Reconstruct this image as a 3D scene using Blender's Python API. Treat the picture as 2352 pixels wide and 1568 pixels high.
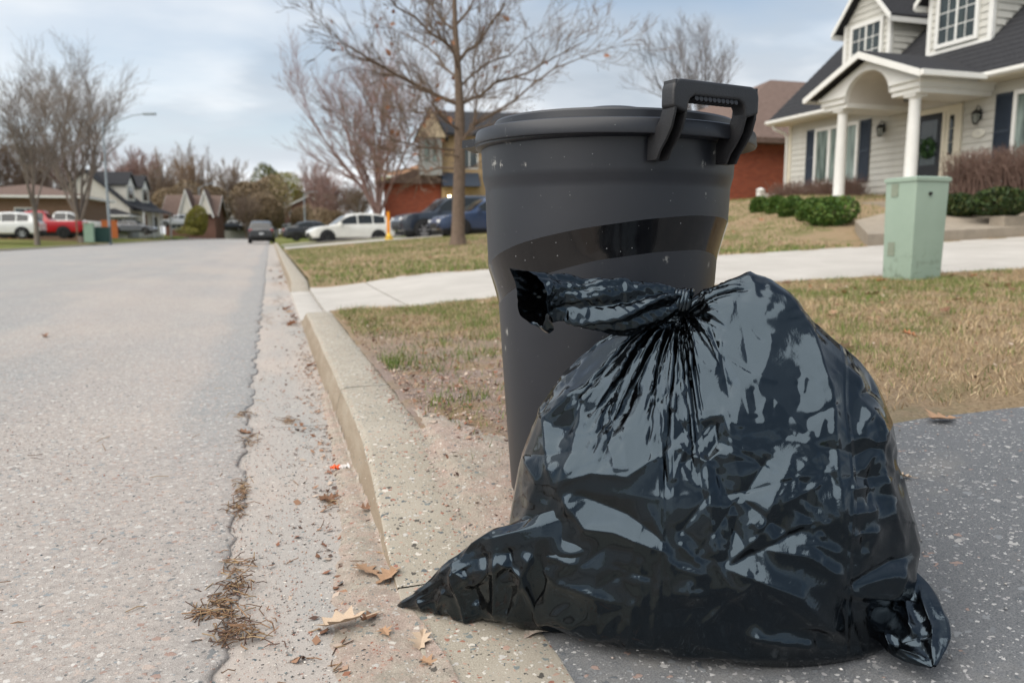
import bpy, math, random
import numpy as np
from mathutils import Vector, Matrix

for _o in list(bpy.data.objects):
    bpy.data.objects.remove(_o)
SC = bpy.context.scene
COL = SC.collection
R = math.radians

# ------------------------------------------------------------------ camera
CAMH = 0.72
FPX, CX, CY = 1800.0, 1176.0, 784.0          # focal length and centre in pixels of a 2352 px wide picture
YAW, PITCH = R(17.0), R(7.78)
FWD = Vector((math.sin(YAW) * math.cos(PITCH), math.cos(YAW) * math.cos(PITCH), -math.sin(PITCH)))
RGT = Vector((math.cos(YAW), -math.sin(YAW), 0))
UPV = RGT.cross(FWD)
CAM = Vector((0, 0, CAMH))
cd = bpy.data.cameras.new('camera')
cam = bpy.data.objects.new('camera', cd)
COL.objects.link(cam)
cam.location = CAM
cam.rotation_euler = (math.pi / 2 - PITCH, 0, -YAW)
cd.sensor_width = 36
cd.lens = 36 * FPX / 2352
cd.clip_start = 0.05
cd.clip_end = 3000
cd.dof.use_dof = True
cd.dof.focus_distance = 1.47
cd.dof.aperture_fstop = 4.3
SC.camera = cam

# ------------------------------------------------------------------ sky and sun
SUN_EL, SUN_AZ = R(52), R(-112)
world = bpy.data.worlds.new('World')
SC.world = world
world.use_nodes = True
wn = world.node_tree
wn.nodes.clear()


def WN(t, **kw):
    n = wn.nodes.new(t)
    for k, v in kw.items():
        setattr(n, k, v)
    return n


def wlink(a, b):
    wn.links.new(a, b)


w_out = WN('ShaderNodeOutputWorld')
w_bg = WN('ShaderNodeBackground')
w_bg.inputs['Strength'].default_value = 0.1
wlink(w_bg.outputs[0], w_out.inputs[0])
w_sky = WN('ShaderNodeTexSky', sky_type='NISHITA', sun_disc=False, sun_elevation=SUN_EL, sun_rotation=SUN_AZ,
           altitude=200, air_density=1.0, dust_density=1.0, ozone_density=1.2)
tc = WN('ShaderNodeTexCoord')
sep = WN('ShaderNodeSeparateXYZ')
wlink(tc.outputs['Generated'], sep.inputs[0])


def wmath(op, a, b=None, clamp=False):
    n = WN('ShaderNodeMath', operation=op, use_clamp=clamp)
    for i, q in enumerate((a, b)):
        if q is None:
            continue
        if isinstance(q, (int, float)):
            n.inputs[i].default_value = q
        else:
            wlink(q, n.inputs[i])
    return n.outputs[0]


zc = wmath('ADD', wmath('MAXIMUM', sep.outputs[2], 0.0), 0.16)
comb = WN('ShaderNodeCombineXYZ')
wlink(wmath('DIVIDE', sep.outputs[0], zc), comb.inputs[0])
wlink(wmath('DIVIDE', sep.outputs[1], zc), comb.inputs[1])


def wnoise(scale, detail, rough, off):
    mp = WN('ShaderNodeMapping')
    mp.inputs['Location'].default_value = off
    mp.inputs['Rotation'].default_value = (0, 0, 0.5)
    mp.inputs['Scale'].default_value = (1.0, 1.25, 1)
    wlink(comb.outputs[0], mp.inputs[0])
    n = WN('ShaderNodeTexNoise')
    n.inputs['Scale'].default_value = scale
    n.inputs['Detail'].default_value = detail
    n.inputs['Roughness'].default_value = rough
    wlink(mp.outputs[0], n.inputs['Vector'])
    return n.outputs['Fac']


def wramp(fac, stops):
    n = WN('ShaderNodeValToRGB')
    e = n.color_ramp.elements
    while len(e) < len(stops):
        e.new(0.5)
    for k, (p, c) in enumerate(stops):
        e[k].position = p
        e[k].color = (*c, 1)
    n.color_ramp.interpolation = 'EASE'
    wlink(fac, n.inputs[0])
    return n.outputs[0]


cov = wramp(wnoise(0.42, 6, 0.5, (3.1, 1.7, 0)), [(0.36, (0.35, 0.35, 0.35)), (0.54, (0.97, 0.97, 0.97))])
cl = wramp(wnoise(0.5, 6, 0.52, (8.3, 4.4, 2)), [(0.42, (3.6, 4.3, 5.1)), (0.50, (4.8, 5.4, 6.1)), (0.61, (8.3, 8.6, 8.9))])
mixs = WN('ShaderNodeMix', data_type='RGBA')
wlink(cov, mixs.inputs[0])
sky_gain = WN('ShaderNodeMix', data_type='RGBA', blend_type='MULTIPLY')
sky_gain.inputs[0].default_value = 1.0
sky_gain.inputs[7].default_value = (1.35, 1.35, 1.28, 1)
wlink(w_sky.outputs[0], sky_gain.inputs[6])
wlink(sky_gain.outputs[2], mixs.inputs[6])
wlink(cl, mixs.inputs[7])
# thin bright haze towards the horizon, all the way round
hz = wmath('POWER', wmath('SUBTRACT', 1.0, wmath('MAXIMUM', sep.outputs[2], 0.0), True), 10.0, True)
mixh = WN('ShaderNodeMix', data_type='RGBA')
wlink(wmath('MULTIPLY', hz, 0.92), mixh.inputs[0])
wlink(mixs.outputs[2], mixh.inputs[6])
mixh.inputs[7].default_value = (11.0, 11.2, 11.4, 1)
zen = WN('ShaderNodeMix', data_type='RGBA', blend_type='MULTIPLY')   # an overcast dome is brighter overhead than low down
zen.inputs[0].default_value = 1.0
wlink(mixh.outputs[2], zen.inputs[6])
zf_ = wmath('ADD', 1.0, wmath('MULTIPLY', wmath('POWER', wmath('MAXIMUM', sep.outputs[2], 0.0), 2.0), 0.35))
zc3 = WN('ShaderNodeCombineColor')
for i_ in range(3):
    wlink(zf_, zc3.inputs[i_])
wlink(zc3.outputs[0], zen.inputs[7])
wlink(zen.outputs[2], w_bg.inputs['Color'])

sl = bpy.data.lights.new('sun', 'SUN')
sl.energy = 3.7
sl.angle = R(80)
sl.color = (1.0, 0.93, 0.84)
sun = bpy.data.objects.new('sun', sl)
COL.objects.link(sun)
sun.location = (-10, 5, 20)
_sd = Vector((math.sin(SUN_AZ) * math.cos(SUN_EL), math.cos(SUN_AZ) * math.cos(SUN_EL), math.sin(SUN_EL)))
sun.rotation_euler = _sd.to_track_quat('Z', 'Y').to_euler()

SC.view_settings.view_transform = 'Standard'
SC.view_settings.look = 'None'
SC.view_settings.gamma = 1.0
SC.view_settings.exposure = 0.16
SC.render.engine = 'CYCLES'

# ------------------------------------------------------------------ pixel helpers (a pixel gives a direction only)


def ray(px, py):
    return FWD + RGT * ((px - CX) / FPX) + UPV * ((CY - py) / FPX)


def at_z(px, py, z):
    d = ray(px, py)
    return CAM + d * ((z - CAMH) / d.z)


def at_x(px, py, X):
    d = ray(px, py)
    return CAM + d * (X / d.x)


def at_y(px, py, Y):
    d = ray(px, py)
    return CAM + d * (Y / d.y)


def at_dep(px, py, dep):
    return CAM + ray(px, py) * dep


def sstep(t):
    t = np.clip(t, 0, 1)
    return t * t * (3 - 2 * t)


# ------------------------------------------------------------------ ground heights
KX0, KX1 = 0.215, 0.445      # kerb foot and kerb back
EDGE_Y = 1.93
RDL = -10.9                  # left edge of the road


def kerb_h(Y):
    Y = np.asarray(Y, float)
    a = sstep((Y - 1.42) / 1.05) * (1 - sstep((Y - 6.25) / 0.40)) + sstep((Y - 10.0) / 0.8) + (1 - sstep((Y + 3.2) / 0.9))
    lo_ = np.where(Y > 4, 0.014, 0.012)
    return lo_ + (0.12 - lo_) * np.clip(a, 0, 1)


def terrain(x, y):
    x = np.asarray(x, float)
    y = np.asarray(y, float)
    s = 0.029 + 0.0046 * np.clip(y - 6.5, 0, 11)
    xx = np.clip(x, None, 14) + 0.25 * np.clip(x - 14, 0, 60)
    zf = 0.12 + (xx - 0.4) * s
    zf = zf + 0.55 * sstep((x - 8.0) / 5.0) * sstep((y - 10.2) / 4.0)
    hk = kerb_h(y)
    zr = hk + (zf - hk) * sstep((x - KX1) / 1.5)
    zl = 0.06 + 0.5 * sstep((RDL - x) / 22.0) + 0.4 * sstep((y - 70) / 50.0)
    return np.where(x > KX1 - 0.05, zr, np.where(x < RDL, zl, 0.0))


def G(x, y):
    return float(terrain(x, y))


# ------------------------------------------------------------------ mesh builder
class MB:
    def __init__(s):
        s.v = []
        s.f = []

    def add(s, vs, fs):
        b = len(s.v)
        s.v.extend([tuple(map(float, q)) for q in vs])
        s.f.extend([tuple(b + i for i in q) for q in fs])
        return s

    def box(s, lo, hi):
        x0, y0, z0 = lo
        x1, y1, z1 = hi
        return s.add([(x0, y0, z0), (x1, y0, z0), (x1, y1, z0), (x0, y1, z0), (x0, y0, z1), (x1, y0, z1), (x1, y1, z1), (x0, y1, z1)],
                     [(0, 3, 2, 1), (4, 5, 6, 7), (0, 1, 5, 4), (1, 2, 6, 5), (2, 3, 7, 6), (3, 0, 4, 7)])

    def obox(s, c, e1, e2, e3):
        """box from a centre and three half-extent vectors"""
        c, e1, e2, e3 = map(Vector, (c, e1, e2, e3))
        vs = [c + a * e1 + b * e2 + d * e3 for d in (-1, 1) for a, b in ((-1, -1), (1, -1), (1, 1), (-1, 1))]
        return s.add(vs, [(0, 3, 2, 1), (4, 5, 6, 7), (0, 1, 5, 4), (1, 2, 6, 5), (2, 3, 7, 6), (3, 0, 4, 7)])

    def bar(s, p, q, w, h=None, up=(0, 0, 1)):
        p, q = Vector(p), Vector(q)
        d = (q - p)
        L = d.length
        d.normalize()
        u = Vector(up)
        a = d.cross(u)
        if a.length < 1e-4:
            a = d.cross(Vector((1, 0, 0)))
        a.normalize()
        b = a.cross(d)
        return s.obox((p + q) / 2, d * L / 2, a * w / 2, b * (h or w) / 2)

    def tube(s, pts, rad, n=8, cap=True):
        pts = [Vector(p) for p in pts]
        if isinstance(rad, (int, float)):
            rad = [rad] * len(pts)
        vs, fs = [], []
        d0 = (pts[1] - pts[0]).normalized()
        a = d0.cross(Vector((0.31, 0.95, 0.02)))
        if a.length < 0.1:
            a = d0.cross(Vector((1, 0, 0)))
        a.normalize()
        for i, p in enumerate(pts):
            d = (pts[min(i + 1, len(pts) - 1)] - pts[max(i - 1, 0)])
            d.normalize()
            a = (a - d * a.dot(d)).normalized()
            b = d.cross(a)
            for k in range(n):
                t = 2 * math.pi * k / n
                vs.append(p + (a * math.cos(t) + b * math.sin(t)) * rad[i])
        for i in range(len(pts) - 1):
            for k in range(n):
                k2 = (k + 1) % n
                fs.append((i * n + k, i * n + k2, (i + 1) * n + k2, (i + 1) * n + k))
        if cap:
            fs.append(tuple(range(n - 1, -1, -1)))
            fs.append(tuple((len(pts) - 1) * n + k for k in range(n)))
        return s.add(vs, fs)

    def lathe(s, prof, n=32, c=(0, 0, 0), sx=1.0, sy=1.0):
        vs, fs = [], []
        for r, z in prof:
            for k in range(n):
                t = 2 * math.pi * k / n
                vs.append((c[0] + r * sx * math.cos(t), c[1] + r * sy * math.sin(t), c[2] + z))
        for i in range(len(prof) - 1):
            for k in range(n):
                k2 = (k + 1) % n
                fs.append((i * n + k, i * n + k2, (i + 1) * n + k2, (i + 1) * n + k))
        if prof[0][0] > 1e-6:
            fs.append(tuple(range(n - 1, -1, -1)))
        if prof[-1][0] > 1e-6:
            fs.append(tuple((len(prof) - 1) * n + k for k in range(n)))
        return s.add(vs, fs)

    def prism(s, poly, off):
        """polygon of 3d points pushed along a vector"""
        poly = [Vector(p) for p in poly]
        off = Vector(off)
        n = len(poly)
        fs = [tuple(range(n - 1, -1, -1)), tuple(range(n, 2 * n))]
        for i in range(n):
            j = (i + 1) % n
            fs.append((i, j, n + j, n + i))
        return s.add(poly + [p + off for p in poly], fs)

    def grid(s, P):
        P = np.asarray(P)
        m, n = P.shape[:2]
        fs = [(i * n + j, i * n + j + 1, (i + 1) * n + j + 1, (i + 1) * n + j) for i in range(m - 1) for j in range(n - 1)]
        return s.add(P.reshape(-1, 3), fs)

    def obj(s, name, mat, parent=None, smooth=None, bevel=0, world=False, segs=2):
        return mesh_obj(name, s.v, s.f, mat, parent, smooth, bevel, world, segs)


def mesh_obj(name, v, f, mat, parent=None, smooth=None, bevel=0, world=False, segs=2):
    if world and parent is not None:
        o_ = parent.location if parent.parent is None else parent.location + parent.parent.location
        v = [(a - o_[0], b - o_[1], c - o_[2]) for a, b, c in v]
    me = bpy.data.meshes.new(name)
    me.from_pydata(v, [], f)
    me.validate()
    if mat is not None:
        me.materials.append(MAT[mat] if isinstance(mat, str) else mat)
    if bevel > 0:
        import bmesh
        bm = bmesh.new()
        bm.from_mesh(me)
        bmesh.ops.remove_doubles(bm, verts=bm.verts, dist=1e-6)
        ed = [e for e in bm.edges if len(e.link_faces) == 2 and e.calc_face_angle(0) > 0.6]
        bmesh.ops.bevel(bm, geom=ed, offset=bevel, segments=segs, profile=0.6, affect='EDGES', clamp_overlap=True)
        bm.to_mesh(me)
        bm.free()
    if smooth is not None:
        me.polygons.foreach_set('use_smooth', [True] * len(me.polygons))
        if smooth < 180:
            me.set_sharp_from_angle(angle=R(smooth))
    o = bpy.data.objects.new(name, me)
    COL.objects.link(o)
    if parent is not None:
        o.parent = parent
    return o


def fast_mesh(name, V, Fc, mat, nside=3, cols=None, smooth=False):
    """numpy arrays straight into a mesh, optional colour per face corner"""
    me = bpy.data.meshes.new(name)
    V = np.ascontiguousarray(V, dtype=np.float32)
    Fc = np.ascontiguousarray(Fc, dtype=np.int32)
    me.vertices.add(len(V))
    me.vertices.foreach_set('co', V.ravel())
    me.loops.add(Fc.size)
    me.loops.foreach_set('vertex_index', Fc.ravel())
    me.polygons.add(len(Fc))
    me.polygons.foreach_set('loop_start', np.arange(0, Fc.size, nside, dtype=np.int32))
    if smooth:
        me.polygons.foreach_set('use_smooth', np.ones(len(Fc), dtype=bool))
    me.update(calc_edges=True)
    if cols is not None:
        ca = me.color_attributes.new('tint', 'FLOAT_COLOR', 'POINT')
        c4 = np.ones((len(V), 4), np.float32)
        c4[:, :3] = cols
        ca.data.foreach_set('color', c4.ravel())
    me.materials.append(MAT[mat] if isinstance(mat, str) else mat)
    o = bpy.data.objects.new(name, me)
    COL.objects.link(o)
    return o


def tag(o, label, cat, group=None):
    o['label'] = label
    o['category'] = cat
    if group:
        o['group'] = group
    return o


def struct(o):
    o['kind'] = 'structure'
    return o


def stuff(o, label=None, cat=None):
    o['kind'] = 'stuff'
    if label:
        o['label'] = label
    if cat:
        o['category'] = cat
    return o


def thing(name, label, cat, loc=(0, 0, 0), rz=0.0, group=None):
    o = bpy.data.objects.new(name, None)
    o.empty_display_size = 0.1
    COL.objects.link(o)
    o.location = loc
    o.rotation_euler = (0, 0, rz)
    return tag(o, label, cat, group)


def copy_tree(o, parent=None):
    c = o.copy()
    COL.objects.link(c)
    c.parent = parent
    for ch in o.children:
        copy_tree(ch, c)
    return c


# ------------------------------------------------------------------ materials
MAT = {}


class NT:
    def __init__(s, name):
        s.m = bpy.data.materials.new(name)
        s.m.use_nodes = True
        s.t = s.m.node_tree
        s.t.nodes.clear()
        s.out = s.t.nodes.new('ShaderNodeOutputMaterial')
        s.p = s.t.nodes.new('ShaderNodeBsdfPrincipled')
        s.l(s.p.outputs[0], s.out.inputs[0])
        s.tc = s.t.nodes.new('ShaderNodeTexCoord')
        s.co = s.tc.outputs['Object']
        MAT[name] = s.m

    def l(s, a, b):
        s.t.links.new(a, b)

    def n(s, t, **kw):
        q = s.t.nodes.new(t)
        for k, v in kw.items():
            setattr(q, k, v)
        return q

    def put(s, val, sock):
        if isinstance(val, (int, float)):
            sock.default_value = val
        elif isinstance(val, (tuple, list)):
            sock.default_value = (*val, 1) if len(val) == 3 and len(sock.default_value) == 4 else val
        else:
            s.l(val, sock)

    def scaled(s, sc):
        if isinstance(sc, (int, float)):
            return s.co
        q = s.n('ShaderNodeMapping')
        q.inputs['Scale'].default_value = sc
        s.l(s.co, q.inputs[0])
        return q.outputs[0]

    def noise(s, scale, detail=4, rough=0.55, stretch=None, dist=0.0, vec=None):
        q = s.n('ShaderNodeTexNoise')
        q.inputs['Scale'].default_value = scale
        q.inputs['Detail'].default_value = detail
        q.inputs['Roughness'].default_value = rough
        q.inputs['Distortion'].default_value = dist
        s.l(vec if vec is not None else (s.scaled(stretch) if stretch else s.co), q.inputs['Vector'])
        return q.outputs['Fac']

    def voro(s, scale, feature='F1', rnd=1.0, stretch=None):
        q = s.n('ShaderNodeTexVoronoi', feature=feature)
        q.inputs['Scale'].default_value = scale
        q.inputs['Randomness'].default_value = rnd
        s.l(s.scaled(stretch) if stretch else s.co, q.inputs['Vector'])
        return q

    def ramp(s, fac, stops, interp='LINEAR'):
        q = s.n('ShaderNodeValToRGB')
        e = q.color_ramp.elements
        while len(e) < len(stops):
            e.new(0.5)
        for k, (p, c) in enumerate(stops):
            e[k].position = p
            e[k].color = (*c, 1) if not isinstance(c, (int, float)) else (c, c, c, 1)
        q.color_ramp.interpolation = interp
        s.l(fac, q.inputs[0])
        return q.outputs[0]

    def mix(s, fac, a, b, mode='MIX'):
        q = s.n('ShaderNodeMix', data_type='RGBA', blend_type=mode)
        s.put(fac, q.inputs[0])
        s.put(a, q.inputs[6])
        s.put(b, q.inputs[7])
        return q.outputs[2]

    def math(s, op, a, b=0.0, clamp=False):
        q = s.n('ShaderNodeMath', operation=op, use_clamp=clamp)
        s.put(a, q.inputs[0])
        s.put(b, q.inputs[1])
        return q.outputs[0]

    def rng(s, v, a, b, c=0.0, d=1.0):
        q = s.n('ShaderNodeMapRange')
        q.inputs[1].default_value = a
        q.inputs[2].default_value = b
        q.inputs[3].default_value = c
        q.inputs[4].default_value = d
        s.l(v, q.inputs[0])
        return q.outputs[0]

    def sepc(s, col):
        q = s.n('ShaderNodeSeparateColor')
        s.l(col, q.inputs[0])
        return q.outputs

    def bump(s, h, strength=0.3, dist=0.01, prev=None):
        q = s.n('ShaderNodeBump')
        q.inputs['Strength'].default_value = strength
        q.inputs['Distance'].default_value = dist
        s.l(h, q.inputs['Height'])
        if prev is not None:
            s.l(prev, q.inputs['Normal'])
        s.l(q.outputs[0], s.p.inputs['Normal'])
        return q.outputs[0]

    def fin(s, col=None, rough=None, spec=None, metal=None, **kw):
        if col is not None:
            s.put(col, s.p.inputs['Base Color'])
        if rough is not None:
            s.put(rough, s.p.inputs['Roughness'])
        if spec is not None:
            s.put(spec, s.p.inputs['Specular IOR Level'])
        if metal is not None:
            s.put(metal, s.p.inputs['Metallic'])
        for k, v in kw.items():
            s.put(v, s.p.inputs[k])
        return s.m


def plain(name, col, rough=0.6, var=0.15, scale=6.0, bump=0.0, bscale=60.0, spec=0.4, metal=0.0, **kw):
    t = NT(name)
    f = t.noise(scale, 5, 0.6)
    c = t.ramp(f, [(0.25, tuple(x * (1 - var) for x in col)), (0.75, tuple(min(1, x * (1 + var)) for x in col))])
    t.fin(c, rough, spec, metal, **kw)
    if bump:
        t.bump(t.noise(bscale, 3, 0.6), bump, 0.01)
    return t.m


def stones(t, scale, dens, cols, size=0.42, stretch=None):
    """scattered bits of aggregate: mask, colour, height"""
    nz = t.n('ShaderNodeTexNoise')
    nz.inputs['Scale'].default_value = scale * 1.3
    nz.inputs['Detail'].default_value = 2
    t.l(t.co, nz.inputs['Vector'])
    ad = t.n('ShaderNodeVectorMath', operation='MULTIPLY_ADD')
    t.l(nz.outputs['Color'], ad.inputs[0])
    ad.inputs[1].default_value = (1.3 / scale, 1.3 / scale, 1.3 / scale)
    t.l(t.co, ad.inputs[2])
    v = t.n('ShaderNodeTexVoronoi', feature='F1')
    v.inputs['Scale'].default_value = scale
    t.l(ad.outputs[0], v.inputs['Vector'])
    c = t.sepc(v.outputs['Color'])
    lim = t.math('MULTIPLY', c[0], size)
    m = t.math('SUBTRACT', lim, v.outputs['Distance'])
    m = t.rng(m, 0.0, 0.05)
    keep = t.math('LESS_THAN', c[1], dens)
    m = t.math('MULTIPLY', m, keep, True)
    k = len(cols)
    col = t.ramp(c[2], [((i + 0.0) / k, q) for i, q in enumerate(cols)], 'CONSTANT')
    return m, col


STONE = [(0.10, 0.12, 0.13), (0.30, 0.13, 0.09), (0.42, 0.28, 0.22), (0.50, 0.48, 0.45), (0.17, 0.20, 0.20), (0.62, 0.58, 0.52), (0.06, 0.055, 0.05)]

# road: worn asphalt, sand drifted over it
t = NT('road_asphalt')
sand = t.noise(0.9, 6, 0.6, stretch=(1.0, 0.35, 1.0))
near = t.n('ShaderNodeSeparateXYZ')
t.l(t.co, near.inputs[0])
edge = t.rng(near.outputs[0], -3.6, -0.3)
strip = t.math('MULTIPLY', t.math('MULTIPLY', t.rng(near.outputs[0], -0.42, -0.24), t.rng(near.outputs[1], 2.4, 3.6)), 0.30)
sm = t.rng(t.math('SUBTRACT', t.math('ADD', sand, t.math('MULTIPLY', edge, 0.24)), strip), 0.50, 0.68)
fine = t.noise(420, 3, 0.7)
base = t.mix(sm, t.ramp(fine, [(0.3, (0.21, 0.21, 0.21)), (0.7, (0.42, 0.405, 0.38))]), t.ramp(fine, [(0.3, (0.28, 0.245, 0.22)), (0.7, (0.50, 0.455, 0.415))]))
base = t.mix(t.math('MULTIPLY', t.rng(t.noise(0.35, 3), 0.4, 0.7), 0.45), base, (0.27, 0.275, 0.285))
RST = [(0.20, 0.205, 0.205), (0.34, 0.24, 0.20), (0.46, 0.38, 0.33), (0.52, 0.50, 0.47), (0.26, 0.28, 0.285), (0.60, 0.57, 0.53), (0.15, 0.15, 0.145)]
m1, c1 = stones(t, 62, 0.5, RST, 0.55)
m2, c2 = stones(t, 130, 0.72, RST, 0.55)
base = t.mix(1.0, base, t.ramp(t.noise(55, 5, 0.7), [(0.25, 0.68), (0.75, 1.25)]), 'MULTIPLY')
c = t.mix(m2, base, c2)
c = t.mix(m1, c, c1)
t.fin(c, 0.85, 0.25)
b = t.bump(t.noise(220, 4, 0.75), 0.6, 0.005)
t.bump(t.math('ADD', m1, t.math('MULTIPLY', m2, 0.6)), 0.5, 0.003, b)

# concrete of kerb and gutter, with exposed aggregate
t = NT('kerb_concrete')
fine = t.noise(380, 4, 0.7)
base = t.ramp(fine, [(0.28, (0.23, 0.20, 0.16)), (0.72, (0.46, 0.42, 0.345))])
base = t.mix(t.rng(t.noise(3.0, 6, 0.65), 0.45, 0.72), base, (0.40, 0.36, 0.30))
m1, c1 = stones(t, 75, 0.36, STONE, 0.58)
m2, c2 = stones(t, 150, 0.62, STONE, 0.55)
c = t.mix(m2, base, c2)
c = t.mix(t.math('MULTIPLY', m1, 0.9), c, c1)
pt = t.n('ShaderNodeNewGeometry')
t.fin(c, 0.88, 0.2)
b = t.bump(t.noise(260, 4, 0.7), 0.45, 0.004)
t.bump(t.math('ADD', m1, t.math('MULTIPLY', m2, 0.6)), 0.5, 0.004, b)

t = NT('apron_grit')
fine = t.noise(300, 4, 0.75)
conc = t.ramp(fine, [(0.28, (0.25, 0.215, 0.175)), (0.72, (0.47, 0.425, 0.355))])
grit_ = t.ramp(fine, [(0.28, (0.27, 0.20, 0.165)), (0.72, (0.52, 0.42, 0.36))])
base = t.mix(t.rng(t.noise(9, 6, 0.7), 0.40, 0.60), conc, grit_)
base = t.mix(1.0, base, t.ramp(t.noise(40, 5, 0.7), [(0.25, 0.72), (0.75, 1.2)]), 'MULTIPLY')
m1, c1 = stones(t, 80, 0.42, STONE, 0.55)
m2, c2 = stones(t, 170, 0.6, STONE, 0.5)
t.fin(t.mix(t.math('MULTIPLY', m1, 0.85), t.mix(m2, base, c2), c1), 0.9, 0.15)
b = t.bump(t.noise(180, 4, 0.75), 0.7, 0.006)
t.bump(t.math('ADD', m1, t.math('MULTIPLY', m2, 0.6)), 0.5, 0.004, b)

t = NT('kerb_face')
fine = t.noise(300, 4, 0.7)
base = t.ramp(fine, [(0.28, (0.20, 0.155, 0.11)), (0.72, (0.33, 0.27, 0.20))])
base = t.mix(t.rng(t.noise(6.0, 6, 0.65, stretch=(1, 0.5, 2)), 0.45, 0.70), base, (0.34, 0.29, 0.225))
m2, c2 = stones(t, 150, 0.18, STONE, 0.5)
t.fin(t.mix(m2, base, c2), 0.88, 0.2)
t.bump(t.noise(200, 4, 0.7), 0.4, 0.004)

t = NT('gutter_concrete')
fine = t.noise(420, 4, 0.7)
base = t.ramp(fine, [(0.28, (0.29, 0.25, 0.22)), (0.72, (0.55, 0.49, 0.44))])
base = t.mix(t.rng(t.noise(1.6, 6, 0.6, stretch=(1, 0.3, 1)), 0.42, 0.66), base, t.ramp(fine, [(0.3, (0.22, 0.22, 0.215)), (0.7, (0.42, 0.42, 0.40))]))
m1, c1 = stones(t, 85, 0.25, STONE, 0.5)
m2, c2 = stones(t, 190, 0.40, STONE, 0.5)
c = t.mix(m2, base, c2)
c = t.mix(m1, c, c1)
t.fin(c, 0.88, 0.2)
b = t.bump(t.noise(300, 4, 0.7), 0.4, 0.004)
t.bump(t.math('ADD', m1, t.math('MULTIPLY', m2, 0.6)), 0.5, 0.003, b)

# dark asphalt of the near driveway
t = NT('driveway_asphalt')
fine = t.noise(330, 4, 0.75)
base = t.ramp(fine, [(0.3, (0.055, 0.06, 0.066)), (0.7, (0.22, 0.226, 0.234))])
dust = t.rng(t.noise(2.2, 6, 0.65), 0.50, 0.74)
base = t.mix(t.math('MULTIPLY', dust, 0.6), base, (0.30, 0.28, 0.25))
m1, c1 = stones(t, 56, 0.7, [(0.26, 0.26, 0.26), (0.36, 0.35, 0.34), (0.17, 0.18, 0.19), (0.30, 0.22, 0.19), (0.42, 0.41, 0.40), (0.11, 0.12, 0.13), (0.22, 0.23, 0.24), (0.16, 0.165, 0.17)], 0.5)
m2, c2 = stones(t, 120, 0.85, [(0.22, 0.225, 0.23), (0.36, 0.35, 0.35), (0.15, 0.155, 0.165), (0.48, 0.47, 0.46)], 0.5)
c = t.mix(m2, base, c2)
c = t.mix(m1, c, c1)
t.fin(c, 0.8, 0.3)
b = t.bump(t.noise(260, 4, 0.75), 0.6, 0.005)
t.bump(t.math('ADD', m1, t.math('MULTIPLY', m2, 0.7)), 0.6, 0.004, b)

# pale concrete of the neighbour's driveway and walks
t = NT('pale_concrete')
c = t.ramp(t.noise(1.3, 7, 0.65), [(0.3, (0.40, 0.375, 0.34)), (0.7, (0.52, 0.49, 0.45))])
c = t.mix(t.math('MULTIPLY', t.rng(t.noise(70, 3, 0.7), 0.4, 0.7), 0.35), c, (0.34, 0.32, 0.29))
t.fin(c, 0.9, 0.2)
t.bump(t.noise(90, 3), 0.2, 0.004)

# lawn soil under the blades
t = NT('lawn_soil')
p1 = t.noise(0.9, 5, 0.6)
p2 = t.noise(3.2, 5, 0.65)
fn = t.noise(70, 5, 0.75)
straw = t.ramp(fn, [(0.25, (0.15, 0.105, 0.065)), (0.5, (0.32, 0.235, 0.145)), (0.75, (0.47, 0.36, 0.235))])
green = t.ramp(fn, [(0.25, (0.06, 0.075, 0.022)), (0.5, (0.135, 0.150, 0.05)), (0.75, (0.24, 0.235, 0.10))])
c = t.mix(t.rng(t.math('ADD', t.math('MULTIPLY', p1, 0.6), t.math('MULTIPLY', p2, 0.5)), 0.54, 0.70), straw, green)
nx = t.n('ShaderNodeSeparateXYZ')
t.l(t.co, nx.inputs[0])
sandy = t.math('MULTIPLY', t.rng(nx.outputs[0], 2.3, 0.9), t.rng(nx.outputs[1], 5.5, 3.2))
sandm = t.math('MULTIPLY', sandy, t.rng(p2, 0.36, 0.52))
grit = t.ramp(t.noise(260, 4, 0.75), [(0.3, (0.22, 0.165, 0.14)), (0.7, (0.48, 0.385, 0.335))])
c = t.mix(sandm, c, grit)
m1, c1 = stones(t, 110, 0.4, STONE, 0.5)
c = t.mix(t.math('MULTIPLY', m1, sandm), c, c1)
t.fin(c, 0.95, 0.1)
t.bump(t.noise(110, 5, 0.8), 0.8, 0.02)

t = NT('far_grass')
p1 = t.noise(0.22, 6, 0.62)
fn = t.noise(9, 6, 0.75)
straw = t.ramp(fn, [(0.3, (0.15, 0.11, 0.055)), (0.7, (0.34, 0.26, 0.14))])
green = t.ramp(fn, [(0.3, (0.07, 0.10, 0.02)), (0.7, (0.19, 0.22, 0.06))])
c = t.mix(t.rng(p1, 0.36, 0.54), straw, green)
t.fin(c, 0.95, 0.1)
t.bump(t.noise(30, 5, 0.8), 0.8, 0.05)

# things with a colour per point
t = NT('tinted')
at = t.n('ShaderNodeAttribute', attribute_name='tint')
t.fin(at.outputs['Color'], 0.75, 0.25)
t = NT('tinted_stone')
at = t.n('ShaderNodeAttribute', attribute_name='tint')
t.fin(at.outputs['Color'], 0.85, 0.25)

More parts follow.
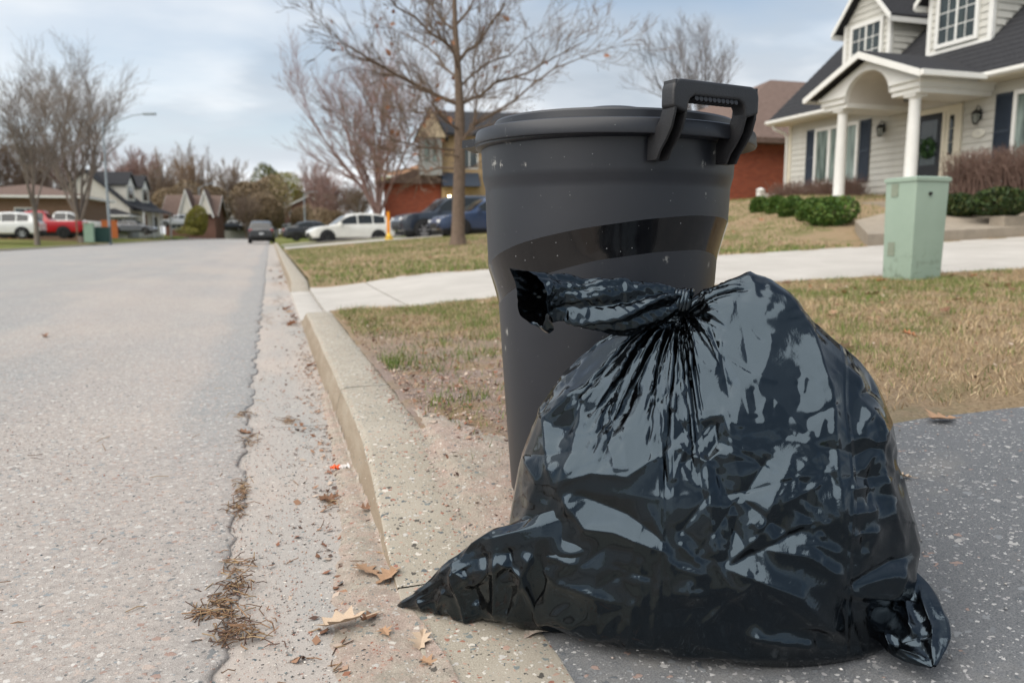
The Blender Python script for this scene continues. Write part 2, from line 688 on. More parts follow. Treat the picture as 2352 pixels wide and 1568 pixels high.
# bin plastics
t = NT('bin_plastic')
f = t.noise(3.0, 5, 0.6)
c = t.ramp(f, [(0.3, (0.013, 0.015, 0.020)), (0.7, (0.020, 0.0225, 0.0295))])
scr = t.noise(26, 8, 0.75, stretch=(1, 1, 0.4))
c = t.mix(t.math('MULTIPLY', t.rng(scr, 0.66, 0.74), 0.35), c, (0.20, 0.20, 0.20))
v = t.voro(150)
cc = t.sepc(v.outputs['Color'])
sp = t.math('MULTIPLY', t.math('LESS_THAN', v.outputs['Distance'], t.math('MULTIPLY', cc[0], 0.16)), t.math('LESS_THAN', cc[1], 0.09))
c = t.mix(t.math('MULTIPLY', sp, 0.7), c, (0.30, 0.32, 0.32))
# a few pale scrapes where things knocked against it
big = t.voro(6.0)
cb = t.sepc(big.outputs['Color'])
blot = t.math('MULTIPLY', t.rng(big.outputs['Distance'], 0.17, 0.05), t.math('LESS_THAN', cb[1], 0.30))
blot = t.math('MULTIPLY', blot, t.rng(t.noise(55, 6, 0.75, stretch=(1, 1, 0.5)), 0.55, 0.66))
c = t.mix(t.math('MULTIPLY', blot, 0.75), c, (0.38, 0.36, 0.33))
_toc = math.atan2(-1.715, -0.775)
scn = t.noise(160, 4, 0.7, stretch=(1, 1, 0.6))
for (al_, z_, r_) in ((-56, .872, .017), (-50, .868, .010), (-35, .860, .009), (-44, .915, .012), (44, .862, .010), (50, .888, .008), (48, .80, .008), (62, .655, .010), (30, .668, .012), (55, .55, .014), (-62, .50, .012), (-66, .46, .010)):
    rr_ = float(np.interp(z_, [.05, .62, .74, .846, .95], [.2165, .2555, .279, .2875, .2915]))
    dd = t.n('ShaderNodeVectorMath', operation='DISTANCE')
    t.l(t.co, dd.inputs[0])
    dd.inputs[1].default_value = (rr_ * math.cos(_toc + R(al_)), rr_ * math.sin(_toc + R(al_)), z_ - 0.093)
    mk_ = t.math('MULTIPLY', t.rng(dd.outputs['Value'], r_, r_ * 0.3), t.rng(scn, 0.50, 0.58))
    c = t.mix(t.math('MULTIPLY', mk_, 0.85), c, (0.42, 0.41, 0.38))
t.fin(c, t.rng(f, 0.3, 0.7, 0.36, 0.46), 0.5)
t.bump(t.noise(900, 2, 0.5), 0.10, 0.0008)

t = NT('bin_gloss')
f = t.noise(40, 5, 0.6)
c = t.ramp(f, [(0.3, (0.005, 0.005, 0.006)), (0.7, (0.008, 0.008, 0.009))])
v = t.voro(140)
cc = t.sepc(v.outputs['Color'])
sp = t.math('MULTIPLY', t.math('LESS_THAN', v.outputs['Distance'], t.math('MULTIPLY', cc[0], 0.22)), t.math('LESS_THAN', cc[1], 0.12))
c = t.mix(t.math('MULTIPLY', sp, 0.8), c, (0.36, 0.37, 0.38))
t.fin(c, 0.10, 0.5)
t.bump(t.noise(14, 3, 0.5), 0.06, 0.01)
plain('handle_plastic', (0.016, 0.016, 0.018), 0.42, 0.3, 12, 0.15, 300, 0.5)

# glossy film of the sack
t = NT('bag_film')
f = t.noise(9, 5, 0.6)
t.fin((0.0015, 0.0015, 0.0017), t.rng(f, 0.3, 0.7, 0.075, 0.125), 0.68)
t.p.inputs['IOR'].default_value = 1.5
t.p.inputs['Specular Tint'].default_value = (0.62, 0.82, 1.0, 1)  # blue of the mirrored sky put into the film's specular colour
crink = t.math('MULTIPLY', t.noise(34, 5, 0.65, stretch=(1.0, 1.0, 0.4), dist=0.8), t.rng(t.noise(4.5, 2, 0.5), 0.42, 0.64))
b = t.bump(crink, 0.32, 0.005)
dp_ = t.n('ShaderNodeVectorMath', operation='DOT_PRODUCT')
t.l(t.co, dp_.inputs[0])
dp_.inputs[1].default_value = (math.cos(R(31)), -math.sin(R(31)), 0.02)
wob = t.math('ADD', dp_.outputs['Value'], t.math('MULTIPLY', t.noise(5, 2, 0.5), 0.03))
seam = None
for a0 in (-0.012, 0.275):
    q_ = t.rng(t.math('ABSOLUTE', t.math('SUBTRACT', wob, a0)), 0.0, 0.0045, 1.0, 0.0)
    seam = q_ if seam is None else t.math('MAXIMUM', seam, q_)
t.bump(seam, 0.55, 0.0022, b)

plain('fallen_leaf_tan', (0.36, 0.22, 0.13), 0.7, 0.25, 60, 0.2, 200)
plain('fallen_leaf_pale', (0.47, 0.36, 0.26), 0.75, 0.2, 60, 0.2, 200)
plain('fallen_leaf_brown', (0.20, 0.105, 0.06), 0.7, 0.3, 60, 0.2, 200)
plain('fallen_leaf_rust', (0.36, 0.15, 0.065), 0.7, 0.25, 60, 0.2, 200)
plain('twig', (0.16, 0.10, 0.06), 0.85, 0.35, 80)
plain('wrapper_red', (0.75, 0.12, 0.03), 0.3, 0.4, 120)
plain('wrapper_white', (0.70, 0.68, 0.66), 0.35, 0.15, 120)

# ================================================================== the ground
def sheet(name, xs, ys, zf, mat):
    X, Y = np.meshgrid(np.asarray(xs, float), np.asarray(ys, float), indexing='ij')
    Z = zf(X, Y)
    m, n = X.shape
    idx = np.arange(m * n).reshape(m, n)
    Fc = np.stack([idx[:-1, :-1], idx[1:, :-1], idx[1:, 1:], idx[:-1, 1:]], -1).reshape(-1, 4)
    V = np.stack([X, Y, Z], -1).reshape(-1, 3)
    return struct(fast_mesh(name, V, Fc, mat, 4, smooth=True))


def ragged(x, y, k=1.0, seed=0):
    return k * (np.sin(x * 7.1 + y * 3.3 + seed) * 0.5 + np.sin(x * 17.3 - y * 13.1 + 2 * seed) * 0.3 + np.sin(x * 41 + y * 37 + seed) * 0.2)


def ground_z(X, Y):
    z = terrain(X, Y) - 0.012
    inroad = (X > RDL - 0.3) & (X < KX1 + 0.12)
    z = np.where(inroad, -0.15, z)
    nearlot = (X > 0.3) & (X < 16) & (Y > -9) & (Y < 10.9)
    z = np.where(nearlot, z - 0.22, z)
    far = np.clip((np.hypot(X, Y) - 130) / 200, 0, 1)
    return z - far * 0.2


xs = np.unique(np.concatenate([np.linspace(-900, -60, 15), np.linspace(-60, -12, 25), [RDL - 0.31, RDL - 0.29, KX1 + 0.11, KX1 + 0.13], np.linspace(0.6, 20, 40), np.linspace(20, 80, 20), np.linspace(80, 900, 12)]))
ys = np.unique(np.concatenate([np.linspace(-300, -10, 14), np.linspace(-9, 40, 70), np.linspace(40, 160, 40), np.linspace(160, 1400, 16)]))
sheet('ground', xs, ys, ground_z, 'far_grass')

# road, with a faint crown
road_o = sheet('road', np.concatenate([np.linspace(RDL, -2, 14), np.linspace(-1.6, -0.4, 6), [-0.25, -0.16, -0.105, -0.096, -0.0955]]), np.concatenate([np.linspace(-14, 0, 30), np.linspace(0.05, 12, 260), np.linspace(12.5, 118, 60)]),
      lambda X, Y: 0.004 + 0.05 * (1 - ((X + 5.5) / 5.5) ** 2).clip(0, 1) + ragged(X, Y, 0.002) + 0.0035 * sstep((X + 0.6) / 0.4) - 0.04 * (X > -0.0957) - 0.003 * (X > -0.0965), 'road_asphalt')
_co = np.empty(len(road_o.data.vertices) * 3, np.float32)
road_o.data.vertices.foreach_get('co', _co)
_co = _co.reshape(-1, 3)
_e = _co[:, 0] > -0.2                                   # crumbled edge of the asphalt
_co[_e, 0] += (0.012 * np.sin(_co[_e, 1] * 9.1) + 0.010 * np.sin(_co[_e, 1] * 23.7 + 1) + 0.007 * np.sin(_co[_e, 1] * 57.0) - 0.012) * sstep((_co[_e, 0] + 0.2) / 0.08)
road_o.data.vertices.foreach_set('co', _co.ravel())
road_o.data.update()
# the cross street where the road bends off to the left
sheet('side_road', np.linspace(-70, 3, 20), np.linspace(112, 121, 4), lambda X, Y: 0.075 + 0 * X + 0.40 * sstep((RDL - X) / 22.0) * 0 + 0.42 * sstep((Y - 70) / 50.0) * sstep((RDL - X) / 4.0), 'road_asphalt')

# gutter pan, slabs with joints
gm = []
gy = -6.0
gi = 0
groot = None
while gy < 60:
    L = 3.0
    mb = MB()
    yy = np.linspace(gy + 0.0015, gy + L - 0.0015, 10)
    P = np.array([[(x, y, z + ragged(x, y, 0.0012, gi)) for y in yy] for x, z in ((-0.145, -0.002), (-0.090, 0.003), (0.0, 0.003), (0.10, 0.0), (KX0 + 0.02, -0.001))])
    mb.grid(P[::-1])
    if groot is None:
        groot = struct(mb.obj('gutter', 'gutter_concrete', None, 40))
    else:
        mb.obj('gutter_slab', 'gutter_concrete', groot, 40)
    gy += L
    gi += 1

# kerb, one casting per 3 m, dropping at both driveways
kroot = None
KY = [-6.0, -3.0, 0.0, 1.5, 3.1, 6.68, 10.05] + [13.0 + 3 * k for k in range(16)]
for ki in range(len(KY) - 1):
    y0_, y1_ = KY[ki], KY[ki + 1]
    n = 40 if y0_ < 11 else 8
    yy = np.linspace(y0_ + 0.002, y1_ - 0.002, n)
    flush = abs(y0_ - 6.68) < 0.01
    F_, T_ = [], []
    for y in yy:
        h = float(kerb_h(y))
        lean = 0.030 * (h / 0.12)
        rr = 0.022 * min(1, h / 0.10)
        row = [(KX0, -0.03), (KX0, 0.0), (KX0 + lean * 0.45, h * 0.48)]
        for a in (0, 25, 50, 75, 90):
            row.append((KX0 + lean * 0.85 + rr - rr * math.cos(R(a)), h - rr + rr * math.sin(R(a))))
        row += [(KX0 + 0.13, h + 0.002), (KX1 - 0.012, h + 0.001), (KX1, h - 0.006), (KX1, -0.05)]
        pts = [(x + ragged(x * 3, y * 2, 0.0025, ki), y, z + ragged(x, y * 2.3, 0.0018, ki + 3)) for x, z in row]
        F_.append(pts[:5])
        T_.append(pts[4:])
    mb = MB()
    mb.grid(np.array(T_))
    if kroot is None:
        kroot = struct(mb.obj('kerb', 'kerb_concrete', None, 50))
    else:
        mb.obj('kerb_stone', 'pale_concrete' if flush else 'kerb_concrete', kroot, 50)
    mb = MB()
    mb.grid(np.array(F_))
    mb.obj('kerb_face', 'pale_concrete' if flush else ('kerb_concrete' if y1_ < 1.6 else 'kerb_face'), kroot, 50)
# gritty apron drifted over the dropped kerb, under the bin
P = []
for y in np.linspace(1.24, 2.60, 64):
    xb = float(np.interp(y, [1.02, 1.15, 1.3, 1.5, 1.9, 2.05, 2.35, 2.6], [.44, .455, .56, .68, .78, .72, .58, .44])) + ragged(y * 9, y * 4, 0.012)
    xa = KX1 - float(np.interp(y, [1.02, 1.4, 1.9, 2.6], [.012, .05, .06, .012])) + ragged(y * 11, y * 7, 0.014, 4)
    row = []
    for k, q in enumerate(np.linspace(0, 1, 18)):
        x = xa + (max(xb, xa + 0.004) - xa) * q
        zb_ = max(float(kerb_h(y)) if x < KX1 + 0.01 else 0, G(x, y) + (0.012 if y > EDGE_Y - 0.1 and x > KX1 else 0))
        e = min(q, 1 - q) * 2
        row.append((x, y, zb_ + 0.0005 + 0.006 * min(1, e * 2.5) + ragged(x * 9, y * 9, 0.0022)))
    P.append(row)
mb = MB()
mb.grid(np.array(P)[:, ::-1])
struct(mb.obj('gravel_apron', 'apron_grit', None, 80))
# sand washed against the kerb foot
P = []
for y in np.linspace(0.55, 3.6, 90):
    w_ = float(np.interp(y, [.55, 1.3, 1.9, 2.6, 3.6], [.30, .17, .085, .05, .03])) + ragged(y * 13, y * 5, 0.010, 7)
    xr = KX0 + float(np.interp(y, [.55, 1.15, 1.45, 2.2], [.07, .045, .012, .004])) + ragged(y * 17, y * 3, 0.003, 2)
    row = []
    for k, q in enumerate(np.linspace(0, 1, 14)):
        x = xr - w_ * (1 - q)
        zb_ = float(np.interp(x, [0.0, 0.1, KX0, KX0 + 0.035], [0.004, 0.0, 0.0, kerb_h(y)]))
        hgt = 0.010 * math.sin(math.pi * min(1, q * 0.8)) + 0.001 - (0.0025 if k == 0 else 0)
        row.append((x, y, zb_ + hgt + ragged(x * 11, y * 9, 0.0014)))
    P.append(row)
mb = MB()
mb.grid(np.array(P)[:, ::-1])
struct(mb.obj('sand_drift', 'apron_grit', None, 80))
# left kerb, low
mb = MB()
mb.box((RDL - 0.28, -10, -0.1), (RDL, 112, 0.075))
struct(mb.obj('far_kerb', 'kerb_concrete', None))

# near asphalt driveway
sheet('asphalt_driveway', np.concatenate([np.linspace(KX1 - 0.02, 2.4, 40), np.linspace(2.5, 14, 24)]), np.concatenate([np.linspace(-8, -1, 8), np.linspace(-0.9, EDGE_Y, 50)]),
      lambda X, Y: terrain(X, Y) + ragged(X, Y, 0.0022) - 0.006 * (1 - sstep((X - KX1) / 0.02)) - 0.03 * sstep((Y - EDGE_Y + 0.07) / 0.1), 'driveway_asphalt')
# near lawn between the two driveways
sheet('lawn', np.concatenate([np.linspace(KX1 - 0.02, 3.0, 60), np.linspace(3.1, 15.5, 50)]), np.linspace(EDGE_Y - 0.10, 6.62, 90),
      lambda X, Y: terrain(X, Y) + 0.004 + ragged(X * 1.2, Y, 0.010) + ragged(X * 5, Y * 5, 0.004, 2) - 0.008 * (1 - sstep((X - KX1) / 0.05)) + 0.012 * sstep((Y - EDGE_Y) / 0.5)
      - 0.02 * (1 - sstep((Y - EDGE_Y + 0.1) / 0.12)), 'lawn_soil')
# far lawn beyond the neighbour's driveway
sheet('front_lawn', np.linspace(KX1 + 0.01, 15.8, 60), np.linspace(10.1, 32, 70), lambda X, Y: terrain(X, Y) + 0.02 + ragged(X, Y, 0.012), 'lawn_soil')

# neighbour's concrete driveway in slabs
droot = None
dx0 = KX1 + 0.006
for k, dx1 in enumerate((1.15, 4.4, 7.4, 10.4, 13.9)):
    yy = np.linspace(6.55, 10.2, 6)
    xx = np.linspace(dx0, dx1 - 0.018, 8)
    P = np.array([[(x, y, G(x, y) + 0.022) for y in yy] for x in xx])
    mb = MB()
    mb.grid(P)
    lo = P.copy()
    lo[:, :, 2] -= 0.08
    for e in (np.array([P[0], lo[0]]), np.array([lo[-1], P[-1]]), np.array([lo[:, 0], P[:, 0]]), np.array([P[:, -1], lo[:, -1]])):
        mb.grid(e)
    if droot is None:
        droot = struct(mb.obj('concrete_driveway', 'pale_concrete', None, 30))
    else:
        mb.obj('driveway_slab', 'pale_concrete', droot, 30)
    dx0 = dx1

# ================================================================== the bin
BIN = Vector((0.7555, 1.721, 0))
BZ = 0.093
BIN.z = BZ
bin_root = thing('garbage_bin', 'tall dark grey plastic bin with lid and black handle behind the garbage bag', 'garbage bin', BIN)
TOC = math.atan2(-BIN.y, -BIN.x)             # heading from the bin to the viewer


def band(al, tab):
    k = [q[0] for q in tab]
    return float(np.interp(al, k, [q[1] for q in tab]))


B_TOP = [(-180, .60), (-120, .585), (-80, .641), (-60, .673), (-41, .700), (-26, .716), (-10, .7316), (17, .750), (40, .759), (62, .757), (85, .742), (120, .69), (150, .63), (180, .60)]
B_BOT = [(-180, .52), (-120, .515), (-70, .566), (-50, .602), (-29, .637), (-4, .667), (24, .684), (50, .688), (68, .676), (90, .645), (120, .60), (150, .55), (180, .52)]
R_UP = [(0.55, .2715), (0.738, .279), (0.822, .2815), (0.846, .2875), (0.93, .2915), (1.0, .2945)]
R_LO = [(0.05, .2165), (0.31, .235), (0.46, .2445), (0.62, .2555), (0.78, .263)]
NB = 160


def r_at(z, up):
    t = R_UP if up else R_LO
    return float(np.interp(z, [q[0] for q in t], [q[1] for q in t]))


sm_t = np.array([band(a, B_TOP) for a in np.linspace(-180, 180, NB + 1)[:-1]])
sm_b = np.array([band(a, B_BOT) for a in np.linspace(-180, 180, NB + 1)[:-1]])
for _ in range(6):
    sm_t = (np.roll(sm_t, 1) + 2 * sm_t + np.roll(sm_t, -1)) / 4
    sm_b = (np.roll(sm_b, 1) + 2 * sm_b + np.roll(sm_b, -1)) / 4
low, bnd, upp = [], [], []
for k in range(NB):
    al = -180 + 360 * k / NB
    th = TOC + R(al)                           # angle growing to the viewer's right
    zt, zb = sm_t[k], sm_b[k]
    cs, sn = math.cos(th), math.sin(th)
    P = lambda r, z: (r * cs, r * sn, z - BZ)
    low.append([P(0.0, BZ + 0.012), P(0.19, BZ + 0.012), P(0.205, BZ), P(0.213, BZ + 0.004)] + [P(r_at(z, 0), z) for z in np.linspace(BZ + 0.02, zb, 14)])
    rb, rt = r_at(zb, 0), r_at(zt, 1)
    bnd.append([P(rb + (rt - rb) * (q ** 1.25), zb + (zt - zb) * q) for q in np.linspace(0, 1, 8)])
    zs = list(np.linspace(zt, 0.815, 8)) + [0.822, 0.828, 0.840, 0.846, 0.852] + list(np.linspace(0.865, 0.910, 4))
    upp.append([P(r_at(z, 1), z) for z in zs] + [P(.300, .912), P(.304, .9145), P(.305, .930), P(.301, .934), P(.288, .934), P(.278, .90), P(.268, .80), P(.0, .80)])


def ring_obj(name, rows, mat):
    a = np.array(rows)
    a = np.concatenate([a, a[:1]], 0)
    mb = MB()
    mb.grid(a)
    o = mb.obj(name, mat, bin_root, 32)
    import bmesh
    bm = bmesh.new()
    bm.from_mesh(o.data)
    bmesh.ops.remove_doubles(bm, verts=bm.verts, dist=1e-5)
    bmesh.ops.recalc_face_normals(bm, faces=bm.faces)
    bm.to_mesh(o.data)
    bm.free()
    o.data.polygons.foreach_set('use_smooth', [True] * len(o.data.polygons))
    o.data.set_sharp_from_angle(angle=R(30))
    return o


ring_obj('lower_body', low, 'bin_plastic')
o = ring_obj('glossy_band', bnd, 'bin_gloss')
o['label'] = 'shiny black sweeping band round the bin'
ring_obj('body', upp, 'bin_plastic')

# lid: skirt, stepped top and a raised grip in the middle
zl = 0.915 - BZ
lid = MB()
prof = [(0.300, zl + 0.012), (0.316, zl - 0.001), (0.3195, zl), (0.3205, zl + 0.003), (0.3180, zl + 0.024), (0.3155, zl + 0.029), (0.310, zl + 0.031), (0.279, zl + 0.0325), (0.2765, zl + 0.034),
        (0.2755, zl + 0.050), (0.272, zl + 0.0545), (0.264, zl + 0.055), (0.250, zl + 0.052), (0.11, zl + 0.052), (0.092, zl + 0.056), (0.082, zl + 0.078), (0.066, zl + 0.089), (0.0, zl + 0.092)]
lid.lathe(prof, 96)
# small lift tab
tb = TOC + R(-96)
c_, s_ = math.cos(tb), math.sin(tb)
lid.obox((0.324 * c_, 0.324 * s_, zl + 0.010), (0.022 * c_, 0.022 * s_, -0.003), (-0.06 * s_, 0.06 * c_, 0), (0, 0, 0.009))
lo = lid.obj('lid', 'bin_plastic', bin_root, 32)
lo.rotation_euler = (R(0.5), R(0.9), 0)

# handle standing out from the rim
TH = TOC + R(35.5)
er = Vector((math.cos(TH), math.sin(TH), 0))
et = Vector((-math.sin(TH), math.cos(TH), 0))        # to the viewer's right
HZ = Vector((0, 0, 1))


def hp(t, r, z):
    return er * r + et * t + HZ * (z - BZ)


def arc_outline():
    """side view of one leg in (r, z): inner edge up, outer edge down"""
    inner = [(.283, .862), (.284, .905), (.293, .914), (.306, .922), (.318, .935), (.325, .952), (.327, .975), (.328, 1.005)]
    outer = [(.362, 1.005), (.363, .972), (.361, .945), (.352, .918), (.338, .898), (.322, .880), (.312, .862)]
    return inner, outer


inn, out = arc_outline()
for sgn in (-1, 1):
    tcn = sgn * 0.089
    mb = MB()
    for a in (-0.016, 0.010):                         # two cheeks with a pocket between
        pl = [hp(tcn + a, r, z) for r, z in inn + out]
        mb.prism(pl, et * 0.006)
    web_o = [(r + 0.010, z) for r, z in inn]
    pl = [hp(tcn - 0.011, r, z) for r, z in inn + web_o[::-1]]
    mb.prism(pl, et * 0.022)
    o = mb.obj('handle_leg', 'handle_plastic', bin_root, 40, bevel=0.002)
mb = MB()
# top bar with rounded corners
path = []
for a in (180, 150, 120, 90):
    path.append((-0.089 + 0.020 * math.cos(R(a)), 0.991 + 0.020 * math.sin(R(a)) - 0.004))
for a in (90, 60, 30, 0):
    path.append((0.089 + 0.020 * math.cos(R(a)), 0.991 + 0.020 * math.sin(R(a)) - 0.004))
bot = [(0.109, 0.955), (0.074, 0.945), (0.072, 0.962), (0.066, 0.972), (0.056, 0.978), (-0.056, 0.978), (-0.066, 0.972), (-0.072, 0.962), (-0.074, 0.945), (-0.109, 0.955)]
pl = [hp(t_, .326, z_) for t_, z_ in path + bot]
mb.prism(pl, er * 0.037)
bar = mb.obj('handle_bar', 'handle_plastic', bin_root, 35, bevel=0.0065, segs=4)
for k in range(10):
    t_ = -0.050 + 0.100 * k / 9
    mb = MB()
    mb.tube([hp(t_, .329, .9745), hp(t_, .345, .9715), hp(t_, .360, .9745)], 0.0052, 8)
    mb.obj('grip_ridge', 'handle_plastic', bin_root, 60)

# the figures above were read for a base at z = BZ; the dropped kerb lies lower, so the bin is a little larger and further off
BK = (CAMH - (G(0.82, 1.86) + 0.006)) / (CAMH - BZ)
bin_root.location = CAM + (BIN - CAM) * BK
bin_root.scale = (BK, BK, BK)

# ================================================================== the garbage bag
rng = np.random.default_rng(11)
BAZ = R(31.0)
BA = np.array([math.cos(BAZ), -math.sin(BAZ), 0.0])     # to the viewer's right
BB = np.array([math.sin(BAZ), math.cos(BAZ), 0.0])      # away from the viewer
_c = at_z(1560, 1512, 0.024)
BO = np.array([_c.x, _c.y, 0.0]) + BB * 0.20
BO[2] = 0.0
BGND = G(BO[0], BO[1]) + 0.004
bag_root = thing('garbage_bag', 'full shiny black plastic garbage bag tied at the neck in front of the bin', 'garbage bag', (BO[0], BO[1], BGND))


def on_plane(px, py, boff=0.0):
    """pixel to bag coordinates (a, z) on the upright plane through the bag's middle, shifted by boff"""
    d = ray(px, py)
    n = Vector(BB)
    o = Vector(BO) + n * boff
    t_ = (o - CAM).dot(n) / d.dot(n)
    p = CAM + d * t_
    return (p - Vector(BO)).dot(Vector(BA)), p.z


Lpx = [(1745, 628), (1692, 648), (1600, 676), (1480, 722), (1390, 770), (1295, 860), (1243, 950), (1213, 1020), (1197, 1100), (1183, 1190), (1172, 1290), (1180, 1390), (1215, 1470)]
Rpx = [(1745, 628), (1800, 672), (1862, 745), (1960, 820), (2006, 884), (2036, 950), (2060, 1060), (2086, 1160), (2103, 1250), (2086, 1310), (2062, 1400), (2030, 1468)]
Lz = sorted([on_plane(*q)[::-1] for q in Lpx])
Rz = sorted([on_plane(*q)[::-1] for q in Rpx])
ZT = Lz[-1][0]


def wl(z):
    return np.interp(z, [q[0] for q in Lz], [q[1] for q in Lz])


def wr(z):
    return np.interp(z, [q[0] for q in Rz], [q[1] for q in Rz])


def dfront(z):
    return np.interp(z, [0, .06, .16, .30, .42, .52, .60, ZT - .01, ZT], [.205, .225, .235, .215, .165, .115, .075, .025, .005])


def dback(z):
    return np.interp(z, [0, .06, .16, .30, .42, .52, .60, ZT - .01, ZT], [.17, .20, .22, .22, .20, .165, .11, .03, .005])


def inside(p):
    a, b, z = p[..., 0], p[..., 1], p[..., 2]
    l, r = wl(z), wr(z)
    mid, w = (l + r) / 2, np.maximum((r - l) / 2, 0.004)
    d = np.where(b < 0, dfront(z), dback(z))
    f = np.abs((a - mid) / w) ** 2.35 + np.abs(b / d) ** 2.35
    return (f < 1) & (z > BGND) & (z < ZT)


KB = -0.02                                   # depth at which the line of sight to the knot meets the sack
for _b in np.linspace(-0.16, 0.0, 81):
    ka, kz = on_plane(1566, 700, _b)
    if inside(np.array([[ka, _b, kz]]))[0]:
        KB = float(_b)
        break
ka, kz = on_plane(1566, 700, KB)
K = np.array([ka, KB, kz])
Cn = np.array([0.03, 0.0, 0.30])


def surf(dirs):
    lo_ = np.zeros(dirs.shape[:-1])
    hi_ = np.full(dirs.shape[:-1], 0.75)
    for _ in range(24):
        m = (lo_ + hi_) / 2
        ok = inside(Cn + dirs * m[..., None])
        lo_ = np.where(ok, m, lo_)
        hi_ = np.where(ok, hi_, m)
    return lo_


def bag_grid(NU, NP):
    kd = (K - Cn) / np.linalg.norm(K - Cn)
    e1 = np.cross(kd, [0, 0, 1.0])
    e1 /= np.linalg.norm(e1)
    e2 = np.cross(e1, kd)
    u = np.linspace(0, 2 * np.pi, NU, endpoint=False)
    ph = np.pi * (np.linspace(0.012, 0.995, NP) ** 1.0)
    U, P = np.meshgrid(u, ph)
    D = np.cos(P)[..., None] * kd + np.sin(P)[..., None] * (np.cos(U)[..., None] * e1 + np.sin(U)[..., None] * e2)
    r = surf(D)
    for _ in range(1):
        rp = np.concatenate([np.roll(r[:1], NU // 2, 1), r, np.roll(r[-1:], NU // 2, 1)], 0)
        r = (rp[:-2] + rp[2:] + np.roll(r, 1, 1) + np.roll(r, -1, 1) + 2 * r) / 6
    q = np.linalg.norm(Cn + D * r[..., None] - K, axis=-1)
    r = r - 0.020 * np.exp(-(q / 0.06) ** 2)
    X = Cn + D * r[..., None]
    return X, U, P


def smooth_noise(shape, cells, seed):
    g = np.random.default_rng(seed)
    a = g.normal(size=(cells[0] + 3, cells[1]))
    i = np.linspace(0, cells[0], shape[0])
    j = np.linspace(0, cells[1], shape[1], endpoint=False)
    i0 = i.astype(int)
    j0 = j.astype(int)
    fi = sstep(i - i0)[:, None]
    fj = sstep(j - j0)[None]
    A = lambda di, dj: a[(i0 + di)[:, None], ((j0 + dj) % cells[1])[None]]
    return (A(0, 0) * (1 - fi) + A(1, 0) * fi) * (1 - fj) + (A(0, 1) * (1 - fi) + A(1, 1) * fi) * fj


def relax(X, X0, eu, ep, iters, kf, kb, floor):
    """thin film with a little too much area, held loosely to its filling: it buckles"""
    n, m = X.shape[:2]
    ln = lambda d: np.linalg.norm(d, axis=-1)
    Lu = ln(np.roll(X0, -1, 1) - X0) * (1 + eu)
    Lp = ln(X0[1:] - X0[:-1]) * (1 + (ep[1:] + ep[:-1]) / 2)
    em = (eu + ep) / 2
    Ld = ln(np.roll(X0, -1, 1)[1:] - X0[:-1]) * (1 + em[1:])
    Le = ln(np.roll(X0, -1, 1)[:-1] - X0[1:]) * (1 + em[1:])
    Bu = ln(np.roll(X0, -2, 1) - X0) * (1 + eu * 0.55)
    Bp = ln(X0[2:] - X0[:-2]) * (1 + ep[1:-1] * 0.55)

    def solve(X, k):
        for par in (0, 1):                                     # along u
            A = X[:, par::2]
            B = np.roll(X, -1, 1)[:, par::2]
            L = Lu[:, par::2]
            d = B - A
            q = ln(d)[..., None] + 1e-9
            c = d * (0.5 * k * (q - L[..., None]) / q)
            X[:, par::2] += c
            if par == 0:
                X[:, 1::2] -= c
            else:
                X[:, np.r_[2:m:2, 0]] -= c
        for par in (0, 1):                                     # along the meridians
            e = par + 2 * ((n - par) // 2)
            A = X[par:e:2]
            B = X[par + 1:e:2]
            L = Lp[par:e - 1:2]
            d = B - A
            q = ln(d)[..., None] + 1e-9
            c = d * (0.5 * k * (q - L[..., None]) / q)
            X[par:e:2] += c
            X[par + 1:e:2] -= c
        for L, s in ((Ld, 1), (Le, 0)):                        # shear
            if s:
                d = np.roll(X, -1, 1)[1:] - X[:-1]
            else:
                d = np.roll(X, -1, 1)[:-1] - X[1:]
            q = ln(d)[..., None] + 1e-9
            c = d * (0.16 * k * (q - L[..., None]) / q)
            if s:
                X[:-1] += c
                X[1:] -= np.roll(c, 1, 1)
            else:
                X[1:] += c
                X[:-1] -= np.roll(c, 1, 1)
        d = np.roll(X, -2, 1) - X                              # bending
        q = ln(d)[..., None] + 1e-9
        c = d * (kb * (q - Bu[..., None]) / q)
        X += c - np.roll(c, 2, 1)
        d = X[2:] - X[:-2]
        q = ln(d)[..., None] + 1e-9
        c = d * (kb * (q - Bp[..., None]) / q)
        X[:-2] += c
        X[2:] -= c
        return X

    for it in range(iters):
        X = solve(X, 1.0)
        X += kf * (X0 - X)
        X[..., 2] = np.maximum(X[..., 2], floor)
    return X


def upsample(X):
    n, m = X.shape[:2]
    Y = np.empty((n, 2 * m) + X.shape[2:])
    Y[:, 0::2] = X
    Y[:, 1::2] = (-np.roll(X, 1, 1) + 9 * X + 9 * np.roll(X, -1, 1) - np.roll(X, -2, 1)) / 16
    Z = np.empty((2 * n - 1,) + Y.shape[1:])
    Z[0::2] = Y
    Yp = np.concatenate([Y[:1], Y, Y[-1:]], 0)
    Z[1::2] = (-Yp[:-3] + 9 * Yp[1:-2] + 9 * Yp[2:-1] - Yp[3:]) / 16
    return Z


def up_lin(X):
    n, m = X.shape[:2]
    Y = np.empty((n, 2 * m, 3))
    Y[:, 0::2] = X
    Y[:, 1::2] = (X + np.roll(X, -1, 1)) / 2
    Z = np.empty((2 * n - 1, 2 * m, 3))
    Z[0::2] = Y
    Z[1::2] = (Y[:-1] + Y[1:]) / 2
    return Z


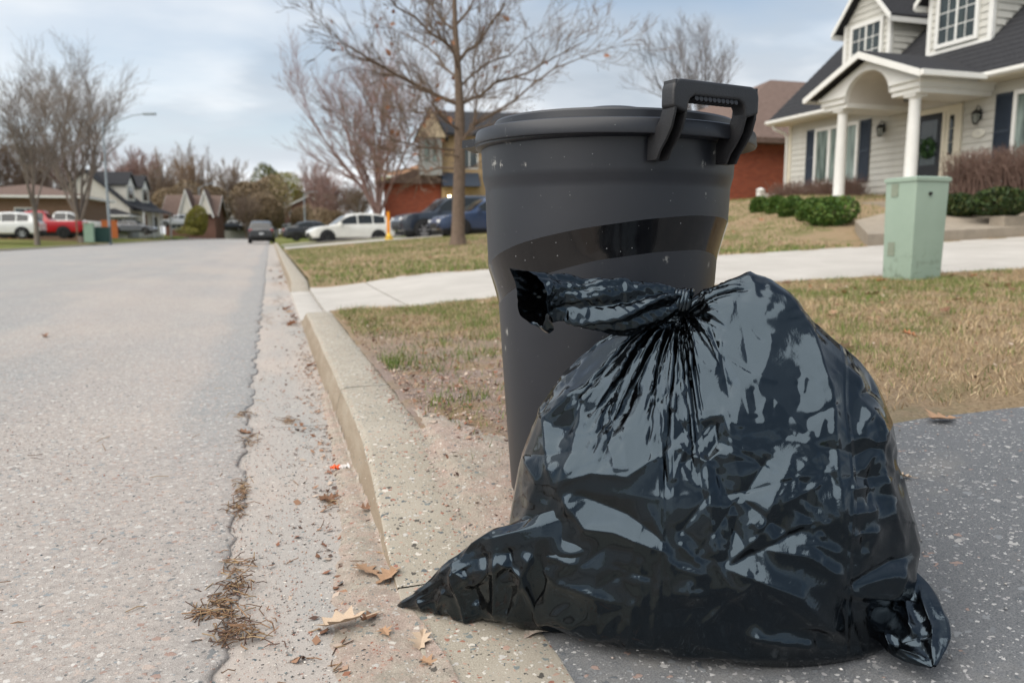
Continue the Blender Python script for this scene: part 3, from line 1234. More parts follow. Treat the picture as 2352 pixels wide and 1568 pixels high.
NU, NP = 60, 38
X0, U_, P_ = bag_grid(NU, NP)
nrm = X0 - Cn
nrm /= np.linalg.norm(nrm, axis=-1, keepdims=True)
low_ = sstep((0.26 - X0[..., 2]) / 0.16)
side = sstep((np.abs(X0[..., 0] - 0.02) - 0.15) / 0.12)
patch = 0.5 + 0.5 * np.tanh(1.6 * smooth_noise((NP, NU), (5, 7), 8))
Xs = X0 + nrm * ((0.003 + 0.007 * low_ + 0.007 * side) * smooth_noise((NP, NU), (12, 18), 5))[..., None]
eu = 0.002 + 0.028 * low_ * patch + 0.030 * side * patch + 0.006 * patch
ep = 0.002 + 0.034 * low_ * (1 - patch) + 0.018 * side + 0.005 * (1 - patch)
X1 = relax(Xs.copy(), X0, eu, ep, 140, 0.010, 0.0, BGND)
X2b = up_lin(X1)
n2, m2 = X2b.shape[:2]
U2, _ = np.meshgrid(np.linspace(0, 2 * np.pi, m2, endpoint=False), np.zeros(n2))
e2 = upsample((eu + ep)[..., None])[..., 0] * 0.10
X3b = up_lin(X2b)
X3b[1:-1] = (X3b[:-2] + X3b[2:] + np.roll(X3b, 1, 1)[1:-1] + np.roll(X3b, -1, 1)[1:-1] + 2 * X3b[1:-1]) / 6
n3, m3 = X3b.shape[:2]
# gathers running out from the knot: (heading, width, length, depth)
PLEATS = [(-104, 3.6, .30, .020), (-95, 4.0, .34, .026), (-86, 3.2, .30, .020), (-77, 4.2, .33, .026), (-66, 4.0, .27, .022), (-54, 5, .25, .020), (-42, 4, .20, .016), (-28, 5, .18, .016),
          (-116, 3.0, .24, .018), (-125, 3.4, .36, .026), (-132, 2.6, .33, .022), (-139, 3.0, .36, .024), (-147, 3.6, .22, .016), (-164, 5, .16, .010), (174, 5, .10, .008), (155, 6, .08, .006),
          (130, 6, .12, .012), (100, 6, .12, .014), (70, 6, .12, .014), (40, 6, .12, .014), (10, 6, .15, .014), (-10, 5, .16, .014)]
U3, _ = np.meshgrid(np.linspace(0, 360, m3, endpoint=False), np.zeros(n3))
q3 = np.linalg.norm(X3b - K, axis=-1)
h3 = np.zeros((n3, m3))
for ui, w, ln_, dp in PLEATS:
    bend = rng.uniform(-14, 14)
    x = (U3 - ui - bend * q3 / 0.3 + 180) % 360 - 180
    w2 = w * (0.7 + 0.9 * np.clip(1 - q3 / ln_, 0, 1)) * np.clip(0.055 / np.maximum(q3, 0.02), 0.35, 1.6)
    g = np.clip(1 - np.abs(x) / w2, 0, 1)
    win = np.clip(q3 / 0.03, 0, 1) * np.clip(1.25 * (1 - q3 / ln_), 0, 1)
    h3 -= dp * g * win
    h3 += dp * 0.25 * np.clip(1 - np.abs(np.abs(x) / w2 - 1.25) / 0.35, 0, 1) * win
nr3 = np.cross(np.roll(X3b, -1, 1) - np.roll(X3b, 1, 1), np.gradient(X3b, axis=0))
nr3 /= np.linalg.norm(nr3, axis=-1, keepdims=True) + 1e-9
if np.mean(np.sum(nr3 * (X3b - Cn), -1)) < 0:
    nr3 = -nr3
X3b = X3b + nr3 * h3[..., None]
z0 = np.zeros((n3, m3)) + 0.002
X3b = relax(X3b.copy(), X3b, z0, z0, 8, 0.05, 0.05, BGND)
X3 = upsample(X3b)


def bag_to_world(X):
    return BO + X[..., :1] * BA + X[..., 1:2] * BB + X[..., 2:3] * np.array([0, 0, 1.0])


def local(W):
    return W - np.array([BO[0], BO[1], BGND])


# ---- creases of the film: polylines found on the photograph, laid onto the surface of the sack
n4, m4 = X3.shape[:2]
Wd = bag_to_world(X3) - np.array(CAM)
dep = Wd @ np.array(FWD)
PXv = CX + FPX * (Wd @ np.array(RGT)) / dep
PYv = CY - FPX * (Wd @ np.array(UPV)) / dep
nr4 = np.cross(np.roll(X3, -1, 1) - np.roll(X3, 1, 1), np.gradient(X3, axis=0))
nr4 /= np.linalg.norm(nr4, axis=-1, keepdims=True) + 1e-9
if np.mean(np.sum(nr4 * (X3 - Cn), -1)) < 0:
    nr4 = -nr4
nw = nr4[..., :1] * BA + nr4[..., 1:2] * BB + nr4[..., 2:3] * np.array([0, 0, 1.0])
facing = sstep((-np.sum(nw * Wd, -1) / np.linalg.norm(Wd, axis=-1) - 0.02) / 0.25)
cl_ = lambda x, y: ((1560 + x * .7653) / 1.7415, (1500 + y * .7653) / 1.7415)
cr_ = lambda x, y: ((2700 + x * .8294) / 1.7415, (1350 + y * .8294) / 1.7415)
PXY = lambda x, y: (x, y)
CREASES = [  # points, height in m, reach in px
    (PXY, [(1735, 634), (1800, 690), (1862, 780), (1898, 900), (1915, 1060), (1935, 1270)], .018, 34), (PXY, [(1735, 634), (1690, 700), (1640, 800)], -.006, 60), (PXY, [(1600, 700), (1690, 655), (1745, 634)], .016, 26),
    (PXY, [(1545, 760), (1548, 1000), (1545, 1270)], .004, 12), (PXY, [(1640, 760), (1700, 880), (1690, 1010)], .005, 36), (PXY, [(1780, 760), (1740, 900), (1760, 1010)], .003, 50),
    (PXY, [(1690, 690), (1660, 770), (1640, 860)], .004, 16), (PXY, [(1620, 720), (1660, 830), (1680, 930)], -.006, 14), (PXY, [(1960, 830), (1990, 960), (2010, 1080)], .006, 24),
    (cl_, [(1032, 62), (820, 240), (835, 420), (868, 590)], .012, 26), (cl_, [(1040, 60), (1005, 220), (965, 400), (905, 570)], .008, 24),
    (cl_, [(860, 585), (1060, 515), (1250, 535), (1340, 470), (1485, 385)], .011, 30), (cl_, [(1110, 285), (1225, 185), (1310, 40)], -.010, 20),
    (cl_, [(1010, 212), (1130, 130), (1180, 40)], -.009, 18), (cl_, [(895, 605), (1030, 800), (1180, 818), (1465, 935)], .012, 24),
    (cl_, [(930, 600), (1240, 730), (1465, 900)], -.008, 20), (cl_, [(752, 930), (880, 1080), (1240, 1205)], .011, 22), (cl_, [(735, 900), (990, 1000)], .008, 18),
    (cl_, [(665, 745), (890, 895)], .009, 20), (cl_, [(700, 830), (640, 960)], .007, 16), (cl_, [(1170, 1030), (1290, 1190)], -.005, 26),
    (cl_, [(800, 1330), (700, 1040)], .008, 26), (cl_, [(860, 1250), (980, 1345)], .006, 18), (cl_, [(700, 420), (790, 560), (735, 700)], .009, 22),
    (cl_, [(1220, 270), (1230, 380), (1250, 530)], .006, 26), (cl_, [(1110, 290), (1170, 420), (1200, 520)], .006, 22),
    (cr_, [(155, 600), (175, 880), (245, 1105)], .010, 24), (cr_, [(165, 590), (310, 860), (245, 1105)], -.009, 26), (cr_, [(245, 1105), (420, 940), (500, 700), (565, 560)], .010, 26),
    (cr_, [(250, 1110), (440, 1010), (730, 870)], -.010, 22), (cr_, [(245, 1108), (590, 1240), (700, 1350), (830, 1470)], .014, 26), (cr_, [(330, 770), (470, 560)], -.008, 22),
    (cr_, [(420, 1015), (640, 1050), (825, 1165)], .010, 22), (cr_, [(430, 1000), (600, 900), (740, 880)], .008, 20), (cr_, [(800, 960), (960, 935), (905, 1090)], .008, 24),
    (cr_, [(825, 1222), (1050, 1240), (1112, 1090)], .014, 22), (cr_, [(825, 1215), (960, 1130), (1110, 1060)], -.014, 18), (cr_, [(860, 470), (935, 368), (1015, 500)], .010, 20),
    (cr_, [(860, 475), (940, 500), (1015, 505)], .010, 16), (cr_, [(880, 290), (970, 245)], -.007, 16), (cr_, [(340, 1435), (520, 1465), (695, 1480)], .010, 16), (cr_, [(690, 1395), (690, 1490)], -.006, 14),
    (cr_, [(150, 600), (200, 500), (190, 380)], -.010, 22), (cr_, [(0, 500), (60, 560), (155, 600), (235, 540)], .010, 24), (cr_, [(280, 600), (250, 440), (230, 330)], .006, 24),
    (cr_, [(320, 720), (250, 360)], .004, 18), (cr_, [(660, 600), (700, 380), (680, 200)], .0035, 30), (cr_, [(470, 500), (440, 300), (330, 170)], .004, 40), (cr_, [(560, 760), (600, 640), (640, 600)], .005, 18),
    (cr_, [(880, 650), (955, 560)], .006, 16), (cr_, [(830, 730), (950, 720)], .006, 14), (cr_, [(830, 850), (970, 830)], .007, 16), (cr_, [(1000, 640), (1060, 900), (1110, 1040)], .007, 20),
    (cr_, [(500, 810), (720, 690)], .006, 18), (cr_, [(410, 930), (370, 880)], .005, 14), (cr_, [(600, 920), (720, 900), (700, 980)], .006, 16), (cr_, [(100, 1190), (300, 1300), (420, 1420)], -.005, 40),
]
crng = np.random.default_rng(77)
SEGS = []
for f_, pts, h_, w_ in CREASES:
    SEGS.append(([f_(*p) for p in pts], h_, w_))
for k_ in range(70):                                           # faint crinkles on the taut shoulder
    x_, y_ = crng.uniform(1590, 1900), crng.uniform(680, 1080)
    an = crng.normal() * 0.35 + (0.4 if crng.random() < 0.6 else 1.4)
    L_ = crng.uniform(12, 45)
    SEGS.append(([(x_ - L_ * math.cos(an), y_ - L_ * math.sin(an)), (x_ + L_ * math.cos(an), y_ + L_ * math.sin(an))], crng.choice([-1, 1]) * crng.uniform(.0006, .0018), crng.uniform(4, 9)))
for k_ in range(190):                                          # lesser creases everywhere
    x_, y_ = crng.uniform(1190, 2090), crng.uniform(720, 1500)
    if x_ > 1600 and y_ < 1000 and crng.random() < 0.8:
        continue
    an = math.atan2(y_ - 700, x_ - 1566) + crng.normal() * 0.6 + (0.5 if y_ > 1250 else 0) * np.sign(1560 - x_)
    L_ = crng.uniform(25, 95)
    SEGS.append(([(x_ - L_ * math.cos(an), y_ - L_ * math.sin(an)), (x_ + crng.normal() * 6, y_ + crng.normal() * 6), (x_ + L_ * math.cos(an), y_ + L_ * math.sin(an))],
                 crng.choice([-1, 1]) * crng.uniform(.0012, .0042), crng.uniform(5, 13)))


def crease_field(PXv, PYv, segs):
    disp = np.zeros(PXv.shape)
    for pts, h_, w_ in segs:
        best = np.full(PXv.shape, 1e9)
        tpar = np.zeros(PXv.shape)
        ns = len(pts) - 1
        lens = [math.dist(pts[i], pts[i + 1]) for i in range(ns)]
        tot = sum(lens)
        acc = 0.0
        for i in range(ns):
            (x0, y0), (x1, y1) = pts[i], pts[i + 1]
            dx, dy = x1 - x0, y1 - y0
            tq = np.clip(((PXv - x0) * dx + (PYv - y0) * dy) / (lens[i] ** 2), 0, 1)
            ds = np.hypot(PXv - x0 - tq * dx, PYv - y0 - tq * dy)
            nb_ = ds < best
            best = np.where(nb_, ds, best)
            tpar = np.where(nb_, (acc + tq * lens[i]) / tot, tpar)
            acc += lens[i]
        taper = np.clip(np.minimum(tpar, 1 - tpar) * 5 + 0.25, 0, 1)
        disp += h_ * np.exp(-best / w_) * taper * (best < 5 * w_)
    return disp


def add_creases(X, segs):
    """push the film out or in along its normal where a crease runs, front side only"""
    Wd = bag_to_world(X) - np.array(CAM)
    dep = Wd @ np.array(FWD)
    px_ = CX + FPX * (Wd @ np.array(RGT)) / dep
    py_ = CY - FPX * (Wd @ np.array(UPV)) / dep
    nr = np.cross(np.roll(X, -1, 1) - np.roll(X, 1, 1), np.gradient(X, axis=0))
    nr /= np.linalg.norm(nr, axis=-1, keepdims=True) + 1e-9
    cen = X.mean(1, keepdims=True)
    if np.mean(np.sum(nr * (X - cen), -1)) < 0:
        nr = -nr
    nw = nr[..., :1] * BA + nr[..., 1:2] * BB + nr[..., 2:3] * np.array([0, 0, 1.0])
    fc = sstep((-np.sum(nw * Wd, -1) / np.linalg.norm(Wd, axis=-1) - 0.02) / 0.25)
    return X + nr * (crease_field(px_, py_, segs) * fc)[..., None]


disp = crease_field(PXv, PYv, SEGS)
X3 = X3 + nr4 * (disp * facing)[..., None]
X3[..., 2] = np.maximum(X3[..., 2], BGND - 0.002)


W = local(bag_to_world(X3))
n3, m3 = W.shape[:2]
idx = np.arange(n3 * m3).reshape(n3, m3)
Fq = np.stack([idx[:-1], np.roll(idx, -1, 1)[:-1], np.roll(idx, -1, 1)[1:], idx[1:]], -1).reshape(-1, 4)
sack = fast_mesh('sack', W.reshape(-1, 3), Fq, 'bag_film', 4, smooth=True)
sack.parent = bag_root


# ---- loose corners of the sack, flattened and crumpled
def crumple_tube(name, path, halfw, halft, side_v, nu=20, nl=14, amp=0.006, seed=0, iters=80, eps=0.08):
    """flattened sleeve along a path; side_v is the wide direction"""
    path = np.array(path, float)
    s = np.linspace(0, 1, len(path))
    tt = np.linspace(0, 1, nl)
    C_ = np.stack([np.interp(tt, s, path[:, k]) for k in range(3)], -1)
    for _ in range(4):
        C_[1:-1] = (C_[:-2] + 2 * C_[1:-1] + C_[2:]) / 4
    hw = np.interp(tt, np.linspace(0, 1, len(halfw)), halfw)
    ht = np.interp(tt, np.linspace(0, 1, len(halft)), halft)
    T = np.gradient(C_, axis=0)
    T /= np.linalg.norm(T, axis=-1, keepdims=True)
    S = np.array(side_v, float) - T * (T @ np.array(side_v, float))[:, None]
    S /= np.linalg.norm(S, axis=-1, keepdims=True)
    N_ = np.cross(T, S)
    u = np.linspace(0, 2 * np.pi, nu, endpoint=False)
    cu, su = np.cos(u), np.sin(u)
    cu = np.sign(cu) * np.abs(cu) ** 0.9
    X0 = C_[:, None] + S[:, None] * (hw[:, None] * cu)[..., None] + N_[:, None] * (ht[:, None] * su)[..., None]
    out_ = X0 - C_[:, None]
    out_ /= np.linalg.norm(out_, axis=-1, keepdims=True) + 1e-9
    X = X0 + out_ * (amp * smooth_noise((nl, nu), (nl // 2, nu // 2), seed))[..., None]
    e = np.full((nl, nu), eps) * (0.4 + 0.6 * np.abs(smooth_noise((nl, nu), (8, 8), seed + 1)))
    X = relax(X, X0, e, e * 0.8, iters, 0.015, 0.0, -1)
    X = up_lin(up_lin(X))
    S_ = X.copy()
    S_[1:-1] = (X[:-2] + X[2:] + np.roll(X, 1, 1)[1:-1] + np.roll(X, -1, 1)[1:-1] + 2 * X[1:-1]) / 6
    return upsample(S_)


def film_obj(name, X, closed_u=True):
    n, m = X.shape[:2]
    idx = np.arange(n * m).reshape(n, m)
    Fq = np.stack([idx[:-1], np.roll(idx, -1, 1)[:-1], np.roll(idx, -1, 1)[1:], idx[1:]], -1).reshape(-1, 4)
    o = fast_mesh(name, X.reshape(-1, 3), Fq, 'bag_film', 4, smooth=True)
    o.parent = bag_root
    return o


def pt(px, py, b):
    a, z = on_plane(px, py, b)
    return np.array([a, b, z])


def rest_z(x, y):
    g = terrain(x, y)
    return np.where((x > KX0) & (x < KX1 + 0.06), np.maximum(g, kerb_h(y)), g)


def gclamp(X, pad=0.004):
    W = bag_to_world(X)
    W[..., 2] = np.maximum(W[..., 2], rest_z(W[..., 0], W[..., 1]) + pad)
    return W


# left corner: low, pointing at the gutter
pl = [pt(1440, 1310, -0.12), pt(1310, 1325, -0.13), pt(1190, 1335, -0.135), pt(1085, 1362, -0.13), pt(1000, 1385, -0.12), pt(916, 1396, -0.11)]
EL = crumple_tube('corner_flap', pl, [0.150, 0.140, 0.122, 0.080, 0.044, 0.008], [0.06, 0.055, 0.042, 0.026, 0.013, 0.004], (0.10, -0.30, 0.95), 20, 13, 0.010, 3, 110, 0.09)
erng = np.random.default_rng(5)
ES = [(cl_, [(335, 985), (345, 1100), (435, 1340)], .014, 13), (cl_, [(548, 955), (560, 1110), (552, 1280)], .014, 14), (cl_, [(420, 1080), (470, 1230), (525, 1390)], -.012, 12), (cl_, [(330, 1000), (430, 1085), (545, 1000)], .012, 13),
      (cl_, [(690, 1030), (740, 1160), (800, 1330)], .012, 15), (cl_, [(300, 1110), (225, 1235)], .010, 11), (cl_, [(225, 1235), (320, 1215), (440, 1340)], .010, 11), (cl_, [(155, 1165), (195, 1300)], .008, 9),
      (cl_, [(40, 1205), (150, 1165), (240, 1110)], .006, 9), (cl_, [(610, 900), (640, 1000), (560, 1060)], -.010, 12), (cl_, [(560, 960), (690, 1035), (740, 930)], .011, 13), (cl_, [(440, 1180), (520, 1330)], .009, 9),
      (cl_, [(600, 1300), (660, 1180), (690, 1040)], .010, 13), (cl_, [(280, 1260), (380, 1340)], .007, 9), (cl_, [(640, 1090), (610, 1240)], -.008, 10), (cl_, [(380, 1010), (420, 1080)], -.009, 9), (cl_, [(480, 930), (520, 1060)], -.009, 10)]
EL = add_creases(upsample(EL), [([f_(*p) for p in pts], h_, w_) for f_, pts, h_, w_ in ES])
WL = gclamp(EL)
film_obj('corner_flap', local(WL))
# right corner: small, pointing at the viewer
pr = [pt(2030, 1330, -0.05), pt(2070, 1390, -0.10), pt(2100, 1450, -0.15), pt(2125, 1495, -0.19), pt(2142, 1528, -0.215)]
ER = crumple_tube('corner_flap', pr, [0.05, 0.060, 0.054, 0.040, 0.006], [0.03, 0.019, 0.011, 0.006, 0.002], (0.85, 0.1, 0.45), 16, 11, 0.004, 9, 90, 0.05)
ES = [(cr_, [(1100, 1190), (1120, 1300), (1150, 1440)], .010, 10), (cr_, [(1010, 1400), (1040, 1490), (1220, 1560)], .009, 10), (cr_, [(1040, 1490), (1130, 1460), (1245, 1430)], -.007, 7), (cr_, [(1180, 1240), (1240, 1400), (1245, 1540)], .006, 9),
      (cr_, [(1060, 1300), (1170, 1440)], .008, 9), (cr_, [(1080, 1480), (1180, 1455)], .006, 6), (cr_, [(1090, 1250), (1180, 1270)], -.006, 8)]
ER = add_creases(upsample(ER), [([f_(*p) for p in pts], h_, w_) for f_, pts, h_, w_ in ES])
WR = gclamp(ER)
film_obj('corner_flap', local(WR))

# ---- gathered neck above the knot, ending in the open mouth
KW = K
kb0 = KB - 0.008
pn = [pt(1574, 698, kb0), pt(1545, 694, kb0 - .012), pt(1500, 698, kb0 - .03), pt(1450, 708, kb0 - .045), pt(1400, 707, kb0 - .055), pt(1345, 697, kb0 - .06), pt(1300, 686, kb0 - .068), pt(1258, 684, kb0 - .082), pt(1222, 684, kb0 - .105)]
nl, nu = 40, 48
pn = np.array(pn)
tt = np.linspace(0, 1, nl)
C_ = np.stack([np.interp(tt, np.linspace(0, 1, len(pn)), pn[:, k]) for k in range(3)], -1)
for _ in range(3):
    C_[1:-1] = (C_[:-2] + 2 * C_[1:-1] + C_[2:]) / 4
T = np.gradient(C_, axis=0)
T /= np.linalg.norm(T, axis=-1, keepdims=True)
S = np.array([0, 0, 1.0]) - T * T[:, 2:3]
S /= np.linalg.norm(S, axis=-1, keepdims=True)
N_ = np.cross(T, S)
hw = np.interp(tt, [0, .05, .2, .4, .6, .78, .9, 1], [.012, .017, .031, .040, .042, .036, .042, .052])
ht = np.interp(tt, [0, .05, .2, .4, .6, .78, .9, 1], [.011, .013, .019, .025, .027, .022, .027, .032])
u = np.linspace(0, 2 * np.pi, nu, endpoint=False)
Ut, Tt = np.meshgrid(u, tt)
tw = Ut + 2.4 * Tt
pleat = sum(rng.uniform(.5, 1) * (np.abs(((tw * k_ / (2 * np.pi) + rng.uniform(0, 1)) % 1.0) - 0.5) * 2 - 0.5) for k_ in (4, 5, 7))
pa = np.interp(tt, [0, .1, .35, .70, .85, 1], [.20, .34, .42, .34, .20, .08])[:, None]
rad = 1 + pa * pleat + 0.10 * smooth_noise((nl, nu), (9, 7), 33) * np.clip(Tt * 4, 0, 1)
X0n = C_[:, None] + S[:, None] * (hw[:, None] * np.cos(u) * rad)[..., None] + N_[:, None] * (ht[:, None] * np.sin(u) * rad)[..., None]
en = np.full((nl, nu), 0.05)
Xn = relax(X0n + 0.0008 * rng.normal(size=X0n.shape), X0n, en, en * 0.6, 50, 0.03, 0.0, -1)
# slanted, uneven cut at the mouth
Xn[-3:] += (np.linspace(.3, 1, 3)[:, None, None]) * 0.030 * T[-1] * (np.cos(u - 0.5) + 0.35 * np.sin(3 * u + 1))[None, :, None]
film_obj('neck', local(bag_to_world(upsample(upsample(Xn)))))
# knot: a few tight wraps
mb = MB()
kc = pt(1566, 694, KB - 0.012)
for k_ in range(5):
    a0 = rng.uniform(0, 6.28)
    pts = []
    ax = np.array([0.9, 0.1, 0.3 * rng.normal()])
    for q in range(15):
        a_ = a0 + q / 14 * 2 * math.pi * 0.9
        off = np.array([0.006 * (k_ - 2) + 0.004 * math.sin(a_), 0.016 * math.cos(a_), 0.020 * math.sin(a_)])
        pts.append(local(bag_to_world(kc + off)))
    mb.tube(pts, [0.0035 + 0.0025 * abs(math.sin(q * 0.9 + k_)) for q in range(15)], 7)
mb.obj('knot', 'bag_film', bag_root, 60)

# ================================================================== more materials
plain('siding', (0.56, 0.548, 0.50), 0.55, 0.06, 3.0, 0.06, 40, 0.3)
plain('trim_white', (0.74, 0.735, 0.70), 0.45, 0.04, 5)
plain('trim_cream', (0.66, 0.61, 0.49), 0.5, 0.05, 5)
plain('porch_ceiling', (0.58, 0.55, 0.50), 0.6, 0.05, 5)
t = NT('shingle_dark')
c = t.ramp(t.noise(26, 4, 0.7), [(0.3, (0.018, 0.019, 0.022)), (0.7, (0.052, 0.052, 0.056))])
t.fin(c, 0.9, 0.2)
t.bump(t.noise(40, 3, 0.7), 0.5, 0.02)
t = NT('shingle_brown')
c = t.ramp(t.noise(9, 4, 0.7), [(0.3, (0.10, 0.068, 0.055)), (0.7, (0.20, 0.14, 0.115))])
t.fin(c, 0.9, 0.2)
t.bump(t.noise(20, 3, 0.7), 0.4, 0.02)
t = NT('shingle_orange')
c = t.ramp(t.noise(6, 4, 0.7), [(0.3, (0.20, 0.11, 0.065)), (0.7, (0.33, 0.19, 0.11))])
t.fin(c, 0.9, 0.2)


def brick_mat(name, c1, c2, mortar, sc=1.0):
    t = NT(name)
    sp_ = t.n('ShaderNodeSeparateXYZ')
    t.l(t.co, sp_.inputs[0])
    cb = t.n('ShaderNodeCombineXYZ')
    t.l(t.math('ADD', sp_.outputs[0], sp_.outputs[1]), cb.inputs[0])
    t.l(sp_.outputs[2], cb.inputs[1])
    b_ = t.n('ShaderNodeTexBrick')
    b_.inputs['Scale'].default_value = sc
    b_.inputs['Brick Width'].default_value = 0.21
    b_.inputs['Row Height'].default_value = 0.075
    b_.inputs['Mortar Size'].default_value = 0.010
    b_.inputs['Color1'].default_value = (*c1, 1)
    b_.inputs['Color2'].default_value = (*c2, 1)
    b_.inputs['Mortar'].default_value = (*mortar, 1)
    t.l(cb.outputs[0], b_.inputs['Vector'])
    c = t.mix(t.math('MULTIPLY', t.noise(4, 5, 0.7), 0.4), b_.outputs['Color'], tuple(x * 0.5 for x in c1))
    t.fin(c, 0.9, 0.2)
    t.bump(b_.outputs['Fac'], 0.3, -0.01)


brick_mat('brick_red', (0.40, 0.105, 0.055), (0.27, 0.065, 0.038), (0.26, 0.12, 0.085))
brick_mat('brick_brown', (0.22, 0.125, 0.075), (0.16, 0.09, 0.055), (0.25, 0.20, 0.16))
brick_mat('brick_tan', (0.52, 0.36, 0.19), (0.45, 0.30, 0.155), (0.42, 0.33, 0.22))
brick_mat('brick_dull', (0.24, 0.115, 0.08), (0.17, 0.08, 0.06), (0.22, 0.16, 0.13))
plain('wall_white', (0.66, 0.63, 0.55), 0.6, 0.06, 1.5)
plain('wall_cream', (0.62, 0.50, 0.34), 0.6, 0.08, 1.5)
plain('wall_grey', (0.34, 0.34, 0.32), 0.6, 0.1, 1.5)
plain('shutter_blue', (0.030, 0.042, 0.062), 0.5, 0.15, 8)
plain('door_black', (0.014, 0.015, 0.018), 0.3, 0.2, 8)
plain('iron_black', (0.012, 0.012, 0.012), 0.4, 0.2, 20)
t = NT('window_glass')
c = t.ramp(t.noise(1.6, 3, 0.5, stretch=(1, 1, 0.4)), [(0.35, (0.010, 0.014, 0.016)), (0.65, (0.055, 0.07, 0.07))])
t.fin(c, 0.04, 0.6)
t = NT('curtain_glass')
c = t.ramp(t.noise(7, 3, 0.5, stretch=(1, 1, 0.15)), [(0.35, (0.05, 0.07, 0.06)), (0.65, (0.24, 0.30, 0.27))])
t.fin(c, 0.06, 0.5)
t = NT('lantern_glass')
t.fin((0.30, 0.33, 0.30), 0.1, 0.5)
t.p.inputs['Alpha'].default_value = 0.45
plain('stone_cap', (0.30, 0.255, 0.20), 0.9, 0.2, 6, 0.3, 40)
plain('plaque', (0.70, 0.68, 0.60), 0.4, 0.05, 20)
plain('plaque_ink', (0.30, 0.29, 0.27), 0.5, 0.05, 20)

# ================================================================== the beige house on the right
HX, HY0, HY1, HZ0, HZ1 = 14.2, 8.6, 19.5, 1.40, 3.86
house = thing('beige_house', 'beige sided house with white arched porch, dormers and dark roof', 'house', (HX, 14.3, HZ0))


def hb(mb, name, mat, par=None, smooth=None, bevel=0):
    return mb.obj(name, mat, par or house, smooth, bevel, world=True)


# walls (core behind the boards)
mb = MB()
mb.box((HX + 0.02, HY0, HZ0 - 0.6), (24.0, HY1 - 0.02, HZ1))
wall = hb(mb, 'wall', 'siding')
HP = house.location


def board(y0, y1, z, x=HX, h=0.15, par=None, axis='y', flip=1):
    """one clapboard: thin at the top, thick at the foot"""
    m = MB()
    if axis == 'y':
        P0 = [(x + 0.019, y0, z + h), (x + 0.012, y0, z + h), (x - 0.010, y0, z), (x + 0.019, y0, z)]
        m.prism(P0, (0, y1 - y0, 0))
    else:
        P0 = [(y0, x + 0.019, z + h), (y0, x + 0.012, z + h), (y0, x - 0.010, z), (y0, x + 0.019, z)]
        m.prism(P0, (y1 - y0, 0, 0))
    return m.obj('siding_board', 'siding', par or wall, world=True)


nb = 0
z = HZ0 + 0.02
while z + 0.15 < HZ1 + 0.01:
    board(HY0, HY1 - 0.02, z)
    z += 0.1505
# corner board and frieze
mb = MB()
mb.box((HX - 0.03, HY1 - 0.10, HZ0), (HX + 0.08, HY1 + 0.015, HZ1 - 0.02))
hb(mb, 'corner_trim', 'trim_cream', None, None, 0.004)
mb = MB()
mb.box((HX - 0.022, HY0, HZ1 - 0.10), (HX - 0.012, HY1 - 0.11, HZ1 - 0.012))
hb(mb, 'frieze', 'trim_cream')

# main roof
EX, EZ, RX, RZ_ = 13.68, 3.90, 18.9, 8.75
ROOF_M = (RZ_ - EZ) / (RX - EX)
mb = MB()
mb.prism([(EX, HY0 - 0.3, EZ), (RX, HY0 - 0.3, RZ_), (24.5, HY0 - 0.3, EZ), (24.5, HY0 - 0.3, EZ - 0.12), (RX, HY0 - 0.3, RZ_ - 0.14), (EX, HY0 - 0.3, EZ - 0.12)], (0, HY1 - HY0 + 0.6, 0))
roof = hb(mb, 'roof', 'shingle_dark')
# shingle courses near the eave
k = 0
while k < 26:
    x0 = EX + 0.02 + k * 0.14
    z0 = EZ + (x0 - EX) * ROOF_M + 0.006
    m = MB()
    m.prism([(x0, HY0 - 0.3, z0 + 0.002), (x0 + 0.14, HY0 - 0.3, z0 + 0.14 * ROOF_M - 0.006), (x0 + 0.14, HY0 - 0.3, z0 + 0.14 * ROOF_M + 0.001), (x0, HY0 - 0.3, z0 + 0.014)], (0, HY1 - HY0 + 0.6, 0))
    m.obj('shingle_course', 'shingle_dark', roof, world=True)
    k += 1
# gutters and soffit
mb = MB()
prof = [(EX - 0.11, EZ - 0.02), (EX - 0.11, EZ - 0.09), (EX - 0.07, EZ - 0.125), (EX + 0.01, EZ - 0.125), (EX + 0.01, EZ - 0.02)]
mb.prism([(x, 16.2, z) for x, z in prof], (0, HY1 + 0.30 - 16.2, 0))
hb(mb, 'eave_gutter', 'trim_white')
mb = MB()
mb.prism([(x, HY0 - 0.3, z) for x, z in prof], (0, 12.66 - HY0 + 0.3, 0))
hb(mb, 'eave_gutter', 'trim_white')
mb = MB()
mb.box((EX, HY0 - 0.28, EZ - 0.150), (HX - 0.024, HY1 + 0.28, EZ - 0.122))
hb(mb, 'soffit', 'trim_cream')
mb = MB()
mb.tube([(EX + 0.02, HY1 + 0.12, EZ - 0.12), (EX + 0.06, HY1 + 0.10, EZ - 0.24), (EX + 0.40, HY1 + 0.07, EZ - 0.36), (HX - 0.05, HY1 + 0.06, EZ - 0.46), (HX - 0.05, HY1 + 0.06, HZ0 + 0.1)], 0.038, 8)
hb(mb, 'downpipe', 'trim_white', None, 40)


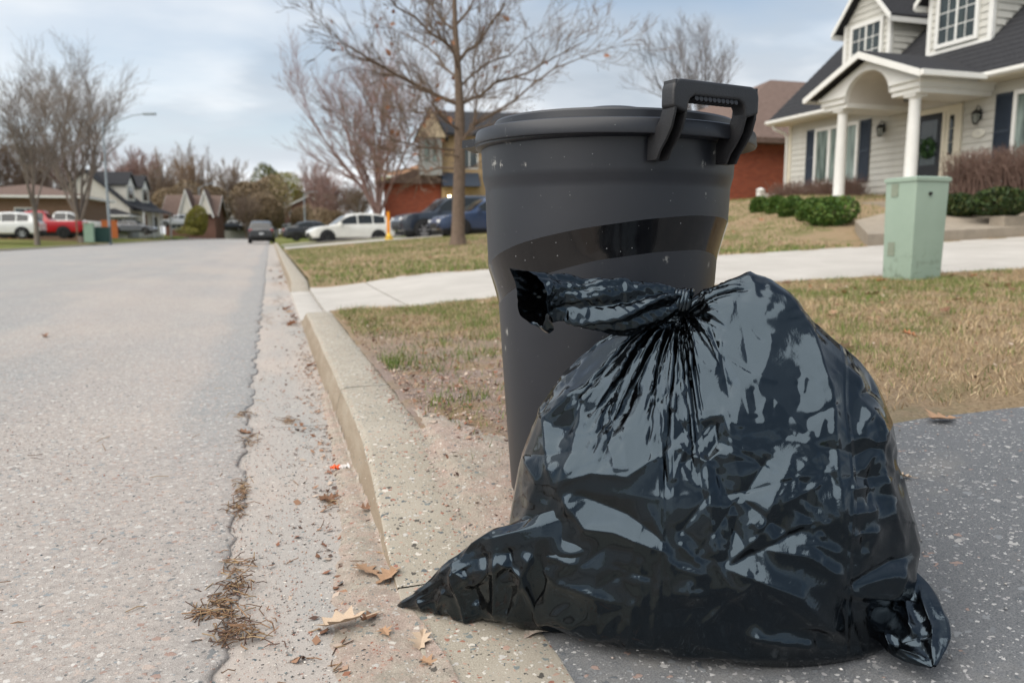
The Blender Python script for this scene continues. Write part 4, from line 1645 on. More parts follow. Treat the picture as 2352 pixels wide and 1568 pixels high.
def window(name, y0, y1, z0, z1, x, cols, rows, glass, par=None, fr=0.07, dep=0.05, mull=0.05, grid=0.02):
    """white casing, dark glazing set back in it, bars across; faces -X"""
    m = MB()
    m.box((x - dep, y0 - fr, z0 - fr), (x + 0.02, y0, z1 + fr))
    m.box((x - dep, y1, z0 - fr), (x + 0.02, y1 + fr, z1 + fr))
    m.box((x - dep, y0, z1), (x + 0.02, y1, z1 + fr))
    m.box((x - dep - 0.012, y0, z0 - fr), (x + 0.02, y1, z0))
    w = m.obj(name, 'trim_white', par or house, world=True, bevel=0.004)
    wy = (y1 - y0) / cols
    for c_ in range(cols):
        a, b = y0 + c_ * wy, y0 + (c_ + 1) * wy
        q = MB()
        q.box((x - 0.028, a + 0.002, z0 + 0.001), (x - 0.014, b - 0.002, z1 - 0.001))
        q.obj('pane', glass, w, world=True)
        if c_:
            q = MB()
            q.box((x - dep + 0.006, a - mull / 2, z0), (x - 0.012, a + mull / 2, z1))
            q.obj('mullion', 'trim_white', w, world=True)
        if rows > 1 and grid:
            q = MB()
            for r_ in range(1, rows):
                zz = z0 + (z1 - z0) * r_ / rows
                q.box((x - 0.034, a + 0.004, zz - grid / 2), (x - 0.029, b - 0.004, zz + grid / 2))
            q.box((x - 0.0345, (a + b) / 2 - grid / 2, z0 + 0.003), (x - 0.0295, (a + b) / 2 + grid / 2, z1 - 0.003))
            q.obj('glazing_bar', 'trim_white', w, world=True)
    return w


def shutter(y0, y1, z0, z1, x=HX - 0.012):
    m = MB()
    m.box((x - 0.035, y0, z0), (x, y0 + 0.035, z1))
    m.box((x - 0.035, y1 - 0.035, z0), (x, y1, z1))
    for zz in (z0, (z0 + z1) / 2 - 0.03, z1 - 0.06):
        m.box((x - 0.034, y0 + 0.035, zz), (x, y1 - 0.035, zz + 0.06))
    m.box((x - 0.010, y0 + 0.035, z0 + 0.06), (x - 0.001, y1 - 0.035, z1 - 0.06))
    s_ = m.obj('shutter', 'shutter_blue', house, world=True)
    n_ = int((z1 - z0) / 0.045)
    q = MB()
    for k in range(n_):
        zz = z0 + 0.065 + k * (z1 - z0 - 0.13) / n_
        if abs(zz - (z0 + z1) / 2) < 0.045:
            continue
        q.prism([(x - 0.030, y0 + 0.036, zz), (x - 0.011, y0 + 0.036, zz + 0.030), (x - 0.011, y0 + 0.036, zz + 0.024), (x - 0.030, y0 + 0.036, zz - 0.006)], (0, y1 - y0 - 0.072, 0))
    q.obj('louvre', 'shutter_blue', s_, world=True)


window('window', 16.76, 18.26, 2.08, 3.44, HX - 0.012, 3, 1, 'curtain_glass', None, 0.08, 0.06, 0.10, 0)
shutter(18.38, 18.70, 2.02, 3.52)
shutter(16.30, 16.64, 2.02, 3.52)
window('window', 11.05, 12.30, 2.08, 3.44, HX - 0.012, 2, 1, 'curtain_glass', None, 0.08, 0.06, 0.10, 0)
shutter(12.42, 12.80, 2.02, 3.52)

# door, sidelight and casing
DX = HX - 0.012
mb = MB()
mb.box((DX - 0.05, 13.60, 3.36), (DX + 0.01, 14.98, 3.48))
mb.box((DX - 0.05, 14.80, HZ0), (DX + 0.01, 14.98, 3.36))
mb.box((DX - 0.05, 13.60, HZ0), (DX + 0.01, 13.68, 3.36))
mb.box((DX - 0.045, 14.02, HZ0), (DX + 0.01, 14.10, 3.36))
mb.box((DX - 0.030, 13.68, HZ0), (DX + 0.01, 14.02, 2.42))
mb.box((DX - 0.030, 13.68, 3.28), (DX + 0.01, 14.02, 3.36))
mb.box((DX - 0.030, 13.68, 2.42), (DX + 0.01, 13.79, 3.28))
mb.box((DX - 0.030, 13.92, 2.42), (DX + 0.01, 14.02, 3.28))
cas = hb(mb, 'door_casing', 'trim_cream', None, None, 0.004)
for k in range(3):
    mb = MB()
    mb.box((DX - 0.020, 13.792, 2.43 + k * 0.285), (DX - 0.010, 13.918, 2.43 + k * 0.285 + 0.255))
    mb.obj('sidelight_pane', 'window_glass', cas, world=True)
mb = MB()
mb.box((DX - 0.032, 14.101, HZ0 + 0.03), (DX - 0.004, 14.80, 3.355))
door = hb(mb, 'door', 'door_black', None, None, 0.003)
mb = MB()
mb.box((DX - 0.044, 14.22, 2.25), (DX - 0.0325, 14.68, 3.22))
mb.obj('door_glass', 'window_glass', door, world=True)
mb = MB()
mb.tube([(DX - 0.045, 14.74, 2.35), (DX - 0.085, 14.74, 2.36), (DX - 0.085, 14.74, 2.48), (DX - 0.045, 14.74, 2.49)], 0.010, 6)
mb.obj('door_handle', 'stone_cap', door, 40, world=True)


def lantern(y, z):
    m = MB()
    x = HX - 0.13
    m.lathe([(0.0, 0.30), (0.012, 0.29), (0.016, 0.25), (0.05, 0.235), (0.085, 0.19), (0.092, 0.18), (0.092, 0.165), (0.02, 0.16)], 12, (x, y, z))
    m.lathe([(0.02, -0.05), (0.045, -0.045), (0.055, -0.02), (0.02, -0.015)], 12, (x, y, z))
    for a in range(6):
        t_ = a * math.pi / 3
        m.tube([(x + 0.055 * math.cos(t_), y + 0.055 * math.sin(t_), z - 0.02), (x + 0.088 * math.cos(t_), y + 0.088 * math.sin(t_), z + 0.165)], 0.006, 5)
    m.tube([(x, y, z + 0.28), (x + 0.02, y, z + 0.33), (x + 0.09, y, z + 0.31), (x + 0.118, y, z + 0.20)], 0.010, 6)
    m.box((HX - 0.026, y - 0.04, z + 0.06), (HX - 0.012, y + 0.04, z + 0.26))
    l_ = m.obj('wall_lantern', 'iron_black', house, 40, world=True)
    g = MB()
    g.lathe([(0.052, -0.012), (0.084, 0.158)], 12, (x, y, z))
    g.obj('lantern_glass', 'lantern_glass', l_, 40, world=True)
    return l_


lantern(15.87, 3.08)
lantern(13.17, 3.02)
# hanging porch lantern
mb = MB()
c0 = (12.95, 13.88, 3.60)
mb.lathe([(0.0, 0.22), (0.03, 0.20), (0.075, 0.13), (0.075, 0.12), (0.01, 0.115)], 10, c0)
mb.lathe([(0.01, -0.12), (0.05, -0.11), (0.06, -0.09), (0.01, -0.085)], 10, c0)
for a in range(6):
    t_ = a * math.pi / 3
    mb.tube([(c0[0] + 0.058 * math.cos(t_), c0[1] + 0.058 * math.sin(t_), c0[2] - 0.09), (c0[0] + 0.072 * math.cos(t_), c0[1] + 0.072 * math.sin(t_), c0[2] + 0.12)], 0.006, 5)
mb.tube([(c0[0], c0[1], c0[2] + 0.2), (c0[0], c0[1], c0[2] + 0.50)], 0.006, 5)
hl = hb(mb, 'hanging_lantern', 'iron_black', None, 40)
mb = MB()
mb.lathe([(0.055, -0.085), (0.068, 0.115)], 10, c0)
mb.obj('lantern_glass', 'lantern_glass', hl, 40, world=True)

# oval house number
mb = MB()
pts = []
for k in range(28):
    a = 2 * math.pi * k / 28
    pts.append((HX - 0.014, 13.17 + 0.155 * math.cos(a), 2.80 + 0.095 * math.sin(a)))
mb.prism(pts, (-0.02, 0, 0))
pq = hb(mb, 'number_plaque', 'plaque', None, 40, 0.004)
tx = bpy.data.curves.new('plaque_text', 'FONT')
tx.body = '15'
tx.size = 0.10
tx.align_x = 'CENTER'
tx.align_y = 'CENTER'
tx.extrude = 0.001
to = bpy.data.objects.new('tmp_text', tx)
COL.objects.link(to)
dg = bpy.context.evaluated_depsgraph_get()
tm = bpy.data.meshes.new_from_object(to.evaluated_get(dg))
bpy.data.objects.remove(to)
tm.materials.clear()
tm.materials.append(MAT['plaque_ink'])
no = bpy.data.objects.new('plaque_number', tm)
COL.objects.link(no)
no.parent = pq
no.rotation_euler = (math.pi / 2, 0, -math.pi / 2)
no.location = Vector((HX - 0.0365, 13.17, 2.80)) - HP

# porch: slab, columns, entablature, arched gable
PX0, PC = 12.25, 14.32
mb = MB()
mb.box((12.02, 12.55, HZ0 - 0.5), (HX, 16.15, HZ0 - 0.01))
hb(mb, 'porch_slab', 'stone_cap', None, None, 0.01)
for cy in (15.30, 13.20):
    mb = MB()
    r_ = 0.125
    mb.box((12.52 - 0.17, cy - 0.17, HZ0 - 0.008), (12.52 + 0.17, cy + 0.17, HZ0 + 0.06))
    mb.lathe([(0.0, 0.062), (0.155, 0.062), (0.16, 0.08), (0.155, 0.11), (0.135, 0.125), (r_, 0.15), (r_, 0.9), (r_ * 0.86, 2.00), (0.13, 2.02), (0.135, 2.05), (0.0, 2.05)], 28, (12.52, cy, HZ0))
    mb.box((12.52 - 0.15, cy - 0.15, HZ0 + 2.05), (12.52 + 0.15, cy + 0.15, HZ0 + 2.10))
    hb(mb, 'column', 'trim_white', None, 40)
# entablature, stepped
for (ya, yb) in ((14.98, 15.84), (12.82, 13.66)):
    for (ins, za, zb) in ((0.10, 3.50, 3.60), (0.05, 3.60, 3.72), (0.0, 3.72, 3.80)):
        mb = MB()
        oy0 = ya + (ins if ya < 13 else 0)
        oy1 = yb - (ins if yb > 15 else 0)
        mb.box((PX0 + ins, oy0, za), (HX - 0.02, oy1, zb))
        hb(mb, 'entablature', 'trim_white', None, None, 0.006)
# gable front with the arch cut out
ar, az0 = 0.66, 3.62
acz = 3.60
outer = [(12.70, 3.80), (PC, 4.43), (15.94, 3.80)]
arch = [(PC - ar * math.cos(a), acz + ar * 0.86 * math.sin(a)) for a in np.linspace(0, math.pi, 25)]
mb = MB()
poly = [(12.86, 3.80), (PC, 4.40), (15.78, 3.80)]
N_ = len(arch)
for xx in (PX0 + 0.02,):
    vs = []
    fs = []
    # strip between the arch and the gable line
    for i, (ya, za) in enumerate(arch):
        fz = 3.80 + (4.40 - 3.80) * (1 - abs(ya - PC) / 1.46)
        vs += [(xx, ya, za), (xx, ya, fz), (xx + 0.12, ya, za), (xx + 0.12, ya, fz)]
    for i in range(N_ - 1):
        a_, b_ = 4 * i, 4 * (i + 1)
        fs += [(a_, b_, b_ + 1, a_ + 1), (a_ + 2, a_ + 3, b_ + 3, b_ + 2), (a_, a_ + 2, b_ + 2, b_)]
    mb.add(vs, fs)
    for (y0_, y1_) in ((12.86, PC - ar), (PC + ar, 15.78)):
        f0 = 3.80 + 0.60 * max(0, 1 - abs(y0_ - PC) / 1.46)
        f1 = 3.80 + 0.60 * max(0, 1 - abs(y1_ - PC) / 1.46)
        mb.prism([(xx, y0_, 3.801), (xx, y1_, 3.801), (xx, y1_, max(f1, 3.803)), (xx, y0_, max(f0, 3.803))], (0.12, 0, 0))
hb(mb, 'arched_gable', 'trim_white', None, 30)
# barrel ceiling behind the arch
vs = [(x_, y_, z_ + 0.004) for x_ in (PX0 + 0.13, HX - 0.03) for (y_, z_) in arch]
mb = MB()
mb.add(vs, [(i, i + 1, N_ + i + 1, N_ + i) for i in range(N_ - 1)])
hb(mb, 'barrel_ceiling', 'porch_ceiling', None, 60)
mb = MB()
mb.box((HX - 0.03, 13.60, 3.50), (HX - 0.013, 15.04, 4.3))
hb(mb, 'porch_back_panel', 'porch_ceiling')
# porch roof and its white rakes
for sgn, ye in ((-1, 12.62), (1, 16.02)):
    mb = MB()
    mb.prism([(PX0 - 0.20, PC, 4.56), (PX0 - 0.20, ye, 3.86), (PX0 - 0.20, ye, 3.80), (PX0 - 0.20, PC, 4.48)], (2.6, 0, 0))
    hb(mb, 'porch_roof', 'shingle_dark')
    mb = MB()
    mb.prism([(PX0 - 0.24, PC, 4.535), (PX0 - 0.24, ye + sgn * 0.02, 3.85), (PX0 - 0.24, ye + sgn * 0.02, 3.72), (PX0 - 0.24, PC, 4.40)], (0.035, 0, 0))
    hb(mb, 'rake_board', 'trim_white')
    mb = MB()
    mb.box((PX0 - 0.22, min(ye, ye + sgn * 0.09), 3.74), (13.62, max(ye, ye + sgn * 0.09), 3.85))
    hb(mb, 'eave_gutter', 'trim_white', None, None, 0.01)


# dormers
def dormer(y0, y1, x, glass_y, zb):
    yc = (y0 + y1) / 2
    ze, zp = 6.08, 6.08 + (y1 - y0) / 2 * 1.12
    zr = lambda xx: EZ + (xx - EX) * ROOF_M
    xb = EX + (ze - EZ) / ROOF_M
    m = MB()
    z0 = zr(x) - 0.04
    m.prism([(x + 0.02, y0 + 0.02, z0), (x + 0.02, y1 - 0.02, z0), (x + 0.02, y1 - 0.02, ze), (x + 0.02, yc, zp), (x + 0.02, y0 + 0.02, ze)], (2.6, 0, 0))
    d = m.obj('dormer', 'siding', house, world=True)
    zz = z0 + 0.05
    while zz < zp - 0.1:
        hw = (y1 - y0) / 2 - 0.04
        if zz + 0.15 > ze:
            hw = min(hw, max(0.03, (zp - zz - 0.15) / (zp - ze) * (y1 - y0) / 2))
        board(yc - hw, yc + hw, zz, x, 0.15, d)
        zz += 0.1505
    zz = z0 + 0.2
    while zz + 0.15 < ze:                                     # cheek facing the driveway
        xx = x + 0.1
        x_end = EX + (zz - EZ) / ROOF_M
        if x_end > xx + 0.1:
            board(xx, x_end, zz, y0, 0.15, d, 'x')
        zz += 0.1505
    for yy in (y0, y1 - 0.10):
        q = MB()
        q.box((x - 0.025, yy - 0.006, z0 + 0.02), (x + 0.06, yy + 0.106, ze))
        q.obj('corner_trim', 'trim_white', d, world=True)
    q = MB()
    q.box((x - 0.03, y0, z0 + 0.02), (x - 0.012, y1, z0 + 0.10))
    q.obj('sill_board', 'trim_white', d, world=True)
    for s_ in (-1, 1):
        ye = yc + s_ * ((y1 - y0) / 2 + 0.20)
        zl_ = ze - 0.20 * 1.12
        q = MB()
        q.prism([(x - 0.22, yc, zp + 0.10), (x - 0.22, ye, zl_ + 0.10), (x - 0.22, ye, zl_ + 0.04), (x - 0.22, yc, zp + 0.03)], (3.2, 0, 0))
        q.obj('dormer_roof', 'shingle_dark', d, world=True)
        q = MB()
        q.prism([(x - 0.255, yc, zp + 0.085), (x - 0.255, ye + s_ * 0.02, zl_ + 0.08), (x - 0.255, ye + s_ * 0.02, zl_ - 0.06), (x - 0.255, yc, zp - 0.06)], (0.03, 0, 0))
        q.obj('rake_board', 'trim_white', d, world=True)
        q = MB()
        q.box((x - 0.22, min(ye, ye - s_ * 0.03), zl_ - 0.08), (x + 2.4, max(ye, ye - s_ * 0.03), zl_ + 0.05))
        q.obj('eave_board', 'trim_white', d, world=True)
    window('dormer_window', glass_y[0], glass_y[1], zb, 5.92, x - 0.012, 2, 3, 'window_glass', house, 0.09, 0.05, 0.05, 0.018)


dormer(16.30, 17.94, 14.6, (16.62, 17.58), 4.98)
dormer(13.42, 15.14, 14.6, (13.84, 14.80), 4.94)

# wreath of greenery hung on the door
wr_ = thing('door_wreath', 'round green leafy wreath hanging on the black front door', 'wreath', (DX - 0.06, 14.45, 2.62))
rw = np.random.default_rng(4)
mb = MB()
for k in range(420):
    a = rw.uniform(0, 2 * math.pi)
    rr = 0.16 + rw.normal() * 0.045
    c_ = Vector((rw.normal() * 0.02 - 0.01, rr * math.cos(a), rr * math.sin(a)))
    d1 = Vector(rw.normal(size=3)).normalized() * 0.045
    d2 = Vector(rw.normal(size=3)).normalized() * 0.018
    mb.add([c_ - d1, c_ + d2, c_ + d1, c_ - d2], [(0, 1, 2, 3)])
plain('wreath_green', (0.035, 0.085, 0.025), 0.6, 0.4, 30)
mb.obj('foliage', 'wreath_green', wr_)

# raised walk to the porch, stone edging on its right
top = [(9.0, 10.27, .72), (14.1, 10.27, .92), (14.1, 12.54, 1.30), (12.0, 12.54, 1.27), (10.3, 12.1, .97)]
mb = MB()
mb.add(top + [(x_, y_, z_ - 0.6) for x_, y_, z_ in top], [(0, 1, 2, 3, 4)] + [(i, i + 5, (i + 1) % 5 + 5, (i + 1) % 5) for i in range(5)])
struct(mb.obj('front_walk', 'stone_cap', None))
for k, (x_, w_, lab) in enumerate(((11.95, 0.55, 'first tan stone block edging the planting bed beside the walk'), (12.52, 0.50, 'second tan stone block edging the bed right of the walk'), (13.04, 0.56, 'third tan stone block edging the bed at the right picture edge'))):
    mb = MB()
    mb.box((x_, 10.45, 0.70), (x_ + w_, 10.75, 1.03 + 0.01 * k))
    o = mb.obj('edging_block', 'stone_cap', None, None, 0.02)
    tag(o, lab, 'stone block', 'blocks edging the planting bed')

# ================================================================== plants
plain('bark_grey', (0.20, 0.165, 0.14), 0.9, 0.35, 9, 0.6, 40)
plain('bark_brown', (0.19, 0.14, 0.105), 0.9, 0.35, 9, 0.6, 40)
plain('bark_oak', (0.15, 0.108, 0.078), 0.9, 0.35, 14, 0.8, 30)
plain('bark_red', (0.25, 0.16, 0.14), 0.9, 0.3, 9)
plain('twig_blue', (0.18, 0.165, 0.165), 0.9, 0.3, 9)
plain('twig_tan', (0.24, 0.165, 0.11), 0.9, 0.3, 9)
t = NT('leaf_green')
at = t.n('ShaderNodeAttribute', attribute_name='tint')
t.fin(at.outputs['Color'], 0.6, 0.3)


def ground_at(px, py):
    d = ray(px, py)
    t_ = 0.3
    while t_ < 400:
        p = CAM + d * t_
        if p.z <= G(p.x, p.y):
            return p
        t_ += 0.02 + t_ * 0.004
    return CAM + d * 400


def perp(d, g):
    a = Vector(g.normal(size=3))
    a = a - d * a.dot(d)
    return a.normalized()


class Branches:
    def __init__(s, seed):
        s.g = np.random.default_rng(seed)
        s.lines = []                      # (points, radii, level)

    def grow(s, p, d, L, r, lev, maxlev, spread, nch, up=0.25, wob=0.10, rmin=0.006, lr=0.62):
        n = 4 if lev < 2 else 3
        pts, rad = [Vector(p)], [r]
        dd = Vector(d).normalized()
        for i in range(n):
            dd = (dd + Vector(s.g.normal(size=3)) * wob + Vector((0, 0, up * 0.25))).normalized()
            pts.append(pts[-1] + dd * (L / n))
            rad.append(max(rmin, r * (1 - 0.72 * (i + 1) / n)))
        s.lines.append((pts, rad, lev))
        if lev >= maxlev:
            return
        k = max(1, int(round(nch * s.g.uniform(0.8, 1.25))))
        for j in range(k):
            f = s.g.uniform(0.25, 1.0) if j else 1.0
            i = min(int(f * n), n - 1)
            q = pts[i].lerp(pts[i + 1], f * n - i)
            base = (pts[i + 1] - pts[i]).normalized()
            an = spread * s.g.uniform(0.6, 1.3)
            nd = (base * math.cos(an) + perp(base, s.g) * math.sin(an) + Vector((0, 0, up))).normalized()
            rr = max(rmin, (r * (1 - 0.72 * f)) * 0.75)
            s.grow(q, nd, L * lr * s.g.uniform(0.7, 1.2), rr, lev + 1, maxlev, spread, nch, up, wob * 1.1, rmin, lr)

    def mesh(s, levels, sides=(9, 6, 4, 3, 3, 3, 3)):
        mb = MB()
        for pts, rad, lev in s.lines:
            if levels[0] <= lev <= levels[1]:
                mb.tube(pts, rad, sides[min(lev, 6)], False)
        return mb


def vase_tree(name, label, h, w, seed, mat, stems=6, nch=7, maxlev=4, rmin=0.010, trunk_h=0.18, r0=None, up=0.28, group=None, loc=(0, 0, 0)):
    b = Branches(seed)
    g = b.g
    r0 = r0 or h * 0.022
    th = h * trunk_h
    tr = MB()
    tr.tube([(0, 0, -0.3), (0, 0, 0.05), (0.02, 0, th * 0.5), (0, 0.02, th)], [r0 * 1.5, r0 * 1.25, r0, r0 * 0.95], 10)
    for k in range(stems):
        a = 2 * math.pi * k / stems + g.uniform(-.3, .3)
        tilt = g.uniform(0.5, 1.25) * math.atan2(w / 2, h - th) * (0.3 if k == 0 else 1.25)
        d = Vector((math.sin(tilt) * math.cos(a), math.sin(tilt) * math.sin(a), math.cos(tilt)))
        b.grow((0, 0, th * g.uniform(0.75, 1.0)), d, (h - th) * g.uniform(0.60, 0.74), r0 * 0.55, 1, maxlev, 0.62, nch, up * 0.45, 0.08, rmin, 0.46)
    root = thing(name, label, 'tree', loc, 0, group)
    tr.obj('trunk', mat, root, 60)
    b.mesh((1, 9)).obj('crown', mat, root, 60)
    return root


def leaf_cloud(g, n, shape, size, cols, aspect=0.45):
    """leaf quads on an uneven rounded volume; shape(n) gives centres and outward normals"""
    C_, N_ = shape(n)
    t1 = g.normal(size=(n, 3)) + N_ * 0.6
    t1 /= np.linalg.norm(t1, axis=1, keepdims=True)
    t2 = np.cross(t1, g.normal(size=(n, 3)))
    t2 /= np.linalg.norm(t2, axis=1, keepdims=True)
    s_ = size * g.uniform(0.6, 1.3, (n, 1))
    V = np.stack([C_ - t1 * s_, C_ + t2 * s_ * aspect, C_ + t1 * s_, C_ - t2 * s_ * aspect], 1).reshape(-1, 3)
    F_ = np.arange(4 * n).reshape(n, 4)
    pick = np.array(cols)[g.integers(0, len(cols), n)] * g.uniform(0.7, 1.3, (n, 1))
    return V, F_, np.repeat(pick, 4, 0)


def blob(g, rx, ry, rz, lumps=9, rag=0.12, fill=0.25):
    L = g.normal(size=(lumps, 3))
    L /= np.linalg.norm(L, axis=1, keepdims=True)
    amp = g.uniform(-rag, rag * 1.4, lumps)

    def f(n):
        d = g.normal(size=(n, 3))
        d /= np.linalg.norm(d, axis=1, keepdims=True)
        r = 1 + (np.exp(4 * (d @ L.T - 1)) * amp).sum(1) * 2
        r = r * np.where(g.random(n) < fill, g.uniform(0.5, 0.95, n), g.uniform(0.93, 1.03, n))
        return d * r[:, None] * np.array([rx, ry, rz]), d
    return f


GREENS = [(0.055, 0.115, 0.018), (0.085, 0.150, 0.025), (0.035, 0.075, 0.014), (0.115, 0.165, 0.035)]
OLIVE = [(0.21, 0.21, 0.03), (0.27, 0.26, 0.045), (0.14, 0.135, 0.03), (0.24, 0.18, 0.05)]
CONIF = [(0.085, 0.105, 0.022), (0.12, 0.13, 0.028), (0.055, 0.07, 0.018), (0.20, 0.19, 0.03)]
TWIGB = [(0.26, 0.19, 0.115), (0.20, 0.145, 0.085), (0.33, 0.25, 0.16), (0.15, 0.11, 0.065)]
DARKG = [(0.028, 0.052, 0.014), (0.045, 0.075, 0.018), (0.065, 0.075, 0.022), (0.018, 0.034, 0.012)]


def shrub(name, label, loc, rx, ry, rz, seed, n=2600, size=0.035, cols=GREENS, cat='shrub', group=None, rag=0.12):
    g = np.random.default_rng(seed)
    root = thing(name, label, cat, loc, 0, group)
    V, F_, c_ = leaf_cloud(g, n, blob(g, rx, ry, rz, rag=rag), size, cols)
    V[:, 2] += rz * 0.92
    V[:, 2] = np.maximum(V[:, 2], 0.02)
    o = fast_mesh('foliage', V, F_, 'leaf_green', 4, c_)
    o.parent = root
    mb = MB()
    for k in range(5):
        a = g.uniform(0, 6.28)
        mb.tube([(0.05 * math.cos(a), 0.05 * math.sin(a), -0.1), (rx * 0.3 * math.cos(a), ry * 0.3 * math.sin(a), rz * 0.8), (rx * 0.55 * math.cos(a), ry * 0.55 * math.sin(a), rz * 1.3)], [0.03 * rz, 0.022 * rz, 0.01 * rz], 5)
    mb.obj('stem', 'bark_brown', root)
    return root


# five clipped evergreens by the porch, largest nearest
for k, (px, py, w, h, lab) in enumerate(((1744, 489, 44, 42, 'leftmost clipped green shrub of the row by the brick wall'), (1782, 491, 46, 44, 'second green shrub from the left in the row by the porch'),
                                         (1822, 497, 52, 47, 'middle green shrub of the row in front of the window'), (1862, 506, 60, 54, 'second largest green shrub of the row, beside the biggest one'),
                                         (1898, 517, 92, 67, 'biggest green shrub, nearest the porch column and walk'))):
    p = ground_at(px, py)
    dp = (p - CAM).dot(FWD)
    shrub('evergreen_shrub', lab, (p.x, p.y, p.z - 0.04), w * dp / 3600, w * dp / 3600 * 1.05, h * dp / 3600, 20 + k, 3200, 0.045, GREENS, 'shrub', 'clipped shrubs left of the porch')
# two dark ones on the right, behind the utility box
for k, (px, py, w, h, lab) in enumerate(((2200, 512, 88, 58, 'dark green shrub right behind the green utility box'), (2300, 516, 118, 64, 'wide dark green shrub behind the stone edging at the right'))):
    p = at_x(px, py, 12.3)
    dp = (p - CAM).dot(FWD)
    shrub('dark_shrub', lab, (p.x, p.y, 1.02), w * dp / 3600, w * dp / 3600, h * dp / 3600, 40 + k, 3200, 0.045, DARKG, 'shrub', 'dark shrubs right of the porch')


def twig_hedge(label, x, y0, y1, z0, h, seed, n=900):
    g = np.random.default_rng(seed)
    root = thing('bare_hedge', label, 'hedge', (x, (y0 + y1) / 2, z0), 0, 'leafless hedges along the house')
    mb = MB()
    L = y1 - y0
    for k in range(n):
        yy = g.uniform(-L / 2, L / 2)
        xx = g.normal() * 0.10
        hh = h * g.uniform(0.55, 1.03)
        tx_, ty_ = g.normal(size=2) * 0.16
        p0 = Vector((xx, yy, 0))
        p1 = p0 + Vector((tx_ * 0.5, ty_ * 0.5, hh * 0.5))
        p2 = p0 + Vector((tx_, ty_, hh))
        mb.tube([p0, p1, p2], [0.008, 0.006, 0.004], 3, False)
        for j in range(3):
            q = p1.lerp(p2, g.uniform(0, 1))
            mb.tube([q, q + Vector((g.normal() * 0.09, g.normal() * 0.09, g.uniform(0.02, 0.16)))], [0.005, 0.003], 3, False)
    mb.obj('twigs', 'hedge_twig', root)
    return root


plain('hedge_twig', (0.15, 0.095, 0.075), 0.9, 0.3, 20)
twig_hedge('low bare brown hedge under the left window of the beige house', 13.65, 15.9, 19.3, 1.38, 0.72, 3, 800)
twig_hedge('taller bare brown hedge right of the front door', 13.5, 10.4, 13.1, 1.40, 0.98, 4, 900)

# ---- the young oak by the driveway, limbs laid out one by one
OD = 19.0
ob = at_dep(1052, 562, OD)
OB = Vector((ob.x, ob.y, G(ob.x, ob.y)))
oak = thing('young_oak', 'slender bare oak with a few brown leaves behind the bin', 'tree', OB)


def opx(px, py, dd=0.0):
    return at_dep(px, py, OD + dd) - OB


mb = MB()
tp = [Vector((0, 0, -0.15)), Vector((0, 0, 0.02)), opx(1052, 535), opx(1053, 480), opx(1055, 400), opx(1056, 330), opx(1056, 245), opx(1051, 150), opx(1045, 60), opx(1042, -60), opx(1046, -180)]
mb.tube(tp, [0.30, 0.22, 0.165, 0.152, 0.142, 0.130, 0.112, 0.085, 0.066, 0.048, 0.02], 14)
mb.obj('trunk', 'bark_oak', oak, 60)
ob_ = Branches(31)
LIMBS = [([(1053, 240), (949, 196), (888, 158), (828, 121), (763, 79)], .055, -1.6), ([(1050, 280), (986, 260), (930, 250), (880, 236)], .035, 1.0), ([(1040, 113), (986, 70), (912, 9), (860, -30)], .045, -1.2),
         ([(1050, 345), (967, 339), (912, 325), (860, 300)], .032, -1.4), ([(1054, 387), (977, 394), (888, 394), (810, 384)], .034, 1.3), ([(1058, 240), (1107, 218), (1176, 172), (1246, 153), (1348, 93)], .050, 1.2),
         ([(1055, 140), (1097, 102), (1153, 19), (1190, -40)], .045, -0.8), ([(1060, 330), (1083, 297), (1097, 223), (1088, 139), (1100, 70)], .036, -0.9), ([(1085, 290), (1176, 232), (1269, 162), (1399, 111)], .034, -1.8),
         ([(1056, 387), (1107, 371), (1180, 372)], .025, 1.0), ([(1050, 180), (1000, 130), (960, 90), (890, 60)], .034, 1.8), ([(1056, 200), (1110, 150), (1170, 120), (1240, 70)], .036, 2.2),
         ([(1046, 70), (1000, 20), (960, -50)], .035, 0.9), ([(1046, 60), (1090, 0), (1130, -60)], .035, -0.6), ([(1056, 300), (1010, 270), (985, 220), (960, 170)], .03, -2.4), ([(1056, 260), (1080, 200), (1130, 130)], .03, 2.8),
         ([(1052, 160), (1020, 90), (1010, 20)], .03, -2.0), ([(1056, 360), (1010, 350), (960, 372)], .024, -2.6)]
tips = []
for pts, r_, dd in LIMBS:
    n = len(pts)
    P = [opx(x_, y_, dd * i / (n - 1)) for i, (x_, y_) in enumerate(pts)]
    Pf = []
    for i in range(n - 1):
        for q in (0, 0.5):
            Pf.append(P[i].lerp(P[i + 1], q) + Vector(ob_.g.normal(size=3)) * 0.03 * (i + q > 0))
    Pf.append(P[-1])
    rr = [max(0.010, r_ * (1 - 0.8 * i / (len(Pf) - 1))) for i in range(len(Pf))]
    ob_.lines.append((Pf, rr, 1))
    for i in range(1, len(Pf)):
        base = (Pf[i] - Pf[i - 1]).normalized()
        for k in range(3):
            an = ob_.g.uniform(0.4, 0.95)
            nd = (base * math.cos(an) + perp(base, ob_.g) * math.sin(an) + Vector((0, 0, 0.25))).normalized()
            ob_.grow(Pf[i], nd, ob_.g.uniform(0.5, 1.15), rr[i] * 0.5, 2, 4, 0.6, 4, 0.12, 0.12, 0.0045, 0.55)
    tips += Pf[1:]
crown = ob_.mesh((1, 9), (8, 7, 4, 3, 3, 3)).obj('crown', 'bark_oak', oak, 60)
plain('leaf_rust', (0.30, 0.125, 0.055), 0.7, 0.3, 9)
lm = MB()
lob = [(0, -.5), (.10, -.38), (.07, -.25), (.30, -.18), (.14, -.02), (.36, .14), (.15, .20), (.22, .40), (.05, .36), (0, .52), (-.05, .36), (-.22, .40), (-.15, .20), (-.36, .14), (-.14, -.02), (-.30, -.18), (-.07, -.25), (-.10, -.38)]


